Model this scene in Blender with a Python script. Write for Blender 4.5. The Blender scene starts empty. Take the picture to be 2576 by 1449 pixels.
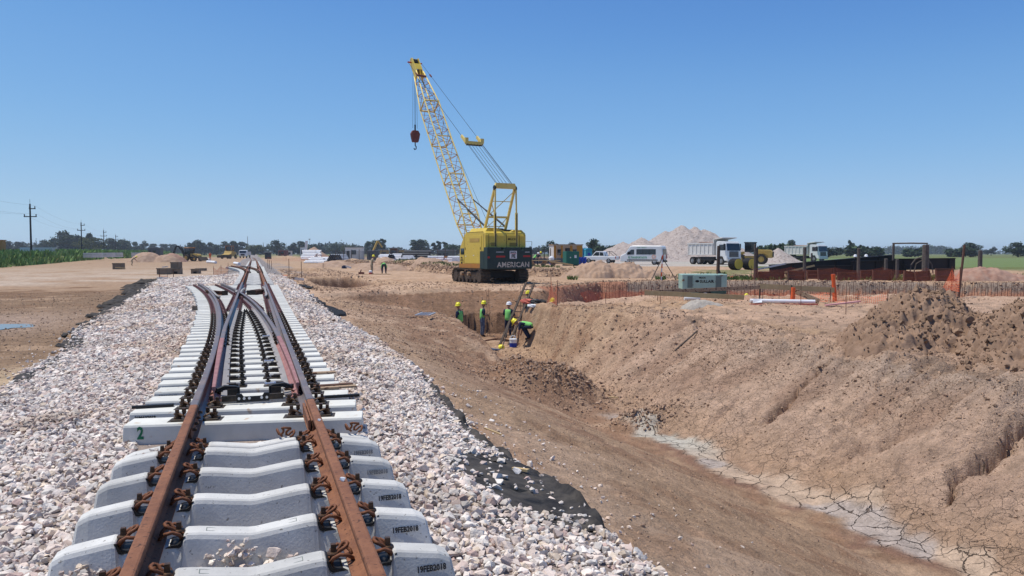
import bpy, bmesh, math, random
import numpy as np
from mathutils import Vector, Matrix
SC = bpy.context.scene
COL = SC.collection
R = math.radians
rnd = random.Random(7)
# ------------------------------------------------------------ camera, sky, sun, exposure
CAMZ = 1.54
cam_d = bpy.data.cameras.new('camera'); cam = bpy.data.objects.new('camera', cam_d); COL.objects.link(cam)
cam.location = (0, 0, CAMZ); cam.rotation_euler = (R(90 - 2.61), 0, 0)
cam_d.sensor_width = 36; cam_d.lens = 36 * 1920 / 2576; cam_d.clip_start = 0.05; cam_d.clip_end = 20000
SC.camera = cam
SUN_EL, SUN_AZ = R(69), math.atan2(-1.0, 0.2)          # azimuth measured from +Y towards +X
W = bpy.data.worlds.new('World'); SC.world = W; W.use_nodes = True
wn = W.node_tree.nodes; wl = W.node_tree.links
bg = wn['Background']
sky = wn.new('ShaderNodeTexSky'); sky.sky_type = 'NISHITA'; sky.sun_disc = False
sky.sun_elevation = SUN_EL; sky.sun_rotation = SUN_AZ; sky.altitude = 0; sky.air_density = 0.7; sky.dust_density = 0.0; sky.ozone_density = 6.0
wm1 = wn.new('ShaderNodeMixRGB'); wm1.blend_type = 'MULTIPLY'; wm1.inputs[0].default_value = 1; wm1.inputs[2].default_value = (.14, .14, .14, 1); wl.new(sky.outputs[0], wm1.inputs[1])
wc = wn.new('ShaderNodeRGBCurve'); wl.new(wm1.outputs[0], wc.inputs['Color'])
for i_, pts_ in enumerate(([(0, 0), (.133, .098), (.212, .188), (.53, .39), (1, .46)], [(0, 0), (.255, .262), (.386, .402), (.78, .584), (1, .63)], [(0, 0), (.515, .617), (.716, .745), (1, .80)])):
    cv_ = wc.mapping.curves[i_]
    while len(cv_.points) > 2: cv_.points.remove(cv_.points[1])
    cv_.points[0].location = pts_[0]; cv_.points[1].location = pts_[-1]
    for q_ in pts_[1:-1]: cv_.points.new(*q_)
wc.mapping.extend = 'HORIZONTAL'; wc.mapping.update()
wm2 = wn.new('ShaderNodeVectorMath'); wm2.operation = 'SCALE'; wm2.inputs['Scale'].default_value = 10; wl.new(wc.outputs[0], wm2.inputs[0])
wl.new(wm2.outputs[0], bg.inputs[0]); bg.inputs[1].default_value = 0.1
sl = bpy.data.lights.new('sun', 'SUN'); sl.energy = 4.6; sl.angle = R(0.53); sl.color = (1, 0.94, 0.84)
so = bpy.data.objects.new('sun', sl); COL.objects.link(so)
sv = Vector((math.sin(SUN_AZ) * math.cos(SUN_EL), math.cos(SUN_AZ) * math.cos(SUN_EL), math.sin(SUN_EL)))
so.rotation_euler = sv.to_track_quat('Z', 'Y').to_euler(); so.location = (0, 0, 60)
SC.view_settings.view_transform = 'Standard'; SC.view_settings.look = 'None'; SC.view_settings.gamma = 1
SC.view_settings.exposure = 0.0
SC.cycles.max_bounces = 5; SC.cycles.diffuse_bounces = 3; SC.cycles.transparent_max_bounces = 12; SC.cycles.volume_bounces = 0

# ------------------------------------------------------------ track frame: s across, r along
TH = R(18.67); CT, ST = math.cos(TH), math.sin(TH); S0 = -0.03
def TW(s, r): s = s + S0; return (s * CT - r * ST, s * ST + r * CT)
def px(xd, depth): return (xd - 1288) / 1920 * depth     # sideways metres of a bearing at a given distance

# ------------------------------------------------------------ materials
def mat(name, col, rough=0.8, metal=0.0, var=0.0, vscale=4.0, col2=None, bump=0.0, bscale=30.0, rand=0.0, spec=0.3, detail=6, alpha=None, fleck=None, coat=0):
    m = bpy.data.materials.new(name); m.use_nodes = True
    n = m.node_tree.nodes; l = m.node_tree.links; p = n['Principled BSDF']
    p.inputs['Roughness'].default_value = rough; p.inputs['Metallic'].default_value = metal
    p.inputs['Specular IOR Level'].default_value = spec
    if coat: p.inputs['Coat Weight'].default_value = coat; p.inputs['Coat Roughness'].default_value = .15
    c = (*col, 1)
    tc = n.new('ShaderNodeTexCoord')
    if rand:                                              # every object gets its own piece of the pattern
        oi0 = n.new('ShaderNodeObjectInfo'); ad = n.new('ShaderNodeVectorMath'); ad.operation = 'MULTIPLY_ADD'; ad.inputs[1].default_value = (37, 11, 23)
        l.new(oi0.outputs['Random'], ad.inputs[0]); l.new(tc.outputs['Object'], ad.inputs[2]); OC = ad.outputs[0]
    else: OC = tc.outputs['Object']
    out = None
    if var or col2:
        nz = n.new('ShaderNodeTexNoise'); nz.inputs['Scale'].default_value = vscale; nz.inputs['Detail'].default_value = detail; nz.inputs['Roughness'].default_value = .65
        l.new(OC, nz.inputs['Vector'])
        rp = n.new('ShaderNodeValToRGB'); rp.color_ramp.elements[0].position = .32; rp.color_ramp.elements[1].position = .68
        a = tuple(x * (1 - var) for x in col); b = tuple(min(1, x * (1 + var)) for x in col)
        if col2: b = col2; a = col
        rp.color_ramp.elements[0].color = (*a, 1); rp.color_ramp.elements[1].color = (*b, 1)
        l.new(nz.outputs[0], rp.inputs[0]); out = rp.outputs[0]
        if rough < .9:
            mr = n.new('ShaderNodeMapRange'); mr.inputs[3].default_value = max(0, rough - .12); mr.inputs[4].default_value = min(1, rough + .15)
            l.new(nz.outputs[0], mr.inputs[0]); l.new(mr.outputs[0], p.inputs['Roughness'])
    if fleck:                                             # fleck = (colour, scale, amount)
        vz = n.new('ShaderNodeTexNoise'); vz.inputs['Scale'].default_value = fleck[1]; vz.inputs['Detail'].default_value = 3
        l.new(OC, vz.inputs['Vector'])
        rr = n.new('ShaderNodeValToRGB'); rr.color_ramp.elements[0].position = fleck[2]; rr.color_ramp.elements[1].position = min(1, fleck[2] + .05)
        rr.color_ramp.elements[0].color = (0, 0, 0, 1); rr.color_ramp.elements[1].color = (1, 1, 1, 1)
        l.new(vz.outputs[0], rr.inputs[0])
        mx = n.new('ShaderNodeMixRGB'); mx.inputs[2].default_value = (*fleck[0], 1)
        if out is None: mx.inputs[1].default_value = c
        else: l.new(out, mx.inputs[1])
        l.new(rr.outputs[0], mx.inputs[0]); out = mx.outputs[0]
    if rand:
        oi = n.new('ShaderNodeObjectInfo'); mr = n.new('ShaderNodeMapRange')
        mr.inputs[3].default_value = 1 - rand; mr.inputs[4].default_value = 1 + rand * .6
        l.new(oi.outputs['Random'], mr.inputs[0])
        hv = n.new('ShaderNodeHueSaturation'); l.new(mr.outputs[0], hv.inputs['Value'])
        if out is None: hv.inputs['Color'].default_value = c
        else: l.new(out, hv.inputs['Color'])
        out = hv.outputs[0]
    if out is None: p.inputs['Base Color'].default_value = c
    else: l.new(out, p.inputs['Base Color'])
    if bump:
        nb = n.new('ShaderNodeTexNoise'); nb.inputs['Scale'].default_value = bscale; nb.inputs['Detail'].default_value = 5
        l.new(tc.outputs['Object'], nb.inputs['Vector'])
        bp = n.new('ShaderNodeBump'); bp.inputs['Strength'].default_value = bump; bp.inputs['Distance'].default_value = .02
        l.new(nb.outputs[0], bp.inputs['Height']); l.new(bp.outputs[0], p.inputs['Normal'])
    m.diffuse_color = c
    return m

M = {}
M['rust'] = mat('rusty_steel', (.16, .066, .035), .75, .1, vscale=9, col2=(.26, .115, .06), bump=.25, bscale=60, fleck=((.09, .04, .025), 40, .62))
M['rustdark'] = mat('dark_rusty_steel', (.07, .035, .022), .75, .2, vscale=12, col2=(.15, .07, .038), bump=.3, bscale=60)
M['clip'] = mat('rusty_spring_steel', (.13, .05, .025), .7, .2, vscale=40, col2=(.22, .09, .045), bump=.2, bscale=120)
M['bolt'] = mat('greased_bolt', (.045, .03, .02), .45, .4, vscale=60, col2=(.14, .075, .04))
M['plate'] = mat('dark_base_plate', (.03, .027, .022), .6, .3, vscale=18, col2=(.085, .06, .042))
M['black'] = mat('black_plastic', (.012, .012, .013), .5, var=.3)
M['railtop'] = mat('blue_grey_rail_steel', (.155, .14, .145), .45, .45, vscale=2.2, col2=(.25, .19, .165), bump=.1, bscale=80, fleck=((.2, .1, .07), 14, .63))
M['railred'] = mat('red_primed_steel', (.27, .105, .095), .55, .1, vscale=7, col2=(.36, .19, .17))
M['railgrey'] = mat('grey_machined_steel', (.3, .27, .24), .5, .35, vscale=5, col2=(.38, .34, .3))
M['conc'] = mat('sleeper_concrete', (.44, .435, .41), .88, vscale=3.2, col2=(.60, .595, .565), bump=.1, bscale=70, rand=.16, fleck=((.24, .23, .21), 48, .66), detail=9)
M['conc2'] = mat('bearer_concrete', (.56, .56, .51), .85, vscale=3, col2=(.70, .695, .64), bump=.12, bscale=60, rand=.1, fleck=((.5, .4, .3), 9, .66))
M['concdark'] = mat('precast_concrete', (.17, .135, .1), .9, vscale=3, col2=(.25, .2, .15), bump=.2, bscale=30, rand=.15)
M['ink'] = mat('black_stamp_ink', (.03, .03, .035), .9)
M['inkpale'] = mat('faded_stamp_ink', (.2, .2, .2), .9)
M['green_paint'] = mat('green_stencil_paint', (.02, .16, .075), .7, var=.2, vscale=30)
M['yellow'] = mat('crane_yellow_paint', (.58, .41, .045), .42, vscale=2.5, col2=(.66, .49, .075), spec=.4, bump=.05, bscale=3, fleck=((.33, .22, .06), 5, .66))
M['yellowpale'] = mat('boom_yellow_paint', (.66, .5, .13), .55, vscale=2, col2=(.72, .57, .2), fleck=((.3, .17, .07), 8, .66))
M['orange_skirt'] = mat('orange_skirt_paint', (.5, .2, .03), .5, vscale=3, col2=(.4, .17, .04))
M['cwgreen'] = mat('counterweight_green', (.012, .03, .03), .5, vscale=3, col2=(.022, .045, .042), fleck=((.13, .08, .05), 6, .68))
M['track'] = mat('muddy_track_steel', (.035, .028, .022), .75, .1, vscale=6, col2=(.12, .085, .06), bump=.4, bscale=20)
M['nearblack'] = mat('dark_machinery', (.02, .02, .02), .6, var=.4)  # near-black colour of machine parts, grilles, seams and doors
M['cable'] = mat('steel_cable', (.03, .04, .06), .6, .2)
M['hookred'] = mat('dark_red_block_paint', (.13, .035, .028), .6, vscale=4, col2=(.2, .06, .05))
M['white'] = mat('white_vehicle_paint', (.74, .75, .75), .3, vscale=1.5, col2=(.66, .66, .64), spec=.5, coat=.3)
M['dirtywhite'] = mat('dusty_white_paint', (.6, .58, .54), .6, vscale=2, col2=(.68, .66, .63), fleck=((.4, .33, .26), 4, .64))
M['glass'] = mat('dark_window_glass', (.012, .016, .02), .06, spec=.8)
M['tyre'] = mat('tyre_rubber', (.022, .021, .02), .85, vscale=8, col2=(.06, .05, .042), bump=.2)
M['rim'] = mat('grey_wheel_rim', (.3, .3, .3), .5, .4, var=.2)
M['redlight'] = mat('red_lamp_glass', (.4, .02, .015), .3)
M['paleglass'] = mat('headlamp_glass', (.6, .62, .65), .15, spec=.7)
M['catyellow'] = mat('faded_loader_yellow', (.42, .27, .055), .6, vscale=2, col2=(.5, .34, .1), fleck=((.2, .13, .07), 5, .64))
M['cyan'] = mat('turquoise_plastic', (.02, .26, .36), .45, var=.1)
M['gengreen'] = mat('dark_green_enclosure', (.008, .12, .085), .45, var=.15)
M['compgreen'] = mat('pale_green_enamel', (.3, .43, .36), .5, vscale=2.5, col2=(.36, .5, .42), fleck=((.22, .13, .08), 5.5, .66))
M['compdark'] = mat('dark_green_enamel', (.06, .11, .085), .55, var=.2)
M['grille'] = mat('grey_green_grille', (.13, .17, .15), .7)
M['cabin_orange'] = mat('orange_ochre_sheet', (.45, .21, .02), .6, var=.2)
M['pipewhite'] = mat('white_pipe_plastic', (.78, .79, .8), .4, var=.05)
M['pipegrey'] = mat('dark_grey_pipe_plastic', (.07, .075, .08), .5, var=.3)
M['void'] = mat('dark_pipe_bore', (.01, .01, .012), .9)
M['wood'] = mat('formwork_timber', (.46, .32, .15), .8, vscale=5, col2=(.56, .42, .22), bump=.1)
M['wooddark'] = mat('weathered_dark_timber', (.045, .033, .026), .85, vscale=6, col2=(.11, .08, .06), bump=.3, bscale=25)
M['woodgrey'] = mat('grey_weathered_post', (.075, .06, .05), .9, vscale=6, col2=(.15, .125, .105), bump=.35, bscale=25)
M['wornwood'] = mat('worn_brown_board', (.3, .2, .12), .85, vscale=6, col2=(.42, .3, .2), fleck=((.12, .06, .04), 12, .55))
M['rebar'] = mat('rusty_rebar', (.13, .05, .035), .8, vscale=20, col2=(.09, .035, .022), rand=.2)
M['formred'] = mat('rusty_formwork_panel', (.16, .075, .052), .85, vscale=3, col2=(.075, .045, .034), bump=.3, rand=.25)
M['blacksteel'] = mat('black_coated_beam', (.012, .011, .012), .55, vscale=1.5, col2=(.025, .02, .018))
M['orangeplastic'] = mat('orange_barrier_plastic', (.75, .12, .03), .5, var=.1)
M['fabric'] = mat('black_geotextile', (.012, .012, .014), .75, vscale=6, col2=(.028, .027, .026), bump=.3, bscale=60, spec=.15)
M['fabric_dusty'] = mat('dusty_black_geotextile', (.016, .016, .018), .85, vscale=5, col2=(.09, .08, .07), bump=.3, bscale=60, spec=.15)
M['skin'] = mat('skin', (.36, .2, .13), .6)
M['navy'] = mat('navy_work_cloth', (.014, .02, .05), .9, var=.3, vscale=10)
M['denim'] = mat('worn_denim', (.03, .045, .09), .9, vscale=12, col2=(.16, .2, .27))
M['khaki'] = mat('khaki_work_cloth', (.3, .25, .17), .9, var=.15, vscale=10)
M['vest'] = mat('lime_green_vest', (.22, .62, .16), .75, var=.1, vscale=12)
M['vestpale'] = mat('silver_green_stripe', (.48, .68, .42), .6)
M['orangevest'] = mat('orange_work_shirt', (.7, .13, .03), .8, var=.1)
M['helmY'] = mat('yellow_helmet', (.78, .7, .02), .35, spec=.5)
M['helmW'] = mat('white_helmet', (.8, .8, .8), .35, spec=.5)
M['boot'] = mat('dark_boot_leather', (.02, .016, .013), .7)
M['blue'] = mat('blue_plastic', (.012, .04, .33), .4)
M['coolwhite'] = mat('white_plastic', (.7, .72, .74), .4)
M['red'] = mat('red_plastic', (.5, .03, .03), .5)
M['alu'] = mat('bare_aluminium', (.62, .63, .65), .35, .6)
M['polewood'] = mat('creosoted_pole', (.02, .022, .026), .85)
M['orange_text'] = mat('orange_emblem', (.75, .22, .05), .6)
M['green_text'] = mat('green_lettering', (.01, .25, .12), .6)
M['white_text'] = mat('white_lettering', (.55, .5, .42), .8, fleck=((.05, .06, .05), 9, .56))
M['black_text'] = mat('black_lettering', (.015, .015, .015), .7)
M['pink'] = mat('pale_pink_marker', (.7, .35, .32), .6)
M['paper'] = mat('crumpled_paper_sack', (.66, .68, .7), .8, var=.15)
M['fadedorange'] = mat('faded_red_orange_cloth', (.55, .14, .1), .8, var=.2)

def sheet_mat(name, col, scale, dens):
    """plastic safety netting: strands with real openings between them"""
    m = bpy.data.materials.new(name); m.use_nodes = True; n = m.node_tree.nodes; l = m.node_tree.links
    p = n['Principled BSDF']; p.inputs['Base Color'].default_value = (*col, 1); p.inputs['Roughness'].default_value = .6
    tc = n.new('ShaderNodeTexCoord'); mp = n.new('ShaderNodeSeparateXYZ'); l.new(tc.outputs['UV'], mp.inputs[0])
    res = []
    for k in (0, 1):
        a = n.new('ShaderNodeMath'); a.operation = 'MULTIPLY'; a.inputs[1].default_value = scale; l.new(mp.outputs[k], a.inputs[0])
        b = n.new('ShaderNodeMath'); b.operation = 'FRACT'; l.new(a.outputs[0], b.inputs[0])
        c = n.new('ShaderNodeMath'); c.operation = 'LESS_THAN'; c.inputs[1].default_value = dens; l.new(b.outputs[0], c.inputs[0]); res.append(c)
    o = n.new('ShaderNodeMath'); o.operation = 'MAXIMUM'; l.new(res[0].outputs[0], o.inputs[0]); l.new(res[1].outputs[0], o.inputs[1])
    l.new(o.outputs[0], p.inputs['Alpha'])
    return m
M['net'] = sheet_mat('orange_safety_netting', (.66, .15, .06), 14, .085)
M['netmid'] = sheet_mat('bright_orange_safety_netting', (.85, .2, .08), 14, .17)
M['netdense'] = sheet_mat('thick_orange_safety_netting', (.8, .14, .04), 9, .22)
M['wiremesh'] = sheet_mat('grey_wire_mesh', (.12, .13, .13), 5, .22)

# ------------------------------------------------------------ mesh builder
class MB:
    def __init__(s): s.v = []; s.f = []; s.mi = []; s.m = 0; s.uv = None
    def add(s, vs, fs):
        o = len(s.v); s.v += [tuple(v) for v in vs]; s.f += [tuple(i + o for i in f) for f in fs]; s.mi += [s.m] * len(fs); return s
    def box(s, x0, x1, y0, y1, z0, z1):
        return s.add([(x0, y0, z0), (x1, y0, z0), (x1, y1, z0), (x0, y1, z0), (x0, y0, z1), (x1, y0, z1), (x1, y1, z1), (x0, y1, z1)],
                     [(0, 3, 2, 1), (4, 5, 6, 7), (0, 1, 5, 4), (1, 2, 6, 5), (2, 3, 7, 6), (3, 0, 4, 7)])
    def tbox(s, x0, x1, y0, y1, z0, z1, ix, iy):            # box whose top is inset
        return s.add([(x0, y0, z0), (x1, y0, z0), (x1, y1, z0), (x0, y1, z0), (x0 + ix, y0 + iy, z1), (x1 - ix, y0 + iy, z1), (x1 - ix, y1 - iy, z1), (x0 + ix, y1 - iy, z1)],
                     [(0, 3, 2, 1), (4, 5, 6, 7), (0, 1, 5, 4), (1, 2, 6, 5), (2, 3, 7, 6), (3, 0, 4, 7)])
    def beam(s, a, b, w, h=None):
        h = h or w; a = Vector(a); b = Vector(b); d = (b - a)
        if d.length < 1e-6: return s
        d.normalize(); up = Vector((0, 0, 1)) if abs(d.z) < .95 else Vector((0, 1, 0))
        x = d.cross(up).normalized() * (w / 2); y = x.cross(d).normalized() * (h / 2)
        vs = [a - x - y, a + x - y, a + x + y, a - x + y, b - x - y, b + x - y, b + x + y, b - x + y]
        return s.add(vs, [(0, 3, 2, 1), (4, 5, 6, 7), (0, 1, 5, 4), (1, 2, 6, 5), (2, 3, 7, 6), (3, 0, 4, 7)])
    def cyl(s, a, b, r, r2=None, n=10, caps=True):
        r2 = r if r2 is None else r2; a = Vector(a); b = Vector(b); d = (b - a).normalized()
        up = Vector((0, 0, 1)) if abs(d.z) < .95 else Vector((0, 1, 0)); x = d.cross(up).normalized(); y = x.cross(d)
        vs = []
        for c, q in ((a, r), (b, r2)):
            for k in range(n):
                t = 2 * math.pi * k / n; vs.append(c + x * math.cos(t) * q + y * math.sin(t) * q)
        fs = [(k, (k + 1) % n, n + (k + 1) % n, n + k) for k in range(n)]
        if caps: fs += [tuple(range(n - 1, -1, -1)), tuple(range(n, 2 * n))]
        return s.add(vs, fs)
    def tube(s, pts, r, n=6):
        pts = [Vector(p) for p in pts]; vs = []; prev = None
        rr = r if isinstance(r, (list, tuple)) else [r] * len(pts)
        for i, p in enumerate(pts):
            d = (pts[min(i + 1, len(pts) - 1)] - pts[max(i - 1, 0)]).normalized()
            if prev is None: prev = d.orthogonal().normalized()
            x = (prev - d * prev.dot(d)).normalized(); prev = x; y = d.cross(x)
            for k in range(n):
                t = 2 * math.pi * k / n; vs.append(p + x * math.cos(t) * rr[i] + y * math.sin(t) * rr[i])
        fs = [(i * n + k, i * n + (k + 1) % n, (i + 1) * n + (k + 1) % n, (i + 1) * n + k) for i in range(len(pts) - 1) for k in range(n)]
        fs += [tuple(range(n - 1, -1, -1)), tuple(range((len(pts) - 1) * n, len(pts) * n))]
        return s.add(vs, fs)
    def lathe(s, prof, n=16, c=(0, 0, 0)):                  # prof = [(radius, z)]
        vs = [(c[0] + q * math.cos(2 * math.pi * k / n), c[1] + q * math.sin(2 * math.pi * k / n), c[2] + z) for q, z in prof for k in range(n)]
        fs = [(i * n + k, i * n + (k + 1) % n, (i + 1) * n + (k + 1) % n, (i + 1) * n + k) for i in range(len(prof) - 1) for k in range(n)]
        fs += [tuple(range(n - 1, -1, -1)), tuple(range((len(prof) - 1) * n, len(prof) * n))]
        return s.add(vs, fs)
    def prism(s, poly, a0, a1, axis='x'):                   # polygon (u,v) pushed from a0 to a1 along axis
        n = len(poly)
        def P(u, v, a): return {'x': (a, u, v), 'y': (u, a, v), 'z': (u, v, a)}[axis]
        vs = [P(u, v, a0) for u, v in poly] + [P(u, v, a1) for u, v in poly]
        fs = [(k, (k + 1) % n, n + (k + 1) % n, n + k) for k in range(n)] + [tuple(range(n - 1, -1, -1)), tuple(range(n, 2 * n))]
        return s.add(vs, fs)
    def build(s, name, mats, parent=None, loc=None, rz=None, smooth=False, bevel=0, seg=1):
        me = bpy.data.meshes.new(name); me.from_pydata(s.v, [], s.f)
        if not isinstance(mats, (list, tuple)): mats = [mats]
        for m in mats: me.materials.append(m)
        me.polygons.foreach_set('material_index', s.mi)
        bm = bmesh.new(); bm.from_mesh(me); bmesh.ops.recalc_face_normals(bm, faces=bm.faces)
        bm.to_mesh(me); bm.free()
        if smooth: me.polygons.foreach_set('use_smooth', [True] * len(me.polygons))
        me.update()
        o = bpy.data.objects.new(name, me); COL.objects.link(o)
        if parent is not None: o.parent = parent
        if loc is not None: o.location = loc
        if rz is not None: o.rotation_euler.z = rz
        if bevel:
            b = o.modifiers.new('bevel', 'BEVEL'); b.width = bevel; b.segments = seg; b.limit_method = 'ANGLE'; b.angle_limit = R(40)
        return o
def empty(name, loc=(0, 0, 0), rz=0.0):
    o = bpy.data.objects.new(name, None); COL.objects.link(o); o.location = loc; o.rotation_euler = (0, 0, rz); o.empty_display_size = .2
    return o
def tag(o, label=None, cat=None, group=None, kind=None):
    if label: o['label'] = label
    if cat: o['category'] = cat
    if group: o['group'] = group
    if kind: o['kind'] = kind
    return o
def kids(o): return [c for c in bpy.data.objects if c.parent == o]
def copy_tree(o, parent=None, _cache={}):
    if o.name not in _cache: _cache[o.name] = kids(o)
    c = o.copy(); COL.objects.link(c); c.parent = parent
    for ch in _cache[o.name]: copy_tree(ch, c)
    return c
def np_mesh(name, V, Fa, mats, smooth=False, cols=None, mi=None, attrs=None):
    me = bpy.data.meshes.new(name); k = Fa.shape[1]
    me.vertices.add(len(V)); me.vertices.foreach_set('co', V.astype(np.float32).ravel())
    me.loops.add(Fa.size); me.loops.foreach_set('vertex_index', Fa.astype(np.int32).ravel())
    me.polygons.add(len(Fa)); me.polygons.foreach_set('loop_start', np.arange(0, Fa.size, k, dtype=np.int32)); me.polygons.foreach_set('loop_total', np.full(len(Fa), k, dtype=np.int32))
    for m in (mats if isinstance(mats, (list, tuple)) else [mats]): me.materials.append(m)
    if mi is not None: me.polygons.foreach_set('material_index', mi.astype(np.int32))
    me.polygons.foreach_set('use_smooth', np.full(len(Fa), smooth))
    me.update(calc_edges=True)
    if cols is not None:
        a = me.attributes.new('tint', 'FLOAT_COLOR', 'POINT'); c4 = np.ones((len(V), 4), np.float32); c4[:, :3] = cols; a.data.foreach_set('color', c4.ravel())
    for nm, val in (attrs or {}).items():
        a = me.attributes.new(nm, 'FLOAT', 'POINT'); a.data.foreach_set('value', val.astype(np.float32))
    o = bpy.data.objects.new(name, me); COL.objects.link(o); return o
def text(body, size, m, parent, loc, rot=(R(90), 0, 0), name='lettering', ext=.002, bold=0.0, sx=1.0, align='LEFT', space=1.0):
    cu = bpy.data.curves.new('t', 'FONT'); cu.body = body; cu.size = size; cu.extrude = ext; cu.offset = bold; cu.align_x = align; cu.resolution_u = 2; cu.space_character = space
    to = bpy.data.objects.new('t', cu); COL.objects.link(to)
    dg = bpy.context.evaluated_depsgraph_get(); me = bpy.data.meshes.new_from_object(to.evaluated_get(dg))
    bpy.data.objects.remove(to); bpy.data.curves.remove(cu)
    me.name = name; me.materials.clear(); me.materials.append(m)
    o = bpy.data.objects.new(name, me); COL.objects.link(o); o.parent = parent; o.location = loc; o.rotation_euler = rot; o.scale = (sx, 1, 1)
    return o

# ------------------------------------------------------------ noise
def _h(ix, iy, seed):
    h = (ix * 374761393 + iy * 668265263 + seed * 1442695041) & 0xffffffff
    h = ((h ^ (h >> 13)) * 1274126177) & 0xffffffff
    return ((h ^ (h >> 16)) & 0xffffff) / float(0xffffff)
def vn(x, y, seed=0):
    x0 = np.floor(x); y0 = np.floor(y); fx = x - x0; fy = y - y0; ix = x0.astype(np.int64); iy = y0.astype(np.int64)
    fx = fx * fx * (3 - 2 * fx); fy = fy * fy * (3 - 2 * fy)
    a = _h(ix, iy, seed); b = _h(ix + 1, iy, seed); c = _h(ix, iy + 1, seed); d = _h(ix + 1, iy + 1, seed)
    return (a + (b - a) * fx + (c - a) * fy + (a - b - c + d) * fx * fy) * 2 - 1
def fbm(x, y, f, octv=4, seed=0, gain=.5):
    t = 0; a = 1; n = 0
    for k in range(octv):
        t = t + a * vn(x * f + 17.3 * k, y * f - 9.1 * k, seed + k); n += a; a *= gain; f *= 2.03
    return t / n
def billow(x, y, f, octv=3, seed=0):
    t = 0; a = 1; n = 0
    for k in range(octv):
        t = t + a * (1 - np.abs(vn(x * f + 5.7 * k, y * f + 3.1 * k, seed + k)) * 2); n += a; a *= .55; f *= 2.1
    return t / n
def sm(a, b, x): t = np.clip((x - a) / (b - a), 0, 1); return t * t * (3 - 2 * t)
def lerp(a, b, t): return a + (b - a) * t

# ------------------------------------------------------------ terrain height
def edge_right(r): return np.interp(r, [-5, 4.2, 4.9, 6, 7.4, 8.9, 11.3, 12.3, 16.8, 24.6, 37.5, 60, 95, 300], [2.45, 2.37, 2.35, 2.43, 2.26, 2.33, 2.47, 2.63, 2.68, 2.35, 2.45, 2.5, 2.5, 2.5])
def edge_left(r): return -np.interp(r, [-5, 4, 12.5, 15.3, 17.5, 20.8, 28.6, 42, 52, 63, 64.5, 300], [3.4, 3.4, 3.4, 3.55, 3.57, 4.15, 4.62, 5.35, 6.2, 6.6, 2.9, 2.6])
def clv(r): return np.where(r > 8.5, .0022 * np.maximum(r - 8.5, 0) ** 2, 0)
BX = [-140, -60, -29, -5.4, 2.3, 10, 22, 60]; BV = [420, 215, 133, 71, 64, 61, 60, 57]
CXs = [-12, -9, -7.7, -6, -2, 1.6, 3, 6, 12, 33, 60]; CVs = [36, 37.5, 38.5, 40.5, 43.8, 44.5, 46, 52, 54, 50, 46]
def ground_raw(X, Y):
    s = X * CT + Y * ST - S0; r = -X * ST + Y * CT
    d = np.hypot(X, Y)
    # natural level
    bank = np.interp(X, BX, BV) + 1.2 * vn(X * .4, Y * 0 + 3, 5) + .5 * vn(X * 1.3, Y * 0 + 3, 6)
    wid = np.where(X < 8, 1.1, 9.0)
    t = sm(0, 1, (Y - bank) / wid)
    zr = lerp(-.42, .02, t)
    ridge = np.exp(-((Y - bank - 5) / 3.6) ** 2) * np.clip((10 - X) / 8, 0, 1) * (.45 + .35 * vn(X * .25, Y * .1, 9)) 
    zr = zr + np.maximum(ridge, 0) * sm(0, 2, Y - bank)
    zl = lerp(-.5, .02, sm(100, 190, Y)) + .04 * vn(X * .15, Y * .15, 3)
    gb = -34 - .02 * (r - 120)                                  # grassy bank beside the haul road
    sb = s + 1.5 * vn(r * .12, r * 0, 8)
    zl = zl + lerp(0, 1.15, sm(0, 2.0, gb - sb)) * sm(60, 80, r + 20)
    g = np.where(s > 0, zr, zl)
    g = lerp(g, .25 * vn(X * .01, Y * .01, 12) * 0 + g, 1.0)
    return s, r, g, bank
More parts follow.
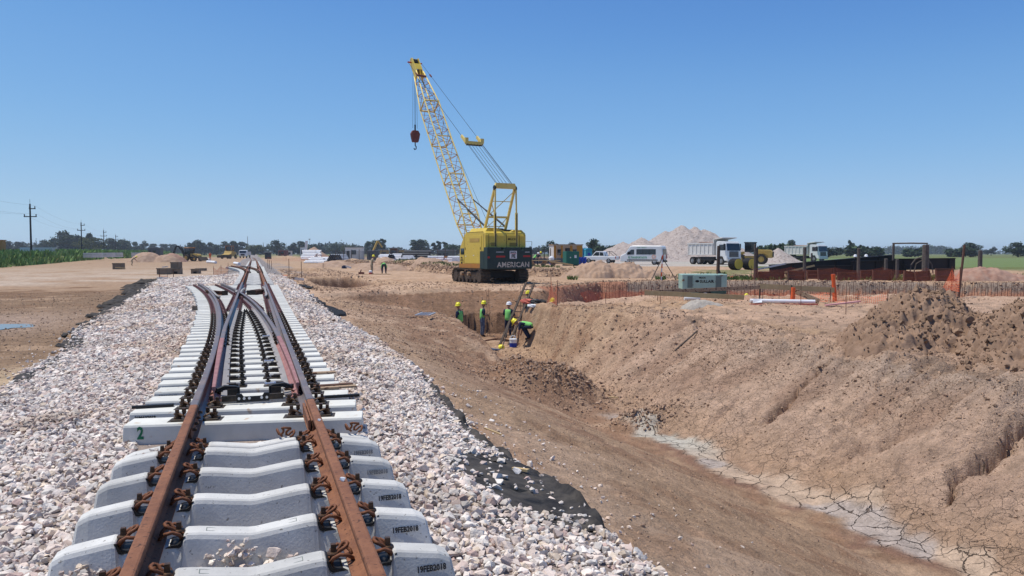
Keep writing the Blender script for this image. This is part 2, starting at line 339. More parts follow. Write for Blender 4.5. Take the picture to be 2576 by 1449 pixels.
def height(X, Y, fine=True):
    X = np.asarray(X, float); Y = np.asarray(Y, float)
    s, r, g, bank = ground_raw(X, Y)
    er = edge_right(r) + .06 * vn(r * 2.2, r * 0, 2); el = edge_left(r) + .12 * vn(r * 1.1, r * 0, 4)
    # ---- dug channel and pits
    floor = np.interp(r, [-20, 18, 30, 40], [-2.75, -2.75, -2.62, -2.75])
    sw_ = s + .16 * vn(r * .7, r * 0, 170) + .07 * vn(r * 2.3, r * 0, 171)
    Lz_a = np.interp(sw_, [2.4, 4, 8.05, 30], [-.5, -1.05, -2.75, -12])
    Lz_b = np.interp(s, [2.4, 5.4, 7.9, 8.5, 30], [-.48, -.98, -1.35, -2.7, -12])
    Lz_c = np.interp(s, [2.4, 5.4, 8.7, 9.15, 30], [-.46, -.9, -1.5, -2.75, -12]); Lz_b = lerp(Lz_b, Lz_c, sm(30, 33, r))
    w = sm(21, 29, r); Lz = lerp(Lz_a, Lz_b, w)
    sf = np.interp(r, [-20, 8, 17, 24, 30, 36], [9.0, 9.15, 9.2, 10.0, 11.6, 11.2]) + .12 * vn(r * .8, r * 0, 21)
    slp = np.interp(r, [-20, 18, 24, 29], [.5, .5, .75, 2.4])
    backY = 35.6 + .6 * vn(X * .5, X * 0, 22)
    pen = np.minimum(s - sf, (backY - Y) * 2.2)
    plat = -.76 + .5 * sm(3, 8, X) * sm(22, 32, Y)
    Rz = np.minimum(plat, floor + slp * pen)
    cv = np.interp(X, CXs, CVs) + .5 * vn(X * .6, X * 0, 23); fw = np.interp(X, [-10, -2, 1, 2, 6], [4.2, 3.4, 3.4, 3.2, 1.8]); fzb = np.interp(X, [-6, -4, 1.2, 2.6], [-2.8, -1.8, -1.8, -2.8])
    Fz = np.minimum(g, lerp(fzb, g, np.clip((Y - (cv - fw)) / fw, -1, 1)))
    Fz = np.where(Y < cv - fw, -9, Fz)
    dug = np.maximum(np.maximum(floor, Lz), np.maximum(Rz, Fz))
    z = np.where(s > 2.0, np.minimum(g + .0, dug), g)
    z = np.where((s > 2) & (Y > cv), g, z)
    # blind pits further along the same line
    for (s1, r1, a, b, dep) in ((6.1, 58.5, 1.9, 6.5, 1.95), (5.4, 94, 1.7, 7, 1.4)):
        q = ((s - s1) / a) ** 2; u = (r - r1) / b
        prof = np.clip(1.25 - q, 0, 1) * sm(-1, -.1, u) * (1 - sm(.82, .95, u))
        z = z - dep * np.clip(prof * 1.3, 0, 1)
    z = z - .38 * np.exp(-((s - 6) / 2.2) ** 2) * sm(40, 46, r) * (1 - sm(50, 66, r)) * 1.0
    z = z - .25 * np.exp(-((s - 5.6) / 1.6) ** 2) * sm(66, 72, r) * (1 - sm(84, 88, r))
    # lump of dug soil left in the channel
    lump = np.exp(-(((X - .95) / 1.5) ** 2 + ((Y - 21.9) / 1.5) ** 2) ** 1.6)
    z = z + 1.0 * lump
    lump2 = np.exp(-(((X - 3.3) / .8) ** 2 + ((Y - 18.7) / .6) ** 2) ** 1.5); z = z + .32 * lump2
    z = z + .42 * np.exp(-(((X - .85) / .6) ** 2 + ((Y - 40.2) / .5) ** 2) ** 2)
    # ---- ballast bed
    inb = (s > el) & (s < er)
    bl = np.interp(r, [0, 9, 400], [-.215, -.17, -.14]) + .035 * vn(s * 1.3, r * 1.3, 140) * sm(1.2, 1.6, np.abs(s))
    zb = np.where(s > 0, lerp(bl, -.42, sm(1.0, 1.0, s) * 0 + np.clip((s - 1.15) / (er - 1.15), 0, 1) ** 1.3),
                  lerp(bl, -.42, np.clip((-s - 1.15 - clv(r) * (r < 39)) / (-el - 1.15 - clv(r) * (r < 39) + 1e-3), 0, 1) ** 1.3))
    far_t = sm(62, 66, r)
    zb = lerp(zb, np.where(np.abs(s) < 1.2, -.12, -.12 - (np.abs(s) - 1.2) * .27), far_t)
    z = np.where(inb, np.maximum(zb, np.where(far_t > .5, z, -9)), z)
    # soil next to the bed meets it
    if not fine: return z
    # ---- roughness
    near = 1 - sm(60, 110, np.hypot(X, Y))
    soil = (~inb).astype(float)
    dugm = ((s > 5.2) & (z < g - .25)).astype(float)
    rightb = sm(9.2, 9.8, s) * (1 - sm(13.6, 14.6, s)) * (1 - sm(24, 28, r)) * (r > -5)
    amp = .022 + .05 * sm(5.5, 8, s) * (1 - sm(-1, 1, 9.4 - s) * (1 - sm(14, 19, r))) * 0
    rough = np.where(s > 0, .018 + .055 * sm(17, 24, r) * sm(4.5, 7, s), .012)
    rough = rough * (1 - .6 * sm(44, 48, r) * sm(8, 12, s))
    plm = (s > 12.5) & (Y < 36) & (s > 2)
    rough = np.where(plm, .06, rough)
    rough = np.maximum(rough, .045 * rightb)
    z = z + soil * rough * near * (fbm(X, Y, 1.1, 5, 31, .6) * 1.2)
    z = z + soil * near * np.where(s > 3, .028, .006) * fbm(X, Y, 7, 3, 41, .6)
    pitw = (s > 8.3) & (z > floor + .15) & (z < plat - .05) & (r > 26) & (r < 46) & (Y < cv)
    z = z + pitw * .10 * billow(X, Y, 1.7, 4, 64)
    z = z + lump * (.28 * billow(X, Y, 2.2, 3, 51) - .1) + lump2 * .15 * billow(X, Y, 4, 2, 52)
    # churned strip at the top of the right bank and around the pits
    ch = sm(11.8, 13.2, s) * (1 - sm(15, 17, s)) * (1 - sm(30, 34, r)) + sm(19, 23, r) * (1 - sm(30, 35, r)) * sm(5, 8, s) * (1 - sm(15, 18, s))
    z = z + np.clip(ch, 0, 1) * .10 * billow(X, Y, 2.6, 4, 61) * soil
    # runnels down the right bank
    wob = r + .25 * vn(s * .9, r * .5, 70) + .06 * vn(s * 4, r * 2, 71)
    z = z + rightb * (.11 * vn(s * .25, wob * 1.3, 72) + .085 * (1 - 2 * np.abs(vn(s * .3, wob * 2.3, 73))) * sm(9.4, 10.6, s) + .03 * (1 - 2 * np.abs(vn(s * .9, wob * 7, 74))) + .014 * vn(s * 2.2, wob * 15, 76))
    ledge = vn(s * 1.6 + .5 * vn(r * .7, s * .4, 77), r * .35, 78); z = z + rightb * .05 * np.floor(ledge * 2.2) * sm(.1, .5, vn(r * .5, s * .6, 79) + .25)
    for (r0, dep, s1, s2, wd, k) in ((9.05, .42, 9.9, 13.6, .05, .30), (8.95, .16, 10.6, 13.8, .22, .30), (14.2, .34, 10.2, 13.8, .05, .18), (12.1, .14, 11.0, 12.4, .09, .1), (10.8, .16, 10.3, 11.7, .08, .15), (17.3, .2, 10.2, 12.6, .07, .1), (6.7, .3, 9.9, 12.5, .1, .2), (19.4, .2, 10.2, 12.8, .08, .1)):
        cc = r0 + k * (s - 11) * .4 + .22 * vn(s * 1.1, s * 0, int(r0 * 10)) + .11 * vn(s * 4.3, s * 0, int(r0 * 7)) + .05 * vn(s * 13, s * 0, int(r0 * 3))
        z = z - dep * np.exp(-(np.abs(r - cc) / (wd * (1 + .5 * vn(s * 2, s * 0, 75)))) ** 1.5) * sm(s1, s1 + .6, s) * (1 - sm(s2 - .8, s2, s))
    br_ = sm(9.6, 10.4, s) * (1 - sm(15, 17, s)) * sm(15.5, 19, r) * (1 - sm(31, 34, r)); lr_ = sm(4.8, 6.5, s) * (1 - sm(9, 9.6, s)) * sm(18, 22, r) * (1 - sm(36, 38, r))
    q_ = (X * .55 + Y * .83); z = z + br_ * (.07 * billow(X, Y, 1.9, 4, 161) + .05 * (1 - 2 * np.abs(vn(q_ * 1.6, (s - r) * .35, 162))) - .03)
    z = z + lr_ * .06 * billow(X, Y, 2.4, 4, 163) + rightb * .02 * billow(X, Y, 3.4, 3, 164) * sm(9.8, 10.8, s)
    z = z + soil * (s > 3) * (r > 0) * (1 - sm(30, 45, r)) * .012 * billow(X, Y, 9, 2, 165) * sm(.0, .5, vn(X * .8, Y * .8, 166) + .3)
    # tooth marks on the slope below the crane
    fm = (z > -2.7) & (z < g - .15) & (s > 5) & (Y > cv - fw - .5) & (Y < cv + .3)
    z = z + fm * .07 * vn((X + (Y - cv) * .5) * 2.4, Y * .25, 81)
    cliff = np.exp(-((Y - bank - .6) / 1.3) ** 2) * (s > 2) * (X < 12) * (X > -60)
    z = z + cliff * .14 * billow(X, Y, 1.0, 3, 91)
    # mud ridges and ruts on the left
    lm = (s < el - .1) & (r < 70)
    z = z + lm * .04 * np.clip(billow(X, Y, 1.6, 3, 95), 0, 1) * np.clip(np.exp(-((r - 20 - (s + 6) * .3) / 3.0) ** 2) + .5 * np.exp(-((r - 29) / 3) ** 2), 0, 1)
    pud = np.exp(-(((s + 7.1) / 1.5) ** 2 + ((r - 25.4) / 2.3) ** 2) ** 1.5)
    z = z - pud * .06
    return z
def gz(x, y):
    return float(height(np.array([x]), np.array([y]))[0])
# ============================================================ GROUND
def ground_material():
    m = bpy.data.materials.new('ground_soil'); m.use_nodes = True; n = m.node_tree.nodes; l = m.node_tree.links; p = n['Principled BSDF']
    p.inputs['Roughness'].default_value = .95; p.inputs['Specular IOR Level'].default_value = .15
    tc = n.new('ShaderNodeTexCoord')
    at = n.new('ShaderNodeAttribute'); at.attribute_name = 'tint'
    def noise(sc, det=5, ro=.6):
        z = n.new('ShaderNodeTexNoise'); z.inputs['Scale'].default_value = sc; z.inputs['Detail'].default_value = det; z.inputs['Roughness'].default_value = ro
        l.new(tc.outputs['Object'], z.inputs['Vector']); return z
    def attr(nm): a = n.new('ShaderNodeAttribute'); a.attribute_name = nm; return a.outputs['Fac']
    def math2(op, a, b):
        k = n.new('ShaderNodeMath'); k.operation = op
        for i, q in enumerate((a, b)):
            if isinstance(q, (int, float)): k.inputs[i].default_value = q
            elif q is not None: l.new(q, k.inputs[i])
        return k.outputs[0]
    n1, n2 = noise(3.2, 8, .7), noise(26, 6, .7)
    mr = n.new('ShaderNodeMapRange'); mr.inputs[1].default_value = .3; mr.inputs[2].default_value = .7; mr.inputs[3].default_value = .68; mr.inputs[4].default_value = 1.3
    l.new(n1.outputs[0], mr.inputs[0])
    mr2 = n.new('ShaderNodeMapRange'); mr2.inputs[1].default_value = .3; mr2.inputs[2].default_value = .7; mr2.inputs[3].default_value = .76; mr2.inputs[4].default_value = 1.2
    l.new(n2.outputs[0], mr2.inputs[0])
    v = math2('MULTIPLY', mr.outputs[0], mr2.outputs[0])
    hv = n.new('ShaderNodeHueSaturation'); l.new(at.outputs['Color'], hv.inputs['Color']); l.new(v, hv.inputs['Value']); hv.inputs['Saturation'].default_value = 1.1
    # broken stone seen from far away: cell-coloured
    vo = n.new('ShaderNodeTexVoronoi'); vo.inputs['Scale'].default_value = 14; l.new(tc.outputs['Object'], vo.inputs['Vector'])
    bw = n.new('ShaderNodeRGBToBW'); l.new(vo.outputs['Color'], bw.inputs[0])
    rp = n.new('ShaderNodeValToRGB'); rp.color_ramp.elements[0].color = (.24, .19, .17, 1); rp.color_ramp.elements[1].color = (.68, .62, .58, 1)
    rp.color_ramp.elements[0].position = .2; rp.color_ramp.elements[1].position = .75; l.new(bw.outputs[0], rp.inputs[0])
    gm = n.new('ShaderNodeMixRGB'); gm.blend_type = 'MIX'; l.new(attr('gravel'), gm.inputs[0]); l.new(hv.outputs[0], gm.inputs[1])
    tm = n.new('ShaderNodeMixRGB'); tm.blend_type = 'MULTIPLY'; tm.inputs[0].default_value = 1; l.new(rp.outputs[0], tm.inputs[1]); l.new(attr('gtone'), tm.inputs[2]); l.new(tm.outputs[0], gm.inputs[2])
    # drying cracks
    nd = noise(5, 4, .6); ds = n.new('ShaderNodeVectorMath'); ds.operation = 'MULTIPLY_ADD'; ds.inputs[1].default_value = (.22, .22, .0)
    l.new(nd.outputs['Color'], ds.inputs[0]); l.new(tc.outputs['Object'], ds.inputs[2])
    def cracks(sc, w):
        q = n.new('ShaderNodeTexVoronoi'); q.feature = 'DISTANCE_TO_EDGE'; q.inputs['Scale'].default_value = sc; l.new(ds.outputs[0], q.inputs['Vector'])
        k = n.new('ShaderNodeMapRange'); k.inputs[1].default_value = 0; k.inputs[2].default_value = w; k.inputs[3].default_value = 1; k.inputs[4].default_value = 0
        l.new(q.outputs['Distance'], k.inputs[0]); return k.outputs[0]
    c1 = math2('MULTIPLY', cracks(2.4, .02), attr('crack'))
    npatch = noise(.9, 3); pm = n.new('ShaderNodeMapRange'); pm.inputs[1].default_value = .4; pm.inputs[2].default_value = .6; l.new(npatch.outputs[0], pm.inputs[0])
    c2 = math2('MULTIPLY', math2('MULTIPLY', cracks(5.2, .017), attr('crack2')), pm.outputs[0])
    cc = math2('MAXIMUM', c1, c2)
    cm = n.new('ShaderNodeMixRGB'); cm.inputs[2].default_value = (.13, .08, .05, 1); l.new(math2('MULTIPLY', cc, .8), cm.inputs[0]); l.new(gm.outputs[0], cm.inputs[1])
    l.new(cm.outputs[0], p.inputs['Base Color'])
    # surface relief
    nb, nb2 = noise(9, 7, .72), noise(55, 4, .6)
    h1 = math2('MULTIPLY', nb.outputs[0], attr('rough'))
    h2 = math2('MULTIPLY', math2('MULTIPLY', nb2.outputs[0], .22), attr('rough'))
    h = math2('ADD', h1, h2)
    gv = n.new('ShaderNodeTexVoronoi'); gv.inputs['Scale'].default_value = 14; l.new(tc.outputs['Object'], gv.inputs['Vector'])
    h = math2('ADD', h, math2('MULTIPLY', math2('MULTIPLY', gv.outputs['Distance'], attr('gravel')), 1.2))
    h = math2('SUBTRACT', h, math2('MULTIPLY', cc, .8))
    bp = n.new('ShaderNodeBump'); bp.inputs['Strength'].default_value = 1.0; bp.inputs['Distance'].default_value = .075
    l.new(h, bp.inputs['Height']); l.new(bp.outputs[0], p.inputs['Normal'])
    wr = n.new('ShaderNodeMapRange'); wr.inputs[3].default_value = .95; wr.inputs[4].default_value = .45; l.new(attr('wet'), wr.inputs[0]); l.new(wr.outputs[0], p.inputs['Roughness'])
    return m
M['ground'] = ground_material()

def colour_ground(X, Y, Z):
    s, r, g, bank = ground_raw(X, Y); er, el = edge_right(r), edge_left(r)
    d = np.hypot(X, Y)
    n1 = fbm(X, Y, .35, 4, 101); n2 = fbm(X, Y, 1.6, 3, 102); n3 = fbm(X, Y, .09, 3, 103)
    def C(*c): return np.array(c)[None, :]
    col = np.broadcast_to(C(.43, .30, .205), (len(X), 3)).copy()
    def mix(c, w):
        nonlocal col
        w = np.clip(w, 0, 1)[:, None]; col = col * (1 - w) + C(*c) * w
    mix((.50, .36, .26), sm(-.1, .5, n1))
    mix((.30, .185, .12), sm(.05, .5, n2) * .5)
    # left haul road side
    L = (s < el - .05) & (s < 0)
    mix((.34, .24, .165), L * 1.0)
    mix((.20, .125, .078), L * sm(-.15, .1, n1 + .9 * np.exp(-((r - 35 + s * .3) / 12) ** 2) - .55) * 1.0)
    mix((.24, .155, .1), L * np.clip(1.4 * np.exp(-((r - 22 - (s + 6) * .25) / 3.4) ** 2) + .8 * n2 - .15, 0, 1))
    mix((.225, .155, .103), L * .95 * sm(14.5, 18.5, r + 2 * n2) * (1 - sm(40, 50, r - .5 * (s + 6) + 5 * n1)) * sm(-.55, -.1, n2 + .4 * n1)); mix((.45, .35, .24), L * (1 - sm(13.5, 17, r + 1.5 * n2)) * .8)
    mix((.34, .245, .18), L * np.exp(-(((s + 7.3) / 2.6) ** 2 + ((r - 26) / 4.2) ** 2)))
    mix((.47, .385, .31), L * sm(50, 62, r - 1.2 * (s + 12)) * (1 - sm(95, 150, r)) * sm(-.5, .2, n1) * (s > -32) * .8)
    # far plain
    mix((.36, .26, .175), sm(60, 120, d) * .5)
    # dug faces on the right
    dug = (s > er) & (Z < g - .2)
    mix((.33, .21, .14), dug * sm(-.2, .4, n2 + .5 * n1) * .7 * sm(4.5, 7, s)); mix((.30, .19, .125), (s > 4.5) * (s < 9) * sm(17, 21, r) * (r < 36) * sm(-.4, .2, n2) * .6)
    lump = np.exp(-(((X - .95) / 1.6) ** 2 + ((Y - 22.2) / 1.4) ** 2) ** 1.6); mix((.25, .15, .095), lump)
    mix((.25, .15, .095), dug * sm(36.5, 38.5, Y) * (Y < 46) * (X < 4) * .8); cvv = np.interp(X, CXs, CVs) + .5 * vn(X * .6, X * 0, 23) - np.interp(X, [-10, -2, 1, 2, 6], [4.2, 3.4, 3.4, 3.2, 1.8]); mix((.13, .08, .055), dug * (Y > cvv - .45) * (Y < cvv + .05 + .12 * n2) * (X > -5) * (X < 2.4))                        # slope under the crane; far pit wall's shade painted in dark brown
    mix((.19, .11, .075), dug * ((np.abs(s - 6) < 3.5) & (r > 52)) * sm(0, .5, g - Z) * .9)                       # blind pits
    rb = sm(9.0, 9.6, s) * (1 - sm(13.4, 15, s)) * (1 - sm(20, 25, r)) * (r > -6)
    mix((.30, .19, .13), (s > 3.6) * (r > 11) * (r < 40) * (s < 9.5) * sm(-.45, .15, n2 + .6 * n1) * .65 * sm(3.6, 5.5, s)); mix((.50, .36, .27), rb * .9)
    mix((.30, .195, .14), rb * sm(-.1, .4, vn(s * .5, r * 1.6, 110) + .3 * n2) * .55 * sm(9.8, 11, s))
    mix((.385, .31, .25), rb * sm(11.6, 13.4, s + .5 * n2) * .6 * (1 - sm(16, 20, r)))                     # grey band near the crest
    mix((.41, .275, .18), rb * (1 - sm(9.6, 10.6, s + .4 * n2)) * .5)
    mix((.47, .33, .24), (s > 13) * (Y < 37) * (Z < 1) * sm(-.3, .3, n1 + .2) * .9)                         # plateau top
    mix((.27, .2, .15), (s > 13) * (Y < 30) * sm(0.0, .35, n2) * .6)
    # pale silt along the channel floor
    bandc = 8.75 + .25 * vn(r * .5, r * 0, 111) + .22 * vn(r * 1.7, r * 0, 112) + .1 * vn(r * 5, r * 0, 119)
    s2 = s + .2 * fbm(X, Y, 1.1, 3, 172) + .08 * fbm(X, Y, 4, 2, 173)
    band = np.exp(-((s2 - bandc - .28) / .36) ** 4) * sm(-.9, -.2, fbm(X, Y, 1.3, 3, 115) + .35) * (1 - sm(17.5, 18.6, r)) * sm(-9, -8, r)
    silt = np.clip(band * 1.2, 0, 1)
    mix((.42, .335, .26), silt * .7)
    mix((.41, .385, .33), silt * np.exp(-((r - 15.3) / 1.5) ** 2))
    mix((.36, .315, .285), silt * sm(.1, .3, vn(r * .9, s * .8, 113)) * .8)
    seep = np.exp(-((s2 - bandc + .2) / .2) ** 2) * sm(-.3, .3, fbm(X, Y, .9, 2, 174) + .1) * (1 - sm(14.5, 16, r)); mix((.27, .165, .12), seep * sm(-.3, .1, vn(r * 1.1, s, 114)) * .9)
    # wide pit: reddish walls, grey topsoil band over them
    wp = (X > 1.2) & (Y > 44) & (Y < np.interp(X, CXs, CVs) + .2); mix((.42, .225, .15), wp * 1.0)
    mix((.25, .205, .165), wp * (Z > -1.05 + .2 * n2) * (X > 8) * .9)
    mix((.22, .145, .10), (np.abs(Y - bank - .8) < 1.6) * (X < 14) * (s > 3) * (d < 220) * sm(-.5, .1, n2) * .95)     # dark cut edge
    mix((.24, .165, .12), (X > 14) * sm(-1, 3, Y - np.interp(X, CXs, CVs)) * (1 - sm(6, 10, Y - np.interp(X, CXs, CVs))) * sm(0, .4, n2) * .5)
    # grass and fields
    green = np.zeros(len(X))
    gb = -34 - .02 * (r - 120); green = np.maximum(green, ((s < gb + .5) & (r > 0)) * sm(-.9, -.2, n2 + .6))
    green = np.maximum(green, (X > 24) * sm(74, 82, Y + .2 * X + 3 * n2) * .95)
    green = np.maximum(green, (X > 15) * (s > 0) * sm(58, 62, Y) * (1 - sm(68, 74, Y)) * sm(.0, .35, n1 + .25 * n2) * .75)
    green = np.maximum(green, sm(260, 420, d) * sm(-.5, .1, n3 + .2) * .9)
    green = np.maximum(green, (s > 6) * (np.abs(Y - bank - 7) < 4) * (X < 5) * sm(.05, .35, n2) * .55)
    mix((.12, .145, .055), green)
    mix((.15, .2, .085), (X > 34) * (Y > 84) * (Y < 240) * .8)
    mix((.42, .39, .35), (X > 10) * (X < 42) * (Y > 88) * (Y < 150) * (1 - green * 0) * .9)                             # pale crushed-stone yard
    mix((.45, .41, .36), (X > -42) * (X < 2) * (Y > 150) * (Y < 330) * (s > 12) * .6)
    inb = (s > el) & (s < er)
    return col, inb, silt, rb, green, dug, s, r

def build_ground():
    q = 7.0
    d = [4.0]
    while d[-1] < 75: d.append(d[-1] * 1.0033)
    while d[-1] < 2450: d.append(d[-1] * 1.018)
    d = np.array(d); a = np.concatenate([np.linspace(-1.08, -1.0, 8)[:-1], np.linspace(-1.0, 1.02, 900), np.linspace(1.02, 1.08, 8)[1:]])
    A, D = np.meshgrid(a, d); X = (A * D).ravel(); Y = (D - q).ravel()
    Z = height(X, Y)
    Z = np.where(np.hypot(X, Y) > 2500, Z - 0.0, Z)
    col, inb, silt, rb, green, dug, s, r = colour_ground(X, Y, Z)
    nr, nc = len(d), len(a)
    i = np.arange(nr * nc).reshape(nr, nc)
    F = np.stack([i[:-1, :-1].ravel(), i[:-1, 1:].ravel(), i[1:, 1:].ravel(), i[1:, :-1].ravel()], 1)
    bare = bare_patch(s, r)
    ballast = inb & (~((r > 150) & (np.abs(s) > 2.5)))
    gravel = ballast * np.where(r < 18, .0, 1.0) * (1 - bare)
    # under the loose stones near the camera the bed is dusty fines
    mixw = (ballast & (r < 18))[:, None] * 1.0
    col = col * (1 - mixw) + np.array((.30, .25, .22))[None] * mixw
    mixb = (bare * ballast)[:, None]; col = col * (1 - mixb) + np.array((.02, .02, .02))[None] * mixb
    er = edge_right(r)
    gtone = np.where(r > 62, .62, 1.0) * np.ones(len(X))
    strip = (s > er) & (s < 5.0) & (r > 78) & (r < 160); gravel = np.maximum(gravel, strip * sm(0, .2, fbm(X, Y, .3, 2, 5)) * .7)
    crack = np.clip(silt * 1.2 + rb * (1 - sm(9.5, 10.2, s + .5 * fbm(X, Y, .8, 2, 117))) * .45, 0, 1) * (1 - sm(18.5, 20, r))
    crack2 = rb * (1 - sm(12.6, 13.6, s)) * (1 - sm(17, 20, r)) * .8 * sm(-.35, .25, fbm(X, Y, .5, 2, 118) + .1)
    wet = ((s < -3.4) & (r < 60)) * np.exp(-(((s + 7.3) / 2.4) ** 2 + ((r - 26) / 4) ** 2)) * .8
    rough = np.where(ballast, .4, np.where((s < 0), .65, .85)) * (1 - .75 * silt) * (1 + .5 * dug)
    rough = rough * (1 + .0 * green)
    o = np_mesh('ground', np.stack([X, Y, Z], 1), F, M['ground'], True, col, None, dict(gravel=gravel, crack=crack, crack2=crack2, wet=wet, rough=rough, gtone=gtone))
    tag(o, kind='structure'); return o
def bare_patch(s, r):
    """places where the stones are missing and the black cloth shows"""
    w = vn(s * 3.5, r * 3.5, 130) * .25
    a = sm(.0, .25, w + np.clip(1 - (((s - 2.02) / .46) ** 2 + ((r - 5.9) / .95) ** 2), -1, 1))
    b = sm(.0, .3, w + np.clip(1 - (((s + 3.15) / .32) ** 2 + ((r - 7.75) / .5) ** 2), -1, 1))
    return np.clip(np.maximum(a, b), 0, 1)
ground = build_ground()

# puddle on the left
def disc_sheet(name, cx, cy, a, b, z, m, seed, n=40, rot=0):
    mb = MB(); vs = [(0, 0, 0)]
    for k in range(n):
        t = 2 * math.pi * k / n; q = 1 + .18 * math.sin(3 * t + seed) + .12 * math.sin(5 * t + 2 * seed) + .06 * math.sin(9 * t)
        vs.append((a * q * math.cos(t), b * q * math.sin(t), 0))
    mb.add(vs, [(0, k + 1, (k + 1) % n + 1) for k in range(n)])
    o = mb.build(name, m, loc=(cx, cy, z), rz=rot); return o
wm = bpy.data.materials.new('puddle_water'); wm.use_nodes = True; p_ = wm.node_tree.nodes['Principled BSDF']
p_.inputs['Base Color'].default_value = (.12, .09, .06, 1); p_.inputs['Roughness'].default_value = .03; p_.inputs['IOR'].default_value = 1.33
M['water'] = wm
x_, y_ = TW(-7.05, 25.3); tag(disc_sheet('puddle_water', x_, y_, 1.5, 1.05, gz(x_, y_) + .022, M['water'], 1.3, rot=TH), kind='structure')

# ============================================================ STONES
def rock_protos(n, seed, flat=.7):
    g = np.random.default_rng(seed); out = []
    for _ in range(n):
        bm = bmesh.new()
        for _k in range(13):
            v = g.normal(size=3); v /= np.linalg.norm(v); v *= g.uniform(.82, 1.0); v[2] *= flat; v[1] *= g.uniform(.7, .85)
            bm.verts.new(v)
        rr = bmesh.ops.convex_hull(bm, input=bm.verts)
        bmesh.ops.delete(bm, geom=[e for e in rr['geom_interior'] if isinstance(e, bmesh.types.BMVert)], context='VERTS')
        bmesh.ops.triangulate(bm, faces=bm.faces)
        bm.verts.index_update()
        out.append((np.array([v.co[:] for v in bm.verts]), np.array([[v.index for v in f.verts] for f in bm.faces])))
        bm.free()
    return out
ROCKS = rock_protos(9, 3)
def scatter(name, P, size, protos, colfn, m, seed=1, tilt=1.0):
    """one mesh of many separate stones at points P (N,3)"""
    g = np.random.default_rng(seed); N = len(P); Vs = []; Fs = []; Cs = []; off = 0
    pid = g.integers(0, len(protos), N); ang = g.uniform(0, 2 * np.pi, N); tx = g.normal(0, .45 * tilt, N); ty = g.normal(0, .45 * tilt, N)
    cols = colfn(g, N, P) if colfn is stone_cols else colfn(g, N)
    for k, (pv, pf) in enumerate(protos):
        idx = np.where(pid == k)[0]
        if not len(idx): continue
        ca, sa = np.cos(ang[idx]), np.sin(ang[idx]); cx, sx = np.cos(tx[idx]), np.sin(tx[idx]); cy, sy = np.cos(ty[idx]), np.sin(ty[idx])
        x, y, z = [np.broadcast_to(pv[:, q][None, :], (len(idx), len(pv))) for q in range(3)]
        x, z = x * cy[:, None] + z * sy[:, None], -x * sy[:, None] + z * cy[:, None]
        y, z = y * cx[:, None] - z * sx[:, None], y * sx[:, None] + z * cx[:, None]
        x, y = x * ca[:, None] - y * sa[:, None], x * sa[:, None] + y * ca[:, None]
        V = np.stack([x, y, z], 2) * size[idx][:, None, None] + P[idx][:, None, :]
        Vs.append(V.reshape(-1, 3)); Fs.append((pf[None] + (np.arange(len(idx)) * len(pv))[:, None, None] + off).reshape(-1, 3)); off += len(idx) * len(pv)
        Cs.append(np.repeat(cols[idx], len(pv), 0))
    return np_mesh(name, np.concatenate(Vs), np.concatenate(Fs), m, False, np.concatenate(Cs))
def tint_mat(name, rough=.85, bump=.5, bscale=45, var=.25, vscale=25):
    m = bpy.data.materials.new(name); m.use_nodes = True; n = m.node_tree.nodes; l = m.node_tree.links; p = n['Principled BSDF']
    p.inputs['Roughness'].default_value = rough; p.inputs['Specular IOR Level'].default_value = .25
    at = n.new('ShaderNodeAttribute'); at.attribute_name = 'tint'; tc = n.new('ShaderNodeTexCoord')
    nz = n.new('ShaderNodeTexNoise'); nz.inputs['Scale'].default_value = vscale; nz.inputs['Detail'].default_value = 5; l.new(tc.outputs['Object'], nz.inputs['Vector'])
    mr = n.new('ShaderNodeMapRange'); mr.inputs[1].default_value = .3; mr.inputs[2].default_value = .7; mr.inputs[3].default_value = 1 - var; mr.inputs[4].default_value = 1 + var * .6; l.new(nz.outputs[0], mr.inputs[0])
    hv = n.new('ShaderNodeHueSaturation'); l.new(at.outputs['Color'], hv.inputs['Color']); l.new(mr.outputs[0], hv.inputs['Value']); l.new(hv.outputs[0], p.inputs['Base Color'])
    nb = n.new('ShaderNodeTexNoise'); nb.inputs['Scale'].default_value = bscale; nb.inputs['Detail'].default_value = 4; l.new(tc.outputs['Object'], nb.inputs['Vector'])
    bp = n.new('ShaderNodeBump'); bp.inputs['Strength'].default_value = bump; bp.inputs['Distance'].default_value = .02; l.new(nb.outputs[0], bp.inputs['Height']); l.new(bp.outputs[0], p.inputs['Normal'])
    return m
M['stone'] = tint_mat('crushed_pink_grey_stone', .85, .35, 60, .16)
M['clod'] = tint_mat('dry_soil_clod', .97, .8, 25, .25)
M['leaf'] = tint_mat('leaves', .7, .2, 5, .25, 3)
def stone_cols(g, N, P=None):
    pal = np.array([(.64, .545, .49), (.73, .655, .60), (.54, .44, .40), (.62, .58, .54), (.47, .35, .315), (.68, .57, .46), (.38, .33, .31), (.78, .725, .67)])
    w = np.array([.24, .23, .11, .16, .05, .07, .03, .11]); c = pal[g.choice(8, N, p=w)] * g.uniform(.80, 1.12, N)[:, None] * np.array((1.05, 1.035, 1.0))[None]
    if P is not None:
        q = fbm(P[:, 0], P[:, 1], .55, 3, 150); k = sm(.05, .45, q)[:, None] * .45; c = c * (1 - k) + c * np.array((.82, .66, .5))[None] * k
        k = sm(.15, .5, fbm(P[:, 0], P[:, 1], 1.5, 2, 151))[:, None] * .25; c = c * (1 - k * np.array((1, 1.05, 1.1))[None])
    return np.clip(c, 0, .9)
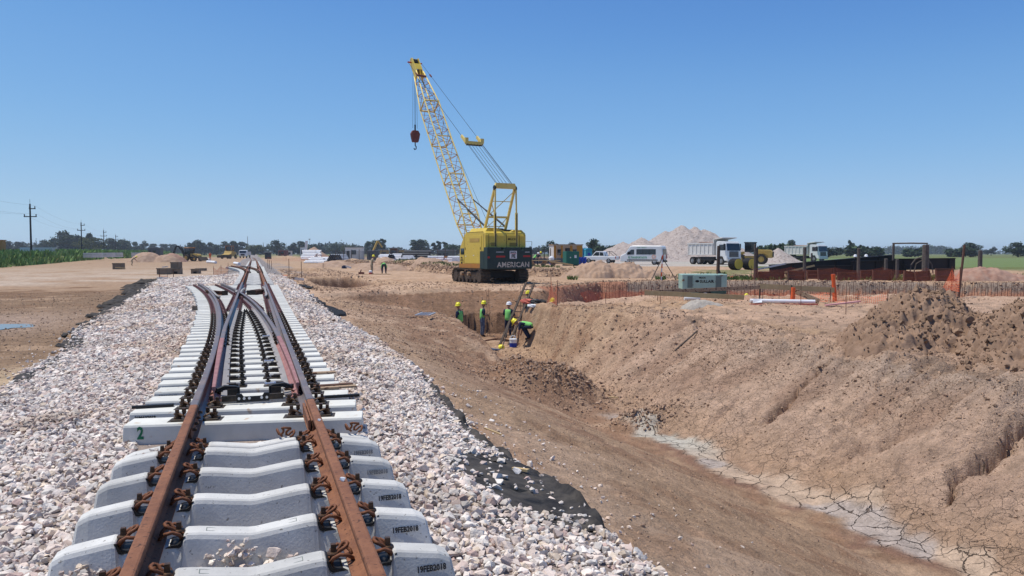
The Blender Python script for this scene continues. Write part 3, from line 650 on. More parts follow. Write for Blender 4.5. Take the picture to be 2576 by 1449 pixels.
def ballast_points(r0, r1, per, size, seed, layers=2):
    g = np.random.default_rng(seed)
    sl_, sh_ = -7.6 if r1 > 20 else -4.9, 2.95
    N = int((sh_ - sl_) * (r1 - r0) * per)
    s = g.uniform(sl_, sh_, N); r = g.uniform(r0, r1, N)
    er = edge_right(r) + g.normal(.02, .09, N); el = edge_left(r) - g.normal(.02, .12, N)
    half_l = -.98 - clv(r) * (r < 39); keep = (s > el) & (s < er)
    under = (s > half_l) & (s < .93)
    keep &= ~under
    keep &= g.uniform(0, 1, N) > bare_patch(s, r) * .93
    # few stones hug the ends of the beds
    s, r = s[keep], r[keep]
    x = (s + S0) * CT - r * ST; y = (s + S0) * ST + r * CT
    z = height(x, y, False)
    sz = size * np.minimum(g.lognormal(-.06, .42, len(s)), 2.1) * .5
    z = z + g.uniform(-.2, .75, len(s)) * size * .7
    # a heaped shoulder against the sleeper ends
    return np.stack([x, y, z], 1), sz
parts = [ballast_points(1.0, 10.5, 900, .058, 11), ballast_points(10.5, 19, 620, .072, 12), ballast_points(19, 32, 330, .098, 13), ballast_points(32, 63.5, 120, .15, 14)]
BP = np.concatenate([a for a, b in parts]); BS = np.concatenate([b for a, b in parts])
o = scatter('ballast_stones', BP, BS, ROCKS, stone_cols, M['stone'], 5)
tag(o, 'pinkish grey crushed stone ballast on both sides of the track', 'ballast', kind='stuff')
# stones lying between and on the sleepers, and strays on the soil
def pile_points(cs, cr, a, b, n, seed, z0, h, size=.045):
    g = np.random.default_rng(seed); u = g.normal(0, .5, n); v = g.normal(0, .5, n)
    s = cs + a * u; r = cr + b * v; x = (s + S0) * CT - r * ST; y = (s + S0) * ST + r * CT
    z = z0 + h * np.exp(-(u * u + v * v)) * g.uniform(.1, 1, n)
    return np.stack([x, y, z], 1), size * .5 * g.lognormal(0, .3, n)
g_ = np.random.default_rng(77)
crib = []
for k in range(9):                                         # thin stones on the bed in the cribs
    N = 130; s = g_.uniform(-.95, .9, N); r = 3.05 + .6 * k + g_.uniform(-.17, .17, N)
    x = (s + S0) * CT - r * ST; y = (s + S0) * ST + r * CT; crib.append((np.stack([x, y, np.full(N, -.2) + g_.uniform(-.01, .025, N)], 1), .024 * g_.lognormal(0, .3, N)))
crib.append(pile_points(-.06, 3.66, .26, .11, 90, 1, -.17, .20, .05)); crib.append(pile_points(-.08, 4.26, .30, .10, 80, 2, -.17, .19, .045))
crib.append(pile_points(-.80, 4.25, .22, .11, 70, 3, -.17, .17, .045)); crib.append(pile_points(-.70, 6.45, .25, .10, 60, 4, -.15, .17, .06))
crib.append(pile_points(-.62, 3.9, .12, .09, 26, 6, -.15, .12, .04)); crib.append(pile_points(.82, 3.0, .2, .08, 24, 7, -.13, .14, .05))
N = 420; s = g_.uniform(2.5, 5.2, N); r = g_.uniform(3.5, 14, N); s = 2.45 + (s - 2.5) * g_.uniform(0, 1, N) ** 1.7
x = (s + S0) * CT - r * ST; y = (s + S0) * ST + r * CT; crib.append((np.stack([x, y, height(x, y, False) + .01], 1), .018 * g_.lognormal(0, .4, N)))
N = 300; s = -3.6 - np.abs(g_.normal(0, .8, N)); r = g_.uniform(9, 30, N)
x = (s + S0) * CT - r * ST; y = (s + S0) * ST + r * CT; crib.append((np.stack([x, y, height(x, y, False) + .01], 1), .02 * g_.lognormal(0, .4, N)))
o = scatter('loose_stones', np.concatenate([a for a, b in crib]), np.concatenate([b for a, b in crib]), ROCKS, stone_cols, M['stone'], 6)
tag(o, 'loose ballast stones strewn in the cribs between sleepers and along the soil edge', 'stones', kind='stuff')
# clods of soil
def clod_cols(base):
    def f(g, N):
        c = np.array(base)[None] * g.uniform(.75, 1.15, N)[:, None]; return c
    return f
CL = rock_protos(6, 9, .75)
def clods():
    g = np.random.default_rng(21); out = []
    def reg(N, fs, smin, smax, pw=2.9, emb=.1):
        N = int(N * 1.6); smax *= .62; smin *= .8
        x, y = fs(N); z = height(x, y); sz = smin * (1 - g.uniform(0, 1, N) * (1 - (smin / smax) ** (pw - 1))) ** (-1 / (pw - 1))
        out.append((np.stack([x, y, z + sz * emb], 1), np.minimum(sz, smax)))
    def track(s0, s1, r0, r1, ps=1):
        def f(N):
            s = g.uniform(s0, s1, N); r = g.uniform(r0, r1, N); return (s + S0) * CT - r * ST, (s + S0) * ST + r * CT
        return f
    def blob(cx, cy, a, b):
        return lambda N: (cx + g.normal(0, a, N), cy + g.normal(0, b, N))
    reg(4200, track(2.6, 8.2, 3.5, 20), .007, .05)
    reg(5200, track(3.0, 8.5, 18, 36), .015, .11)
    reg(5200, track(9.5, 14.5, 18, 31), .015, .14)
    reg(5200, track(11.5, 15, 8, 20), .012, .1)
    reg(4200, track(9.5, 13, 7, 19), .008, .06)
    reg(2200, blob(.95, 21.9, .95, .85), .02, .16, 2.2)
    reg(500, blob(3.3, 18.7, .5, .35), .02, .13, 2.2)
    reg(3200, track(12.5, 30, 14, 36), .02, .16)
    reg(2200, track(3, 20, 36, 52), .03, .16)
    reg(1500, track(2.8, 9, 50, 100), .04, .2)
    reg(3200, track(-10, -3.9, 13, 27), .012, .08); reg(1500, track(-14, -5, 27, 45), .02, .09)
    def bankf(N):
        x = g.uniform(-30, 22, N); y = np.interp(x, BX, BV) + g.normal(.7, 1.2, N); return x, y
    reg(3800, bankf, .05, .35, 2.3)
    def wallf(N):
        x = g.uniform(1, 36, N); y = np.interp(x, CXs, CVs) + g.normal(.3, .8, N); return x, y
    reg(1500, wallf, .04, .22, 2.3)
    P = np.concatenate([a for a, b in out]); S = np.concatenate([b for a, b in out])
    o = scatter('soil_clods', P, S, CL, clod_cols((.37, .25, .17)), M['clod'], 8, 1.3)
    tag(o, 'crumbled brown clods of dug soil strewn over the slopes and pits', 'soil', kind='stuff')
clods()

# ============================================================ GEOTEXTILE
def ribbon(name, pts_fn, ts, across, m, label, group=None):
    """a cloth strip: pts_fn(t, u) -> (x, y, z), u across"""
    V = []; F = []; nu = len(across)
    for t in ts:
        for u in across: V.append(pts_fn(t, u))
    for i in range(len(ts) - 1):
        for j in range(nu - 1):
            a = i * nu + j; F.append((a, a + 1, a + nu + 1, a + nu))
    mb = MB(); mb.add(V, F); o = mb.build(name, m, smooth=True)
    so_ = o.modifiers.new('thickness', 'SOLIDIFY'); so_.thickness = .006
    tag(o, label, 'fabric', group); return o
def right_cloth(t, u):
    a = np.array([t * 3.1]); wob = float(vn(a, a * 0, 200)[0]); w2 = float(vn(a * 2.7, a * 0 + 4, 201)[0])
    s_ = float(edge_right(np.array([t]))[0])
    hgt = (.085 + .035 * wob + .02 * w2) * (1 - .55 * max(0, min(1, (t - 8) / 5))) * (1 if t < 13 else .6)
    prof = [(-.3, .0), (-.16, .02), (-.06, .3), (-.02, .8), (.02, 1.0), (.05, .75), (.075, .08), (.11, 0)]
    ds, dh = prof[u]; s_ += ds * (1 + .25 * w2) * (1 - .45 * max(0, min(1, (t - 7.8) / 1.5))) + .05 * wob
    x, y = TW(s_, t); z = float(height(np.array([x]), np.array([y]), False)[0]) + .012 + dh * hgt + (.012 * float(vn(a * 9, a * 0 + u * 2.3, 203)[0]))
    return (x, y, z)
ribbon('geotextile_edge', right_cloth, np.arange(4.75, 13.2, .06), range(8), M['fabric_dusty'], 'black cloth edge curling up along the right foot of the ballast')
def bare_cloth(t, u):
    s_ = 1.55 + u * .1; x, y = TW(s_, t); z = float(height(np.array([x]), np.array([y]), False)[0]) + .008 + .012 * float(vn(np.array([t * 5.]), np.array([u * .7]), 204)[0]); return (x, y, z)
ribbon('geotextile_sheet', bare_cloth, np.arange(4.7, 7.0, .07), range(9), M['fabric_dusty'], 'flat black cloth showing through a gap in the right ballast')
def bare_cloth2(t, u):
    s_ = -3.55 + u * .1; x, y = TW(s_, t); z = float(height(np.array([x]), np.array([y]), False)[0]) + .008 + .01 * float(vn(np.array([t * 5.]), np.array([u * .7]), 205)[0]); return (x, y, z)
ribbon('geotextile_sheet', bare_cloth2, np.arange(7.1, 8.5, .07), range(9), M['fabric_dusty'], 'flat black cloth showing through thin ballast at the left frame edge')
def left_cloth(t, u):
    a = np.array([t * 1.7]); w1 = float(vn(a, a * 0, 210)[0]); w2 = float(vn(a * 2.3, a * 0 + 3, 211)[0])
    wid = np.interp(t, [10, 16, 22, 30, 42, 60, 64], [.12, .28, .35, .55, .8, 1.2, .7]) * (.8 + .9 * w1)
    s_ = float(edge_left(np.array([t]))[0]) + .25 - wid * u / 9.0 + .08 * w2
    x, y = TW(s_, t); rr = np.array([x * 2.1]); cc = np.array([y * 2.1])
    z = float(height(np.array([x]), np.array([y]), False)[0]) + .02 + (.2 * abs(float(vn(rr, cc, 212)[0])) + .07 * float(vn(rr * 3, cc * 3, 213)[0])) * min(1, wid) * (1 if 0 < u < 9 else .1)
    return (x, y, z + .01)
ribbon('geotextile_edge', left_cloth, np.arange(10.5, 64, .14), range(10), M['fabric_dusty'], 'crumpled black cloth along the left foot of the ballast')
def far_cloth(r0, r1, sc, wd, lab):
    def f(t, u):
        s_ = sc + wd * (u / 5 - .5) * (1 + .4 * float(vn(np.array([t * .9]), np.array([0.]), 220)[0])) + .25 * float(vn(np.array([t * .6]), np.array([1.]), 221)[0]); x, y = TW(s_, t)
        return (x, y, float(height(np.array([x]), np.array([y]), False)[0]) + .03 + .07 * abs(float(vn(np.array([t * 2.]), np.array([u * .8]), 222)[0])))
    ribbon('geotextile_scrap', f, np.arange(r0, r1, .25), range(6), M['fabric'], lab)
far_cloth(24.5, 36, 2.55, .42, 'thin black cloth strip at the right ballast foot beside the frog')
far_cloth(44, 50, 3.0, .5, 'rumpled black cloth scrap beside the timber boards')
# ============================================================ TRACK
ORD = ['nearest', 'second', 'third', 'fourth', 'fifth', 'sixth', 'seventh', 'eighth', 'ninth', 'tenth', 'eleventh', 'twelfth', 'thirteenth', 'fourteenth', 'fifteenth', 'sixteenth', 'seventeenth', 'eighteenth', 'nineteenth', 'twentieth']
TENS = {20: 'twenty', 30: 'thirty', 40: 'forty', 50: 'fifty'}
def ordw(n):                                                # n from 1
    if n <= 20: return ORD[n - 1]
    t, u = n // 10 * 10, n % 10
    return {30: 'thirtieth', 40: 'fortieth', 50: 'fiftieth'}[t] if u == 0 else TENS[t] + ' ' + ('first' if u == 1 else ORD[u - 1])
RAIL_P = [(-.070, 0), (.070, 0), (.070, .010), (.030, .022), (.009, .040), (.008, .100), (.014, .116), (.034, .124), (.035, .146), (.031, .155), (.022, .159), (-.022, .159), (-.031, .155), (-.035, .146), (-.034, .124), (-.014, .116), (-.008, .100), (-.009, .040), (-.030, .022), (-.070, .010)]
def rail(name, path, m, label, cat='rail', z=.011, prof=RAIL_P, group=None, parent=None, scale_fn=None):
    """a steel rail swept along (s, r) points"""
    pts = [Vector((*TW(a, b), 0)) for a, b in path]; o0 = pts[0].copy(); V = []; n = len(prof)
    for i, p in enumerate(pts):
        d = (pts[min(i + 1, len(pts) - 1)] - pts[max(i - 1, 0)]).normalized(); x = Vector((d.y, -d.x, 0))
        kf = scale_fn(i / (len(pts) - 1)) if scale_fn else 1
        for u, v in prof: V.append((p - o0 + x * u * (kf if v > .03 else 1)) + Vector((0, 0, v)))
    F = [(i * n + k, i * n + (k + 1) % n, (i + 1) * n + (k + 1) % n, (i + 1) * n + k) for i in range(len(pts) - 1) for k in range(n)]
    F += [tuple(range(n - 1, -1, -1)), tuple(range((len(pts) - 1) * n, len(pts) * n))]
    mb = MB(); mb.add(V, F); o = mb.build(name, m, loc=(o0.x, o0.y, z), parent=parent)
    if label: tag(o, label, cat, group)
    return o
def lin(s0, r0, s1, r1, n=2): return [(s0 + (s1 - s0) * k / (n - 1), r0 + (r1 - r0) * k / (n - 1)) for k in range(n)]
HL, HR = -.505, .515                                        # head centre lines in track frame

# ---- ordinary sleepers -------------------------------------------------
SLST = [(-.97, -.03, .058), (-.955, -.005, .062), (-.90, .022, .064), (-.685, .056, .064), (-.668, .052, .064), (-.652, .0, .064), (-.636, -.016, .064), (-.622, .0, .064), (-.39, .0, .064), (-.374, -.016, .064), (-.358, .0, .064), (-.342, .052, .064), (-.325, .058, .064), (-.27, .054, .064), (-.02, .020, .064)]
SLST = SLST + [(-a, b, c) for a, b, c in reversed(SLST)]
def sleeper_mesh():
    mb = MB(); V = []; n = 8
    for x, zt, w in SLST:
        e = .03 if abs(x) < .96 else .0
        xb = math.copysign(min(abs(x) + (.03 if abs(x) > .95 else 0), 1.0), x)
        wb = w + .074
        V += [(xb, -wb, -.225), (xb, wb, -.225), (x, w + .012, zt - .028), (x, w, zt - .008), (x, w - .012, zt), (x, -w + .012, zt), (x, -w, zt - .008), (x, -w - .012, zt - .028)]
    F = [(i * n + k, i * n + (k + 1) % n, (i + 1) * n + (k + 1) % n, (i + 1) * n + k) for i in range(len(SLST) - 1) for k in range(n)]
    F += [tuple(range(n)), tuple(range((len(SLST) - 1) * n, len(SLST) * n))]
    mb.add(V, F); return mb
def face_y(z, zt=.05): return -(.064 + .012 + (.062) * min(1, max(0, (zt - .028 - z) / .25))) - .003
def clip_mb(sx):
    """spring clip: two loops round the bolt with its ends on the rail foot"""
    half = [(.0, -.03, .026), (.004, -.052, .04), (.03, -.068, .062), (.066, -.072, .07), (.098, -.06, .05), (.112, -.04, .02), (.104, -.02, .022), (.082, -.012, .05), (.06, -.02, .072), (.046, -.036, .086), (.03, -.03, .094), (.022, 0, .096)]
    pts = half + [(a, -b, c) for a, b, c in reversed(half[:-1])]
    mb = MB(); mb.tube([(sx * a, b, c) for a, b, c in pts], .0098, 6); return mb
def screw_mb(sx):
    mb = MB(); c = (sx * .062, 0, 0)
    mb.lathe([(.03, .052), (.032, .06), (.028, .066), (.018, .068)], 12, c)
    mb.tbox(c[0] - .014, c[0] + .014, -.014, .014, .068, .105, .002, .002); return mb
def guide_mb(sx):
    mb = MB(); mb.prism([(sx * .0, -.008), (sx * .03, .004), (sx * .06, .005), (sx * .073, .012), (sx * .09, .044), (sx * .098, .046), (sx * .086, 0), (sx * .07, -.012)], -.07, .07, 'y'); return mb
def make_sleeper():
    root = sleeper_mesh().build('concrete_sleeper', M['conc'], bevel=.004)
    root.rotation_euler.z = TH
    for side, xc in ((-1, HL), (1, HR)):
        for sx in (-1, 1):
            x0 = xc + sx * .072
            g = guide_mb(sx).build('guide_plate', M['black'], root, loc=(x0, 0, .0))
            c = clip_mb(sx).build('rail_clip', M['clip'], root, loc=(x0 - sx * .03, 0, .004), smooth=True)
            screw_mb(sx).build('screw_bolt', M['bolt'], c, loc=(sx * .03, 0, -.004))
    return root
sl0 = make_sleeper(); n_sl = 0
rr_near = [2.6, 3.2, 3.8, 4.38, 4.98, 5.59, 6.17, 6.62]                 # rows from behind the frame edge up to the first turnout bearer
near_sl = []
for k, r_ in enumerate(rr_near):
    o = sl0 if k == 0 else copy_tree(sl0)
    x, y = TW(0, r_); o.location = (x, y, 0 if k < 7 else -.065); near_sl.append(o)
    tag(o, 'humped grey concrete sleeper, %s from the bottom of the photo, under the rusty rails' % ordw(k + 1), 'sleeper', 'humped concrete sleepers under the near rusty rails')
for k, o in enumerate(near_sl):
    t = text('19FEB2018', .042, M['ink'] if k not in (6, 5) else M['inkpale'], o, (.755 + .012 * (k % 3), face_y(-.05) + .0, -.058), (R(76.5), 0, R(.6 * ((k * 7) % 5 - 2))), 'date_stamp', .0015, .0012, .8, space=1.0)
    if k < 6:
        text('3', .04, M['inkpale'], o, (.905, face_y(-.16), -.175), (R(76.5), 0, 0), 'number_stamp', .0015, .0, .9)
for k in (0, 1, 2, 3):                                       # pads of stamped relief on the sleeper tops
    for xs in (-.16, .16):
        mb = MB(); a, b = .075, .026
        zt = float(np.interp(abs(xs), [.02, .27, .325, .685, .9], [.012, .056, .058, .056, .022])); sl_ = (1 if xs > 0 else -1) * (.176 if abs(xs) < .3 else -.158)
        for (x0, x1, y0, y1) in ((-a, a, -b, -b + .003), (-a, a, b - .003, b), (-a, -a + .003, -b, b), (a - .003, a, -b, b)):
            mb.add([(x0, y0, x0 * sl_ + .0012), (x1, y0, x1 * sl_ + .0012), (x1, y1, x1 * sl_ + .0012), (x0, y1, x0 * sl_ + .0012)], [(0, 1, 2, 3)])
        mb.build('cast_mark', M['grille'], near_sl[k], loc=(xs, 0, zt))
# clips lying loose on the last sleeper
for xs, lab in ((.26, 'loose rusty spring clip resting on a sleeper left of the right rail'), (.83, 'loose rusty spring clip resting on a sleeper right of the right rail')):
    x, y = TW(xs, rr_near[7] - .0); o = clip_mb(1).build('loose_rail_clip', M['clip'], None, loc=(x, y, .04), rz=TH + 1.7, smooth=True); o.rotation_euler.x = R(10); o.location.z -= .065; tag(o, lab, 'clip')

# ---- rails -------------------------------------------------------------
J = 7.42                                                     # joint with the turnout
rail('rail', lin(HL, -2, HL, J, 2), M['rust'], 'rusty brown rail on the left, running from the bottom edge to the turnout joint')
rail('rail', lin(HR, -2, HR, J - .06, 2), M['rust'], 'rusty brown rail on the right, running from the bottom edge to the turnout joint')
def fishplate(s_, r_, ln, m, lab, side):
    x, y = TW(s_ + side * .017, r_); mb = MB()
    mb.prism([(0, .028), (side * .022, .022), (side * .014, .05), (side * .016, .09), (side * .026, .112), (0, .118)], -ln / 2, ln / 2, 'y')
    o = mb.build('fishplate', m, loc=(x, y, .011), rz=TH); tag(o, lab, 'rail joint plate')
    for q in (-.36, -.12, .12, .36):
        b = MB(); b.cyl((side * .012, q * ln, .07), (side * .05, q * ln, .07), .013, n=6); b.build('bolt', M['bolt'], o)
    return o
fishplate(HL, J - .28, 1.0, M['rust'], 'rusty joint plate on the inner side of the left rail joint', 1)
fishplate(HR, J - .33, .95, M['rust'], 'rusty joint plate on the inner side of the right rail joint', -1)
# stub of cut rail web beside the right joint
x, y = TW(HR - .062, J - .36); mb = MB(); mb.prism([(-.004, .02), (.012, .02), (.016, .1), (.01, .112), (-.008, .108)], -.42, .38, 'y'); o = mb.build('rail_offcut', M['rust'], loc=(x, y, .012), rz=TH); tag(o, 'ragged rusty strip of rail standing beside the right joint', 'rail piece')

def turnout(off, near):
    """stock rails, switch rails, frog, guard rails of one turnout shifted by off metres along the track"""
    w = 'near' if near else 'far'
    top = M['railtop'] if near else M['rust']
    def P(f, r0, r1, n): return [(f(r0 + (r1 - r0) * k / (n - 1)), r0 + (r1 - r0) * k / (n - 1) + off) for k in range(n)]
    k_ = .0022; c_ = lambda r: k_ * max(r - 8.5, 0) ** 2
    rail('stock_rail', P(lambda r: HL - c_(r), J, 38.2, 34), top, 'blue-grey curved outer rail of the %s turnout, bending left' % w)
    rail('stock_rail', P(lambda r: HR, J - .04 if near else J, 38.4, 6), top, 'blue-grey straight right-hand outer rail of the %s turnout' % w)
    # straight switch rail: opens at its toe, lies on the gauge line at the heel
    f = lambda r: HL + .125 * max(0, 1 - (r - 8.35) / 7.5) ** 1.4
    rail('switch_rail', P(f, 8.35, 13.2, 16), M['railred'], 'red-primed straight switch blade lying open beside the left rail of the %s turnout' % w, scale_fn=lambda t: .55 + .45 * min(1, t * 1.4))
    rail('closure_rail', P(lambda r: f(r), 13.2, 29.0, 16), top, 'blue-grey straight closure rail running into the frog of the %s turnout' % w)
    g = lambda r: HR - c_(r) - .06 - .0 * r
    g2 = lambda r: HR - .062 - (k_ * max(r - 8.5, 0) ** 2) + .0
    rail('switch_rail', P(g2, 8.35, 13.2, 16), M['railred'], 'red-primed curved switch blade closed against the right rail of the %s turnout' % w, scale_fn=lambda t: .5 + .5 * min(1, t * 1.4))
    rail('closure_rail', P(lambda r: g2(r) + .0, 13.2, 28.6, 26), top, 'blue-grey curved closure rail sweeping left into the frog of the %s turnout' % w)
    # wide sliding-plate flanges beside the blades
    rail('switch_flange', P(lambda r: f(r) + .10, 8.4, 22, 16), M['railgrey'], 'pale machined flange along the straight blade of the %s turnout' % w, z=.03, prof=[(-.035, 0), (.035, 0), (.035, .012), (-.035, .022)], cat='rail part')
    rail('switch_flange', P(lambda r: g2(r) - .10, 8.4, 22, 24), M['railgrey'], 'pale machined flange along the curved blade of the %s turnout' % w, z=.03, prof=[(-.035, 0), (.035, 0), (.035, .022), (-.035, .012)], cat='rail part')
    # frog: the two running edges cross
    rf = 8.5 + math.sqrt((HR - .062 - HL) / k_)
    fr = rail('frog', P(lambda r: HL, 29.0, 38.4, 6), M['railtop'], 'cast steel crossing frog where the rails of the %s turnout meet' % w, cat='crossing')
    q = rail('wing_rail', P(lambda r: g2(r), 28.6, 37.6, 12), M['railtop'], None, parent=None)
    q.parent = fr; q.location = q.location - fr.location
    for sg, r0_ in ((1, 26.6), (-1, 27.2)):
        a = P(lambda r: (HL + sg * .085 + sg * .08 * max(0, (r - 30.5) / 1.6)) if sg > 0 else (HL - .085 - .13 * max(0, (r - 30) / 2.5)), 28.8, 32.2, 6)
        q = rail('wing_rail', a, M['railgrey'] if near else top, None); q.parent = fr; q.location = q.location - fr.location
    # guard rails
    rail('guard_rail', P(lambda r: HR - .095 - .06 * max(0, (abs(r - 29.6) - 2.6) / 1.0), 26.0, 33.2, 9), M['railgrey'] if near else top, 'worn guard rail inside the right outer rail of the %s turnout' % w)
    rail('guard_rail', P(lambda r: HL - c_(r) + .095 + .06 * max(0, (abs(r - 29.6) - 2.6) / 1.0), 26.0, 33.2, 12), M['railgrey'] if near else top, 'worn guard rail inside the curved left rail of the %s turnout' % w)
    return c_, f, g2
c_, f_, g_fn = turnout(0, True)
turnout(54.0, False)
rail('rail', lin(HL, 38.4, HL, 54 + J, 3), M['rust'], 'rusty left rail between the two turnouts')
rail('rail', lin(HR, 38.4, HR, 54 + J, 3), M['rust'], 'rusty right rail between the two turnouts')
def bendr(s_): return [(s_ - .00006 * max(0, r - 140) ** 2, r) for r in (92.4, 120, 140, 155, 170, 190, 210, 230, 260)]
rail('rail', bendr(HL), M['rust'], 'distant rusty left rail beyond the far turnout')
rail('rail', bendr(HR), M['rust'], 'distant rusty right rail beyond the far turnout')
for zr in (10.2, 12.9, 15.2):                                # chalk marks on the rails are left to the rust texture
    pass

# ---- turnout bearers ---------------------------------------------------
def bearer_mb(x0, x1):
    mb = MB(); w, wb = .148, .168
    V = []; 
    for x, dx in ((x0, .012), (x1, -.012)):
        V += [(x, -wb, -.225), (x, wb, -.225), (x + dx, w + .012, -.02), (x + dx, w, 0), (x + dx, -w, 0), (x + dx, -w - .012, -.02)]
    n = 6; mb.add(V, [(k, (k + 1) % n, n + (k + 1) % n, n + k) for k in range(n)] + [tuple(range(n)), tuple(range(n, 2 * n))]); return mb
def bolt_geo(mb, x, y, z0, h=.075):
    mb.lathe([(.033, z0), (.033, z0 + .014), (.024, z0 + .018), (.024, z0 + .036), (.031, z0 + .04), (.031, z0 + .05)], 10, (x, y, 0)); mb.box(x - .015, x + .015, y - .015, y + .015, z0 + .05, z0 + .05 + h * .45)
_cache = {}
def data_copy(key, fn, parent, loc, name=None):
    if key not in _cache:
        o = fn(); _cache[key] = o; o.parent = parent; o.location = loc; return o
    o = _cache[key].copy(); COL.objects.link(o); o.parent = parent; o.location = loc; return o
def plate_o():                                               # plain plate for the first bearers
    mb = MB(); mb.box(-.235, .235, -.088, .088, -.002, .004); mb.box(-.205, .205, -.075, .075, .004, .016); return mb.build('base_plate', M['plate'], bevel=.003)
def bolt_o():
    mb = MB(); bolt_geo(mb, 0, 0, .0); return mb.build('plate_bolt', M['bolt'])
def clip_o(sx):
    def f():
        mb = MB()
        for yy in (0,):
            pts = [(.0, -.045, .02), (.03, -.05, .04), (.06, -.04, .055), (.072, -.01, .035), (.06, .01, .02), (.035, .02, .045), (.02, .0, .06), (.035, -.015, .05)]
            mb.tube([(sx * a, b, c) for a, b, c in pts], .01, 6)
        mb.box(sx * .03 - .016, sx * .03 + .016, -.016, .016, .06, .1)
        return mb.build('rail_clip', M['bolt'], smooth=False)
    return f
def slide_o(sx):
    def f():
        mb = MB(); mb.box(*sorted((sx * .06, sx * .33)), -.07, .07, .004, .014); mb.box(*sorted((sx * .08, sx * .21)), -.04, .04, .014, .045); mb.box(*sorted((sx * .21, sx * .235)), -.03, .03, .014, .035)
        bolt_geo(mb, sx * .285, 0, .014); return mb.build('slide_chair', M['plate'])
    return f
def farplate_o(red):
    def f():
        mb = MB(); mb.box(-.2, .2, -.08, .08, .001, .016)
        mb.m = 1
        for sx in (-1, 1): bolt_geo(mb, sx * .16, 0, .016); mb.box(sx * .1 - .02, sx * .1 + .02, -.05, .05, .02, .06)
        return mb.build('base_plate', [M['plate'], M['railred'] if red else M['bolt']])
    return f
SP = .555
stamp = {0: ('2', 'g'), 1: ('21MAY2019', 'i'), 2: ('23MAY2019', 'i'), 3: ('23MAY2019', 'p'), 4: ('21MAY2019', 'p'), 5: ('24MAY2019', 'p'), 6: ('21MAY2019', 'p'), 7: ('21MAY2019', 'p'), 8: ('21MAY2019', 'p')}
def bearers(off, near, N=57):
    for k in range(N):
        r_ = 7.50 + SP * k + min(k, 3) * .04
        cl = .0022 * max(r_ - 8.5, 0) ** 2
        x0 = -1.09 - .0 * k if r_ < 9 else -1.04 - cl * .97 - .02 * (k % 3); x1 = .98 + (.03 if k < 3 else 0) + max(0, r_ - 20) * .008
        if k == 0: x0, x1 = -1.10, 1.02
        if k == 1: x0, x1 = -1.13, 1.03
        if k == 2: x0, x1 = -1.06, 1.02
        b = bearer_mb(x0, x1).build('turnout_bearer', M['conc2'], bevel=.004 if (near and k < 14) else 0)
        x, y = TW(0, r_ + off); b.location = (x, y, 0); b.rotation_euler.z = TH - R(9) * max(0, 1 - k / 9)
        b.rotation_euler.z += 0
        if near: tag(b, 'long flat concrete bearer under the near turnout, %s row %s' % (ordw(k + 1), 'of all' if k == 0 else 'counted from its joint'), 'sleeper', 'flat concrete bearers under the near turnout')
        else: tag(b, 'flat concrete bearer of the far turnout beyond the tightly laid sleepers', 'sleeper', 'flat concrete bearers under the far turnout')
        if near and k in stamp:
            tx, kind = stamp[k]
            if kind == 'g': text('2', .15, M['green_paint'], b, (x0 + .13, -.168, -.122), (R(87.8), 0, 0), 'painted_number', .001, .006, .72)
            else: text(tx, .044, M['ink'] if kind == 'i' else M['inkpale'], b, (x0 + .06, -.165, -.065), (R(87.8), 0, 0), 'date_stamp', .0015, .002, .85)
        heads = [('L', HL - cl), ('R', HR)]
        if r_ > 8.3:
            heads += [('S', HL + (.125 * max(0, 1 - (r_ - 8.35) / 7.5) ** 1.4)), ('C', HR - .062 - cl)]
        if near and k < 3:
            for s_ in (HL, HR):
                if k == 2:
                    pass
                data_copy('plate', plate_o, b, (s_, 0, 0))
                pl = [c for c in [None]]
                for sx in (-1, 1):
                    data_copy('bolt', bolt_o, b, (s_ + sx * .165, 0, .016)); data_copy('clip%d' % sx, clip_o(sx), b, (s_ + sx * .075, 0, .012))
        else:
            red = near and r_ > 20
            if not near and k % 2: continue
            for tg, s_ in heads:
                if tg in 'SC' and near and r_ < 21:
                    sx = 1 if tg == 'S' else -1
                    data_copy('slide%d' % sx, slide_o(sx), b, (s_ if r_ > 9 else s_, 0, 0)); continue
                if near and r_ < 13 and tg in 'LR':
                    sx = -1 if tg == 'L' else 1
                    data_copy('bolt', bolt_o, b, (s_ + sx * .165, 0, .016)); data_copy('clip%d' % sx, clip_o(sx), b, (s_ + sx * .08, 0, .012)); data_copy('bolt', bolt_o, b, (s_ + sx * .105, .0, .03)); data_copy('plate', plate_o, b, (s_, 0, 0)); continue
                data_copy('far%d' % red, farplate_o(red), b, (s_, 0, 0))
bearers(0, True); bearers(54.0, False)
# tightly laid sleepers between the turnouts, and open track beyond
def plain_far(rs, lab, grp, tint):
    base = sleeper_mesh().build('concrete_sleeper', tint); base.rotation_euler.z = TH
    for xc in (HL, HR):
        mb = MB(); mb.box(-.14, -.06, -.06, .06, 0, .05); mb.box(.06, .14, -.06, .06, 0, .05); mb.build('rail_fastening', M['clip'], base, loc=(xc, 0, 0))
    for k, r_ in enumerate(rs):
        o = base if k == 0 else copy_tree(base); sft = -.00006 * max(0, r_ - 140) ** 2
        x, y = TW(sft, r_); o.location = (x, y, 0); tag(o, lab, 'sleeper', grp)
plain_far([39.2 + .5 * k for k in range(42)], 'grey concrete sleeper in the close-packed rows between the two turnouts', 'close-packed grey sleepers', M['conc'])
plain_far([92.9 + .62 * k for k in range(100)], 'small distant grey sleeper of the straight track beyond the far turnout', 'distant sleepers', M['conc'])

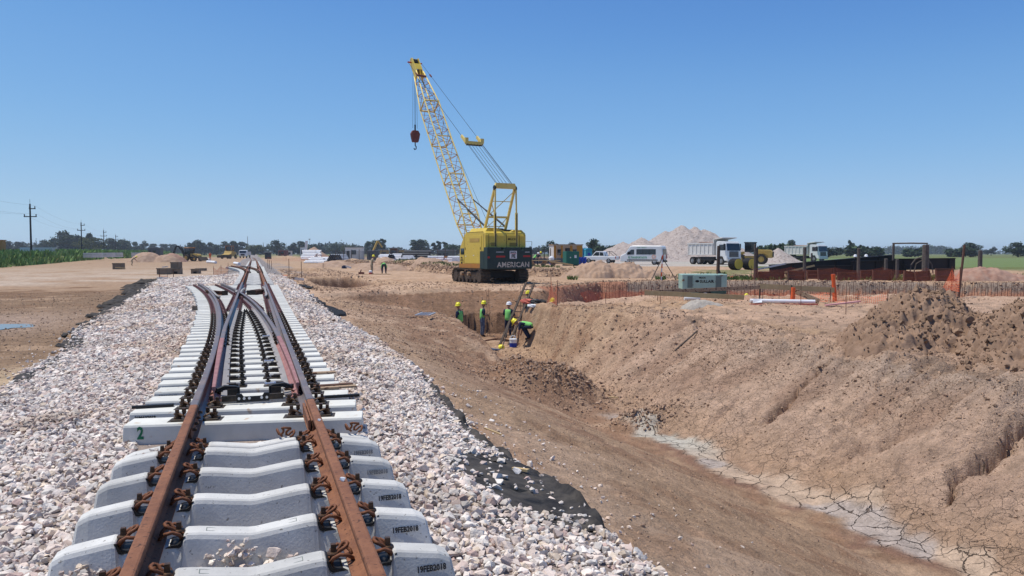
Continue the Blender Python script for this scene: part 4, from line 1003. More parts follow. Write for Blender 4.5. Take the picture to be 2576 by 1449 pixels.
# ---- drive gear of the switch -----------------------------------------
def TWobj(s_, r_, z=0, name='x'): x, y = TW(s_, r_); return (x, y, z)
bar = empty('switch_stretcher_bar', TWobj(0, 8.22, .02), TH); tag(bar, 'black bolted stretcher bar spanning between the two red switch blades', 'stretcher bar')
mb = MB(); mb.prism([(-.16, .0), (.16, .0), (.16, .085), (.11, .085), (.09, .055), (-.09, .055), (-.11, .085), (-.16, .085)], -.012, .012, 'y'); mb.build('bar', M['black'], bar)
mb = MB(); mb.box(-.30, -.16, -.01, .02, .012, .07); mb.box(.16, .30, -.01, .02, .012, .07); mb.build('bar_end', M['plate'], bar)
for q in (-.135, -.085, -.035, .085, .135):
    mb = MB(); mb.cyl((q, -.012, .04), (q, -.03, .04), .014, n=6); mb.build('bolt', M['alu'], bar)
for sg, lab in ((1, 'black hooked lock arm clamped to the left switch blade'), (-1, 'black hooked lock arm clamped to the right switch blade')):
    e = empty('switch_lock_arm', TWobj((HL + .27) if sg > 0 else (HR - .25), 8.5, .02), TH); tag(e, lab, 'lock arm')
    mb = MB(); mb.prism([(-.14 * sg, .10), (-.05 * sg, .135), (.06 * sg, .125), (.105 * sg, .11), (.105 * sg, .0), (.03 * sg, .0), (.025 * sg, .07), (-.03 * sg, .09), (-.14 * sg, .065)], -.03, .03, 'y'); mb.build('arm', M['black'], e, bevel=.004)
    mb = MB(); mb.box(-.02, .08, -.05, -.03, .02, .1) if sg > 0 else mb.box(-.08, .02, -.05, -.03, .02, .1); mb.build('lug', M['plate'], e)
# blade ends, loose bright bolts
for (s_, r_, lab) in ((HR - .33, 9.0, 'shiny loose bolt lying on a bearer by the curved blade'), (HR - .31, 10.9, 'second shiny loose bolt farther up beside the curved blade'), (HR - .3, 14.2, 'small shiny loose bolt midway up the curved blade')):
    mb = MB(); mb.cyl((-.05, 0, .02), (.05, 0, .02), .012, n=8); mb.cyl((-.065, 0, .02), (-.04, 0, .02), .02, n=6); mb.cyl((.03, 0, .02), (.06, 0, .02), .019, n=6)
    o = mb.build('loose_bolt', M['alu'], loc=TWobj(s_, r_, .05), rz=TH + .3); tag(o, lab, 'bolt')
mb = MB(); mb.box(-.03, .03, -.13, .13, 0, .05); 
for i, (s_, r_, lab) in enumerate(((HL - .44, 8.3, 'black rubber strip lying on the second bearer left of the rail'), (HR + .38, 8.25, 'black rubber strip lying on a bearer right of the rail'))):
    mb = MB(); mb.box(-.19, .19, -.02, .02, 0, .028); o = mb.build('rubber_strip', M['black'], loc=TWobj(s_, r_, .002), rz=TH); tag(o, lab, 'strip')
for i, (s0_, r0_, s1_, r1_, lab) in enumerate(((.62, 8.95, 1.10, 8.98, 'dark brown worn board laid across the right bearer ends'), (.66, 8.80, 1.12, 8.83, 'pale worn board just in front of the dark board on the right bearer ends'), (.62, 9.95, 1.0, 9.95, 'thin dusty board on the right bearer ends, farther up'))):
    a, b = TW(s0_, r0_), TW(s1_, r1_); mb = MB(); mb.beam((0, 0, 0), (b[0] - a[0], b[1] - a[1], 0), .09, .022); o = mb.build('worn_board', M['wornwood'] if i != 0 else M['rustdark'], loc=(a[0], a[1], .015 + .001)); tag(o, lab, 'board')
# rail offcuts lying on the bearers near the frog
for (s_, r_, rz, lab, ln) in ((-1.30, 30.3, .55, 'dark rail offcut lying askew between the diverging left rails', 1.2), (.10, 30.4, -.35, 'large dark red rail offcut bundle lying inside the right rail', 1.3)):
    o = MB(); k = 3 if s_ > 0 else 1
    for j in range(k):
        base = [(u + j * .145 - .1, v) for u, v in RAIL_P]; o.prism(base, -ln / 2, ln / 2, 'y')
    ob = o.build('rail_offcut', M['rustdark'], loc=TWobj(s_, r_, .004), rz=TH + rz); tag(ob, lab, 'rail piece')
    mb = MB(); mb.box(-.12 + .0, .2 if s_ > 0 else .1, -ln / 2 - .02, -ln / 2 - .004, 0, .17); mb.build('end_plate', M['plate'], ob)
mb = MB(); mb.tbox(-.07, .07, -.07, .07, 0, .12, .01, .01); o = mb.build('small_block', M['concdark'], loc=TWobj(-1.5, 22.2, .001), rz=TH); tag(o, 'small square dark block standing on the left end of a bearer', 'block')
# stray stones on the rail
for s_, r_, sz, lab in ((HR + .0, 4.62, .022, 'white stone sitting on top of the right rail'), (HR - .0, 6.35, .018, 'smaller white stone on the right rail near the joint')):
    pv, pf = ROCKS[2]; mb = MB(); mb.add([tuple(v * sz) for v in pv], [tuple(f) for f in pf]); o = mb.build('loose_stone', M['paper'], loc=TWobj(s_, r_, .17 + sz * .6)); tag(o, lab, 'stone')
# ============================================================ CRANE
def at(xd, v, dz=0.0):
    x = px(xd, v); return (x, v, gz(x, v) + dz)
PHI = R(28)
CR = empty('crawler_crane', (-1.54, 51.8, -.43), PHI); tag(CR, 'yellow and dark green lattice boom crawler crane standing beside the pit', 'crane')
def crane():
    for sx, in ((-1,), (1,)):
        x0, x1 = (sx * 1.05, sx * 1.75) if sx > 0 else (-1.75, -1.05)
        n = 26; mb = MB(); prof = []
        for k in range(9): t = R(90 + 180 * k / 8); prof.append((-1.85 + .47 * math.cos(t), .48 + .47 * math.sin(t)))
        for k in range(9): t = R(-90 + 180 * k / 8); prof.append((1.85 + .47 * math.cos(t), .48 + .47 * math.sin(t)))
        ln = []
        for i in range(len(prof)):
            a, b = Vector(prof[i]), Vector(prof[(i + 1) % len(prof)]); m_ = max(1, int((b - a).length / .19))
            for j in range(m_): ln.append((a + (b - a) * j / m_, (b - a).normalized()))
        for c, d in ln:                                     # shoes with a raised grouser
            nn = Vector((d.y, -d.x))
            p0, p1 = c - d * .08, c + d * .08
            mb.prism([(p0.x, p0.y), (p1.x, p1.y), (p1.x + nn.x * -.045, p1.y - nn.y * .045), (p0.x - nn.x * .045, p0.y - nn.y * .045)], x0, x1, 'x')
            mb.prism([(p0.x, p0.y), (p0.x + d.x * .03, p0.y + d.y * .03), (p0.x + d.x * .03 + nn.x * .035, p0.y + d.y * .03 + nn.y * .035), (p0.x + nn.x * .035, p0.y + nn.y * .035)], x0, x1, 'x')
        tr = mb.build('crawler_track', M['track'], CR)
        f = MB(); f.prism([(-1.8, .25), (1.8, .25), (1.95, .45), (1.8, .72), (-1.8, .72), (-1.95, .45)], x0 + .1, x1 - .1, 'x')
        for yy in (-1.85, 1.85): f.cyl((x0 + .06, yy, .48), (x1 - .06, yy, .48), .38, n=18)
        for yy in (-1.2, -.6, 0, .6, 1.2): f.cyl((x0 + .05, yy, .22), (x1 - .05, yy, .22), .17, n=12)
        f.build('track_frame', M['track'], tr)
        for yy in (-.5, .6):
            w = MB(); xx = x0 if sx < 0 else x1; w.cyl((xx - sx * -.0 + (.1 if sx < 0 else -.1), yy, .62), (xx + sx * .1, yy, .62), .13, n=10); w.build('carrier_roller', M['wornwood'], tr)
    mb = MB(); mb.box(-1.1, 1.1, -1.5, 1.5, .35, .8); mb.cyl((0, 0, .8), (0, 0, 1.1), .85, n=24); mb.build('carbody', M['nearblack'], CR)
    # house
    side = [(-2.45, 1.12), (-2.45, 3.12), (-2.38, 3.28), (-2.2, 3.38), (.55, 3.38), (.8, 3.25), (1.5, 2.45), (1.62, 2.1), (1.62, 1.12)]
    mb = MB(); mb.prism(side, -1.48, 1.48, 'x'); h = mb.build('house', M['yellow'], CR, bevel=.06, seg=3)
    mb = MB(); mb.prism([(-1.5, 3.375), (-1.3, 3.40), (-1.15, 3.62), (-.55, 3.62), (-.2, 3.5), (.1, 3.39)], -2.1, .4, 'y'); mb.build('roof_cowl', M['yellow'], h, bevel=.04, seg=2)
    mb = MB(); mb.prism([(.5, 3.375), (.7, 3.5), (1.3, 3.5), (1.46, 3.36)], -2.2, .4, 'y'); mb.build('roof_cowl', M['yellow'], h, bevel=.04, seg=2)
    mb = MB(); mb.box(-.5, .9, -1.9, -.2, 3.38, 3.52); mb.cyl((0, -1, 3.45), (.5, -1, 3.45), .18, n=12); mb.build('roof_machinery', M['nearblack'], h)
    mb = MB(); mb.box(-1.505, -1.482, -1.9, .75, 1.3, 3.12); mb.build('side_door', M['yellow'], h, bevel=.008)
    for (a, b, c, d) in ((-1.486, -1.481, -2.2, -2.17), (-1.486, -1.481, .82, .85)):
        mb = MB(); mb.box(a, b, c, d, 1.2, 3.2); mb.build('panel_seam', M['nearblack'], h)
    for xx in (-1.26, -.69, .025, .97):
        mb = MB(); mb.box(xx, xx + .02, -2.462, -2.4505, 1.9, 3.2); mb.build('panel_seam', M['nearblack'], h)
    for x0, x1 in ((-1.1, -.8), (.25, .75)):
        mb = MB()
        for k in range(5): mb.box(x0, x1, -2.486, -2.473, 2.42 + k * .05, 2.445 + k * .05)
        mb.build('vent_slats', M['nearblack'], h)
    for (yy, zz) in ((.6, 2.2), (-1.75, 2.2)): mb = MB(); mb.box(-1.525, -1.505, yy - .03, yy + .03, zz, zz + .16); mb.build('door_handle', M['nearblack'], h)
    mb = MB(); mb.box(-1.52, -1.507, -1.6, -.1, 2.72, 2.95); mb.build('door_louvre', M['catyellow'], h)
    for (a, b) in ((.55, .9),):
        mb = MB(); mb.box(-1.5, -1.483, .85, 1.4, 1.9, 2.3); mb.build('cab_window', M['glass'], h)
    for x0, x1 in ((-1.2, -.72), (-.66, .0), (.05, .95), (1.0, 1.4)):
        mb = MB(); mb.box(x0, x1, -2.472, -2.452, 2.3, 3.1); mb.build('rear_door', M['yellow'], h, bevel=.008)
    for (yy, zz, w, hh) in ((.55, 1.75, .2, .04), (-.7, 1.8, .18, .05), (-1.85, 1.75, .2, .04)):
        mb = MB(); mb.box(-1.512, -1.5, yy - w / 2, yy + w / 2, zz, zz + hh); mb.build('sticker', M['paper'], h)
    def sidetext(t, size, y, z): text(t, size, M['black_text'], h, (-1.515, y, z), (R(90), 0, R(-90)), 'lettering', .002, .004)
    sidetext('ARTIZA', .14, 1.42, 1.45); sidetext('CF071', .13, -1.75, 1.45)
    mb = MB(); mb.prism([(1.38, 1.62), (1.05, 1.62), (1.215, 1.74)], -1.515, -1.508, 'x'); mb.build('emblem', M['black_text'], h)
    mb = MB(); mb.prism([(1.32, 1.38), (1.1, 1.38), (1.1, 1.22), (1.2, 1.15), (1.22, 1.15), (1.32, 1.22)], -1.515, -1.508, 'x'); mb.build('emblem', M['black_text'], h)
    text('MILICIC', .19, M['black_text'], h, (.12, -2.475, 2.82), name='lettering', bold=.004)
    mb = MB(); mb.box(-1.47, 1.47, -2.3, 1.66, .98, 1.115); mb.box(-1.52, -1.49, -1.9, 1.6, .95, 1.26); mb.build('lower_skirt', M['orange_skirt'], CR)
    mb = MB(); mb.box(-1.3, 1.3, -2.2, 1.4, .86, .975); mb.build('turntable_deck', M['nearblack'], CR)
    # counterweight
    cw = [(-1.62, 1.0), (1.62, 1.0), (1.62, 2.4), (1.0, 2.4), (1.0, 2.22), (.82, 2.22), (.82, 2.4), (-.4, 2.4), (-.4, 2.22), (-.62, 2.22), (-.62, 2.4), (-1.62, 2.4)]
    mb = MB(); mb.prism([(u, v - .05) for u, v in cw], -3.0, -2.48, 'y'); c = mb.build('counterweight', M['cwgreen'], CR, bevel=.03, seg=2)
    mb = MB(); mb.box(-1.62, -1.5, -2.48, -1.9, .97, 2.1); mb.box(1.5, 1.62, -2.48, -1.9, .97, 2.1); mb.build('counterweight_cheek', M['cwgreen'], c)
    text('AMERICAN', .46, M['white_text'], c, (-.92, -3.004, 1.08), name='lettering', bold=.012, sx=.98, space=1.08)
    mb = MB(); mb.box(-.02, .5, -3.012, -3.003, 1.62, 2.12); s_ = mb.build('sign_panel', M['paper'], c)
    text('SANTA', .14, M['black_text'], s_, (.03, -3.016, 1.98), name='lettering', bold=.006, sx=.92)
    text('FE', .3, M['black_text'], s_, (.1, -3.016, 1.68), name='lettering', bold=.014)
    mb = MB(); mb.box(.03, .45, -3.02, -3.013, 1.925, 1.955); mb.build('sign_stripe', M['redlight'], s_)
    for x0, x1, z in ((-1.0, -.35, 1.7), (.98, 1.5, 1.72), (-1.6, -1.45, 1.65)):
        mb = MB(); mb.box(x0, x1, -3.01, -3.003, z, z + .11); mb.build('reflector_strip', M['redlight'], c)
    for x0, x1 in ((-1.0, -.45), (1.1, 1.45)):
        mb = MB(); mb.box(x0, x1, -3.01, -3.003, 2.03, 2.06); mb.build('stencil_mark', M['paper'], c)
    # gantry
    g = MB(); top = 6.3
    for sx in (-1, 1):
        g.beam((sx * .72, -2.35, top), (sx * .78, -.75, 3.35), .15, .13)
    g.box(-.78, .78, -2.42, -2.2, top - .15, top + .02); g.prism([(-.75, top + .02), (.75, top + .02), (.68, top + .2), (-.68, top + .2)], -2.42, -2.22, 'y')
    g.beam((-.74, -1.85, 5.35), (.74, -1.85, 5.35), .05); g.beam((-.75, -1.3, 4.35), (.75, -1.3, 4.35), .13); g.beam((-.77, -.85, 3.55), (.77, -.85, 3.55), .11); g.beam((-.77, -.9, 3.75), (.77, -.9, 3.75), .05)
    g.beam((-.74, -1.3, 4.4), (.72, -2.2, 6.0), .045); g.beam((.74, -1.3, 4.4), (.2, -.9, 3.6), .045); g.beam((-.74, -1.8, 5.3), (-.2, -1.3, 4.4), .045); g.beam((-.7, -.85, 3.6), (0, -1.3, 4.35), .04)
    g.build('gantry', M['yellowpale'], CR)
    for sx in (-1, 1):
        b = MB(); b.beam((sx * .78, -2.42, 2.3), (sx * .78, -2.42, 4.6), .15, .12); b.beam((sx * .78, -2.42, 4.6), (sx * .75, -2.42, top), .08); b.build('gantry_back_leg', M['yellowpale'], CR)
        b = MB(); b.beam((sx * .78, -2.49, 2.4), (sx * .78, -2.49, 4.5), .05, .03); b.build('leg_slot', M['nearblack'], CR)
        b = MB(); b.cyl((sx * .72, -2.32, top - .12), (sx * .8, -2.32, top - .12), .17, n=14); b.build('sheave', M['nearblack'], CR)
    # boom
    e = R(52.3); L = 20.2; foot = Vector((0, 1.75, 2.1)); u = Vector((0, math.cos(e), math.sin(e))); nrm = Vector((0, -math.sin(e), math.cos(e)))
    st = [(0, .62, .08), (2.9, .62, .60), (14.6, .6, .58), (18.4, .30, .30)]
    def hw(t):
        return np.interp(t, [a[0] for a in st], [a[1] for a in st]), np.interp(t, [a[0] for a in st], [a[2] for a in st])
    def P(t, i, j): a, b = hw(t); return foot + u * t + Vector((1, 0, 0)) * (i * a) + nrm * (j * b)
    ch = MB()
    for i in (-1, 1):
        for j in (-1, 1):
            ch.tube([P(t, i, j) for t in (0, 2.9, 6.8, 10.7, 14.6, 18.4)], .052, 8)
    for t in (2.9, 6.8, 10.7, 14.6):
        for (i, j, i2, j2) in ((-1, -1, 1, -1), (-1, 1, 1, 1), (-1, -1, -1, 1), (1, -1, 1, 1)): ch.tube([P(t, i, j), P(t, i2, j2)], .04 if t < 14 else .06, 6)
    ch.build('boom_chords', M['yellowpale'], CR, smooth=True)
    br = MB(); n = 26; T = [.6 + (18.2 - .6) * k / n for k in range(n + 1)]
    for k in range(n):
        a, b = T[k], T[k + 1]; sgn = 1 if k % 2 else -1
        for (f) in (0, 1):
            j = -1 if f == 0 else 1
            br.tube([P(a, -sgn, j), P(b, sgn, j)], .019, 5); 
            br.tube([P(a, j, -sgn), P(b, j, sgn)], .019, 5)
        br.tube([P(a, -1, 1), P(a, 1, 1)], .016, 4); br.tube([P(a, -1, -1), P(a, 1, -1)], .016, 4); 
    br.build('boom_lacing', M['orange_skirt'], CR)
    hd = MB()
    for i in (-1, 1):
        pts = [(17.9, -.3), (17.9, .3), (19.0, .33), (20.0, .30), (20.25, .0), (20.1, -.35), (19.2, -.36)]
        V = [foot + u * a + nrm * b + Vector((i * .30, 0, 0)) for a, b in pts] + [foot + u * a + nrm * b + Vector((i * .24, 0, 0)) for a, b in pts]
        m_ = len(pts); hd.add(V, [tuple(range(m_)), tuple(range(2 * m_ - 1, m_ - 1, -1))] + [(k, (k + 1) % m_, m_ + (k + 1) % m_, m_ + k) for k in range(m_)])
    a, b = foot + u * 18.6 + nrm * .3, foot + u * 19.3 + nrm * .3; hd.beam(a, b, .56, .03)
    a, b = foot + u * 18.6 - nrm * .3, foot + u * 19.3 - nrm * .3; hd.beam(a, b, .5, .03)
    a = foot + u * 20.05; hd.beam(a - Vector((.3, 0, 0)), a + Vector((.3, 0, 0)), .2)
    hd.build('boom_head', M['yellow'], CR, bevel=.01)
    tip = foot + u * 19.8 - nrm * .05
    sh = MB()
    for xx in (-.14, 0, .14): sh.cyl(tip + Vector((xx - .04, 0, 0)), tip + Vector((xx + .04, 0, 0)), .3, n=18)
    sh.build('head_sheave', M['nearblack'], CR)
    pn = MB(); pn.cyl(tip + Vector((-.62, 0, 0)), tip + Vector((.62, 0, 0)), .06, n=8); pn.build('head_pin', M['redlight'], CR)
    rb = MB(); a = foot + u * 17.7 + nrm * .38; rb.cyl(a - Vector((.42, 0, 0)), a + Vector((.34, 0, 0)), .085, n=10); rb.build('guide_roller', M['hookred'], CR)
    # bail, hoist ropes, pendants, backstops
    gt = Vector((0, -2.32, top + .1)); bail = gt + (tip - gt) * .289; dirp = (tip - gt).normalized()
    bl = MB(); bl.beam(bail - Vector((.66, 0, 0)), bail + Vector((.66, 0, 0)), .22)
    for sx in (-1, 1):
        c0 = bail + Vector((sx * .6, 0, 0)); bl.beam(c0, c0 + dirp * 1.0, .12, .2); bl.box(c0.x - .12, c0.x + .12, c0.y - .1, c0.y + .1, c0.z, c0.z + .34)
    bl.build('bail', M['yellowpale'], CR)
    bb = MB(); bb.beam(bail - Vector((.6, 0, .14)), bail + Vector((.6, 0, -.14)), .1); bb.build('bail_sheaves', M['nearblack'], CR)
    rp = MB()
    for xx in (-.6, -.52, -.3, -.05, .2, .45, .55, .6):
        rp.tube([gt + Vector((xx, 0, 0)), bail + Vector((xx, 0, 0))], .012, 4)
    rp.build('boom_hoist_rope', M['cable'], CR)
    for sx in (-1, 1):
        pd = MB(); pd.tube([bail + Vector((sx * .6, 0, 0)) + dirp, tip + Vector((sx * .6, 0, 0))], .014, 4); pd.build('pendant_rope', M['cable'], CR)
        pd = MB(); c0 = tip + Vector((sx * .6, 0, 0)) - dirp * 2.2; pd.beam(c0, c0 - dirp * .45, .09); pd.build('pendant_socket', M['hookred'], CR)
        bs = MB(); a = P(4.3, sx, 1); b = Vector((sx * .76, -.9, 3.75)); bs.tube([a, a + (b - a) * .45], .045, 8); bs.tube([a + (b - a) * .42, b], .065, 8); bs.build('backstop', M['nearblack'], CR)
    wl_ = MB(); wl_.tube([P(14, .3, 1.05), Vector((.3, .2, 3.4))], .011, 4); wl_.build('whip_line', M['cable'], CR)
    # hook block hanging plumb below the tip
    hz = 11.45
    hl = MB(); 
    for (dx, dy) in ((-.3, -.08), (-.02, .02), (.05, 0), (.28, .08)): hl.tube([(tip.x + dx * .6, tip.y + dy, tip.z - .2), (tip.x + dx * .8, tip.y + dy, hz + .9)], .013, 4)
    hl.build('hook_rope', M['cable'], CR)
    hb = MB(); hb.prism([(tip.x - .24, hz + .72), (tip.x + .24, hz + .72), (tip.x + .4, hz + .45), (tip.x + .34, hz + .1), (tip.x + .24, hz - .25), (tip.x - .24, hz - .25), (tip.x - .34, hz + .1), (tip.x - .4, hz + .45)], tip.y - .14, tip.y + .14, 'y')
    k = hb.build('hook_block', M['hookred'], CR, bevel=.02)
    hb = MB(); hb.tube([(tip.x, tip.y, hz - .2), (tip.x, tip.y, hz - .5), (tip.x + .09, tip.y, hz - .62), (tip.x + .07, tip.y, hz - .8), (tip.x - .04, tip.y, hz - .86), (tip.x - .12, tip.y, hz - .74)], .045, 6); hb.cyl((tip.x, tip.y, hz + .7), (tip.x, tip.y, hz + 1.2), .07, n=8); hb.build('hook', M['nearblack'], k)
    mb = MB()
    for (a, b) in (((1.5, -2.4, 1.9), (1.95, -2.4, 1.9)), ((1.95, -2.4, 1.0), (1.95, -2.4, 2.75)), ((1.5, -2.4, 2.75), (1.95, -2.4, 2.75))): mb.tube([a, b], .014, 4)
    mb.build('handrail', M['woodgrey'], CR)
crane()

# ============================================================ PEOPLE
def skin_mesh(verts, edges, radii, sub=1, root=0):
    me = bpy.data.meshes.new('s'); me.from_pydata([tuple(v) for v in verts], edges, []); o = bpy.data.objects.new('s', me); COL.objects.link(o)
    m = o.modifiers.new('k', 'SKIN'); m.use_smooth_shade = True; m.branch_smoothing = .3
    for i, q in enumerate(radii): me.skin_vertices[0].data[i].radius = q if isinstance(q, tuple) else (q, q)
    me.skin_vertices[0].data[root].use_root = True
    if sub: sb = o.modifiers.new('b', 'SUBSURF'); sb.levels = sub; sb.render_levels = sub
    dg = bpy.context.evaluated_depsgraph_get(); out = bpy.data.meshes.new_from_object(o.evaluated_get(dg)); bpy.data.objects.remove(o); bpy.data.meshes.remove(me)
    return out
def person(name_label, loc, heading, pose, shirt='navy', legs='navy', vest='vest', helm='helmY', scale=1.0, group=None):
    root = empty('person', loc, heading); root.scale = (scale,) * 3; tag(root, name_label, 'person', group)
    lean, crouch, arms = pose
    a = R(lean); zp = .93 - crouch; Pv = Vector((0, 0, zp))
    def up(y, z, x=0):                                       # a point of the upper body, leaned about the hips
        q = Vector((x, y * math.cos(a) + z * math.sin(a), -y * math.sin(a) + z * math.cos(a))); return Pv + q
    V = [Pv, up(0, .22), up(0, .42), up(.0, .56), up(.02, .64)]
    rad = [(.17, .14), (.165, .13), (.185, .14), (.08, .08), (.062, .062)]
    E = [(0, 1), (1, 2), (2, 3), (3, 4)]; part = ['l', 's', 's', 'k', 'k']
    def addv(v, q, frm, pt):
        V.append(Vector(v)); rad.append(q if isinstance(q, tuple) else (q, q)); E.append((frm, len(V) - 1)); part.append(pt); return len(V) - 1
    hd0 = 4
    hands = []
    for sx in (-1, 1):
        sh = addv(up(-.01, .47, sx * .205), .085, 2, 's'); S = V[sh]
        if arms == 'hold': el = S + Vector((sx * .06, -.02, -.28)); wr = el + Vector((-sx * .10, .22, .0))
        elif arms == 'down': el = S + Vector((sx * .05, .03, -.28)); wr = el + Vector((-sx * .02, .06, -.25))
        elif arms == 'reach': el = S + Vector((sx * .08, .1, -.24)); wr = el + Vector((-sx * .06, .18, -.17))
        e_ = addv(el, .06, sh, 's'); w_ = addv(wr, .04, e_, 'h'); d = (wr - el).normalized(); hn = wr + d * .07; h_ = addv(hn, (.04, .022), w_, 'h'); hands.append((hn, d, sx))
        hip = addv(Pv + Vector((sx * .1, 0, -.05)), .115, 0, 'l')
        if crouch > .2: kn = Pv + Vector((sx * .17, .38, -.05)); an = Vector((sx * .14, .1, .1))
        elif lean > 40: kn = Vector((sx * .15, .06, .48)); an = Vector((sx * .17, -.04, .1))
        else: kn = Vector((sx * .11, .03, .49)); an = Vector((sx * .12, -.02, .1))
        k_ = addv(kn, .082, hip, 'l'); a_ = addv(an, .065, k_, 'l'); addv(an + Vector((sx * .02, .16, -.06)), .042, a_, 'b')
    me = skin_mesh(V, E, rad, 1)
    # head and fingers joined into the same body
    hb = MB(); hc = up(.03, .735); g = 12; rings = []
    for i in range(9):
        ph = math.pi * i / 8; rr_ = math.sin(ph); zz = math.cos(ph)
        for k in range(g):
            t = 2 * math.pi * k / g; x = .084 * rr_ * math.cos(t); y = .104 * rr_ * math.sin(t); z = .118 * zz
            if zz < 0: x *= 1 + .25 * zz; y = y * (1 + .1 * zz)
            if y > .07 and abs(x) < .03 and -.3 < zz < .2: y += .022
            rings.append(hc + Vector((x, y * math.cos(a * .6) + z * math.sin(a * .6), -y * math.sin(a * .6) + z * math.cos(a * .6))))
    hb.add(rings, [(i * g + k, i * g + (k + 1) % g, (i + 1) * g + (k + 1) % g, (i + 1) * g + k) for i in range(8) for k in range(g)])
    for sx in (-1, 1):
        c0 = hc + Vector((sx * .078, -.0, -.01)); hb.box(c0.x - .01, c0.x + .012, c0.y - .02, c0.y + .015, c0.z - .03, c0.z + .03)
    for hn, d, sx in hands:
        sd = d.cross(Vector((0, 0, 1))); sd = sd.normalized() if sd.length > .1 else Vector((1, 0, 0)); dn = Vector((0, 0, -1)) if abs(d.z) < .8 else Vector((-sx, .3, 0))
        for q in range(4):
            b0 = hn + sd * (q - 1.5) * .02 + d * .02; ln = (.062, .07, .066, .052)[q]
            hb.tube([b0, b0 + d * ln * .5 + dn * .006, b0 + d * ln * .85 + dn * .03], [.0095, .009, .007], 5)
        b0 = hn - sd * sx * .035 - d * .01; hb.tube([b0, b0 - sd * sx * .02 + d * .03, b0 - sd * sx * .015 + d * .055 + dn * .01], [.011, .01, .008], 5)
    bm = bmesh.new(); bm.from_mesh(me); nf = len(bm.faces)
    vs = [bm.verts.new(v) for v in hb.v]
    for f in hb.f:
        try: bm.faces.new([vs[i] for i in f])
        except ValueError: pass
    bmesh.ops.recalc_face_normals(bm, faces=bm.faces); bm.to_mesh(me); bm.free()
    mats = {'s': 0, 'l': 1, 'h': 2, 'k': 2, 'b': 3}; me.materials.clear()
    for m_ in (M[shirt], M[legs], M['skin'], M['boot']): me.materials.append(m_)
    for i, f in enumerate(me.polygons):
        f.use_smooth = True
        if i >= nf: f.material_index = 2; continue
        c = f.center; best = 9; bi = 0
        for (p, q) in E:
            A, B = V[p], V[q]; ab = B - A; t = max(0, min(1, (c - A).dot(ab) / max(ab.length_squared, 1e-6))); dd = (c - (A + ab * t)).length
            if dd < best: best = dd; bi = mats[part[q]]
        f.material_index = bi
    me.name = 'body'; ob = bpy.data.objects.new('body', me); COL.objects.link(ob); ob.parent = root
    if vest:
        vv = [up(0, -.08), up(0, .12), up(0, .3), up(0, .46), up(-.01, .49, -.15), up(-.01, .49, .15)]
        m2 = skin_mesh(vv, [(0, 1), (1, 2), (2, 3), (3, 4), (3, 5)], [(.20, .16), (.195, .155), (.21, .165), (.18, .14), (.085, .085), (.085, .085)], 1)
        m2.name = 'vest'; m2.materials.clear(); m2.materials.append(M[vest]); m2.materials.append(M['vestpale'])
        inv = Vector((0, math.sin(a), math.cos(a)))
        for f in m2.polygons:
            f.use_smooth = True; h_ = (f.center - Pv).dot(inv); f.material_index = 1 if (.08 < h_ < .14) else 0
        o2 = bpy.data.objects.new('vest', m2); COL.objects.link(o2); o2.parent = root
    if helm:
        hm = MB(); hm.lathe([(.155, .0), (.16, .006), (.135, .02), (.133, .06), (.12, .11), (.085, .15), (.03, .168), (.001, .17)], 18)
        hm.prism([(-.012, .13), (.012, .13), (.008, .185), (-.008, .185)], -.1, .1, 'y')
        hm.add([(-.09, .11, .004), (.09, .11, .004), (.06, .215, -.012), (-.06, .215, -.012), (-.09, .11, .014), (.09, .11, .014), (.06, .215, -.004), (-.06, .215, -.004)], [(0, 1, 2, 3), (4, 5, 6, 7), (1, 2, 6, 5), (2, 3, 7, 6), (3, 0, 4, 7)])
        o3 = hm.build('helmet', M[helm], root, smooth=True); o3.location = hc + Vector((0, math.sin(a * .6) * .03, .02)); o3.rotation_euler = (-a * .6, 0, 0)
    return root
def stand(xd, v, **k): x = px(xd, v); return (x, v, gz(x, v))
PIT = 'workers in lime green vests in the pit'
person('worker in yellow helmet and green vest standing leftmost in the pit, hands out', stand(1157, 37.0), R(60), (6, 0, 'hold'), group=PIT)
person('worker in yellow helmet and patched jeans standing in the middle of the pit', stand(1213, 38.8), R(-70), (4, 0, 'hold'), legs='denim', group=PIT)
person('worker in white helmet and green vest standing left of the wooden ladder', stand(1278, 38.3), R(-20), (8, 0, 'reach'), helm='helmW', group=PIT)
person('worker in yellow helmet half hidden behind the top of the wooden ladder', stand(1330, 40.2), R(20), (5, 0, 'down'), group=PIT)
person('worker crouching with his yellow helmet bowed right of the blue water cooler', stand(1337, 33.6), R(75), (78, .30, 'down'), group=PIT)
person('worker in the wide pit, only his yellow helmet showing behind the orange netting', stand(1392, 41.2), R(160), (10, 0, 'down'), shirt='khaki', group=PIT)
person('worker in the wide pit, his yellow helmet showing beside the pale pipe', stand(1885, 45.9), R(30), (12, 0, 'down'), shirt='khaki', group=PIT)
person('worker in khaki overalls and yellow helmet standing on the dirt road left of the crane', stand(935, 73.2), R(-60), (12, 0, 'hold'), shirt='khaki', legs='khaki', vest=None)
person('worker in green vest bent double on the dirt road beside the khaki worker', stand(966, 71.8), R(10), (100, 0, 'down'), helm=None, shirt='vest', vest='vest', legs='navy')
person('worker in a bright green shirt and white helmet beyond the black beams', stand(2151, 60.5), R(150), (0, 0, 'down'), shirt='vest', helm='helmW')
person('worker in an orange shirt and white helmet beyond the black beams', stand(2178, 60.5), R(170), (0, 0, 'down'), shirt='orangevest', vest='orangevest', helm='helmW')
person('worker in green vest and white helmet leaning over the timber bench by the cabin', stand(1343, 93), R(-70), (45, 0, 'reach'), helm='helmW')
person('worker in dark clothes and yellow helmet behind the timber bench by the cabin', stand(1352, 97), R(-100), (30, 0, 'reach'), vest=None)
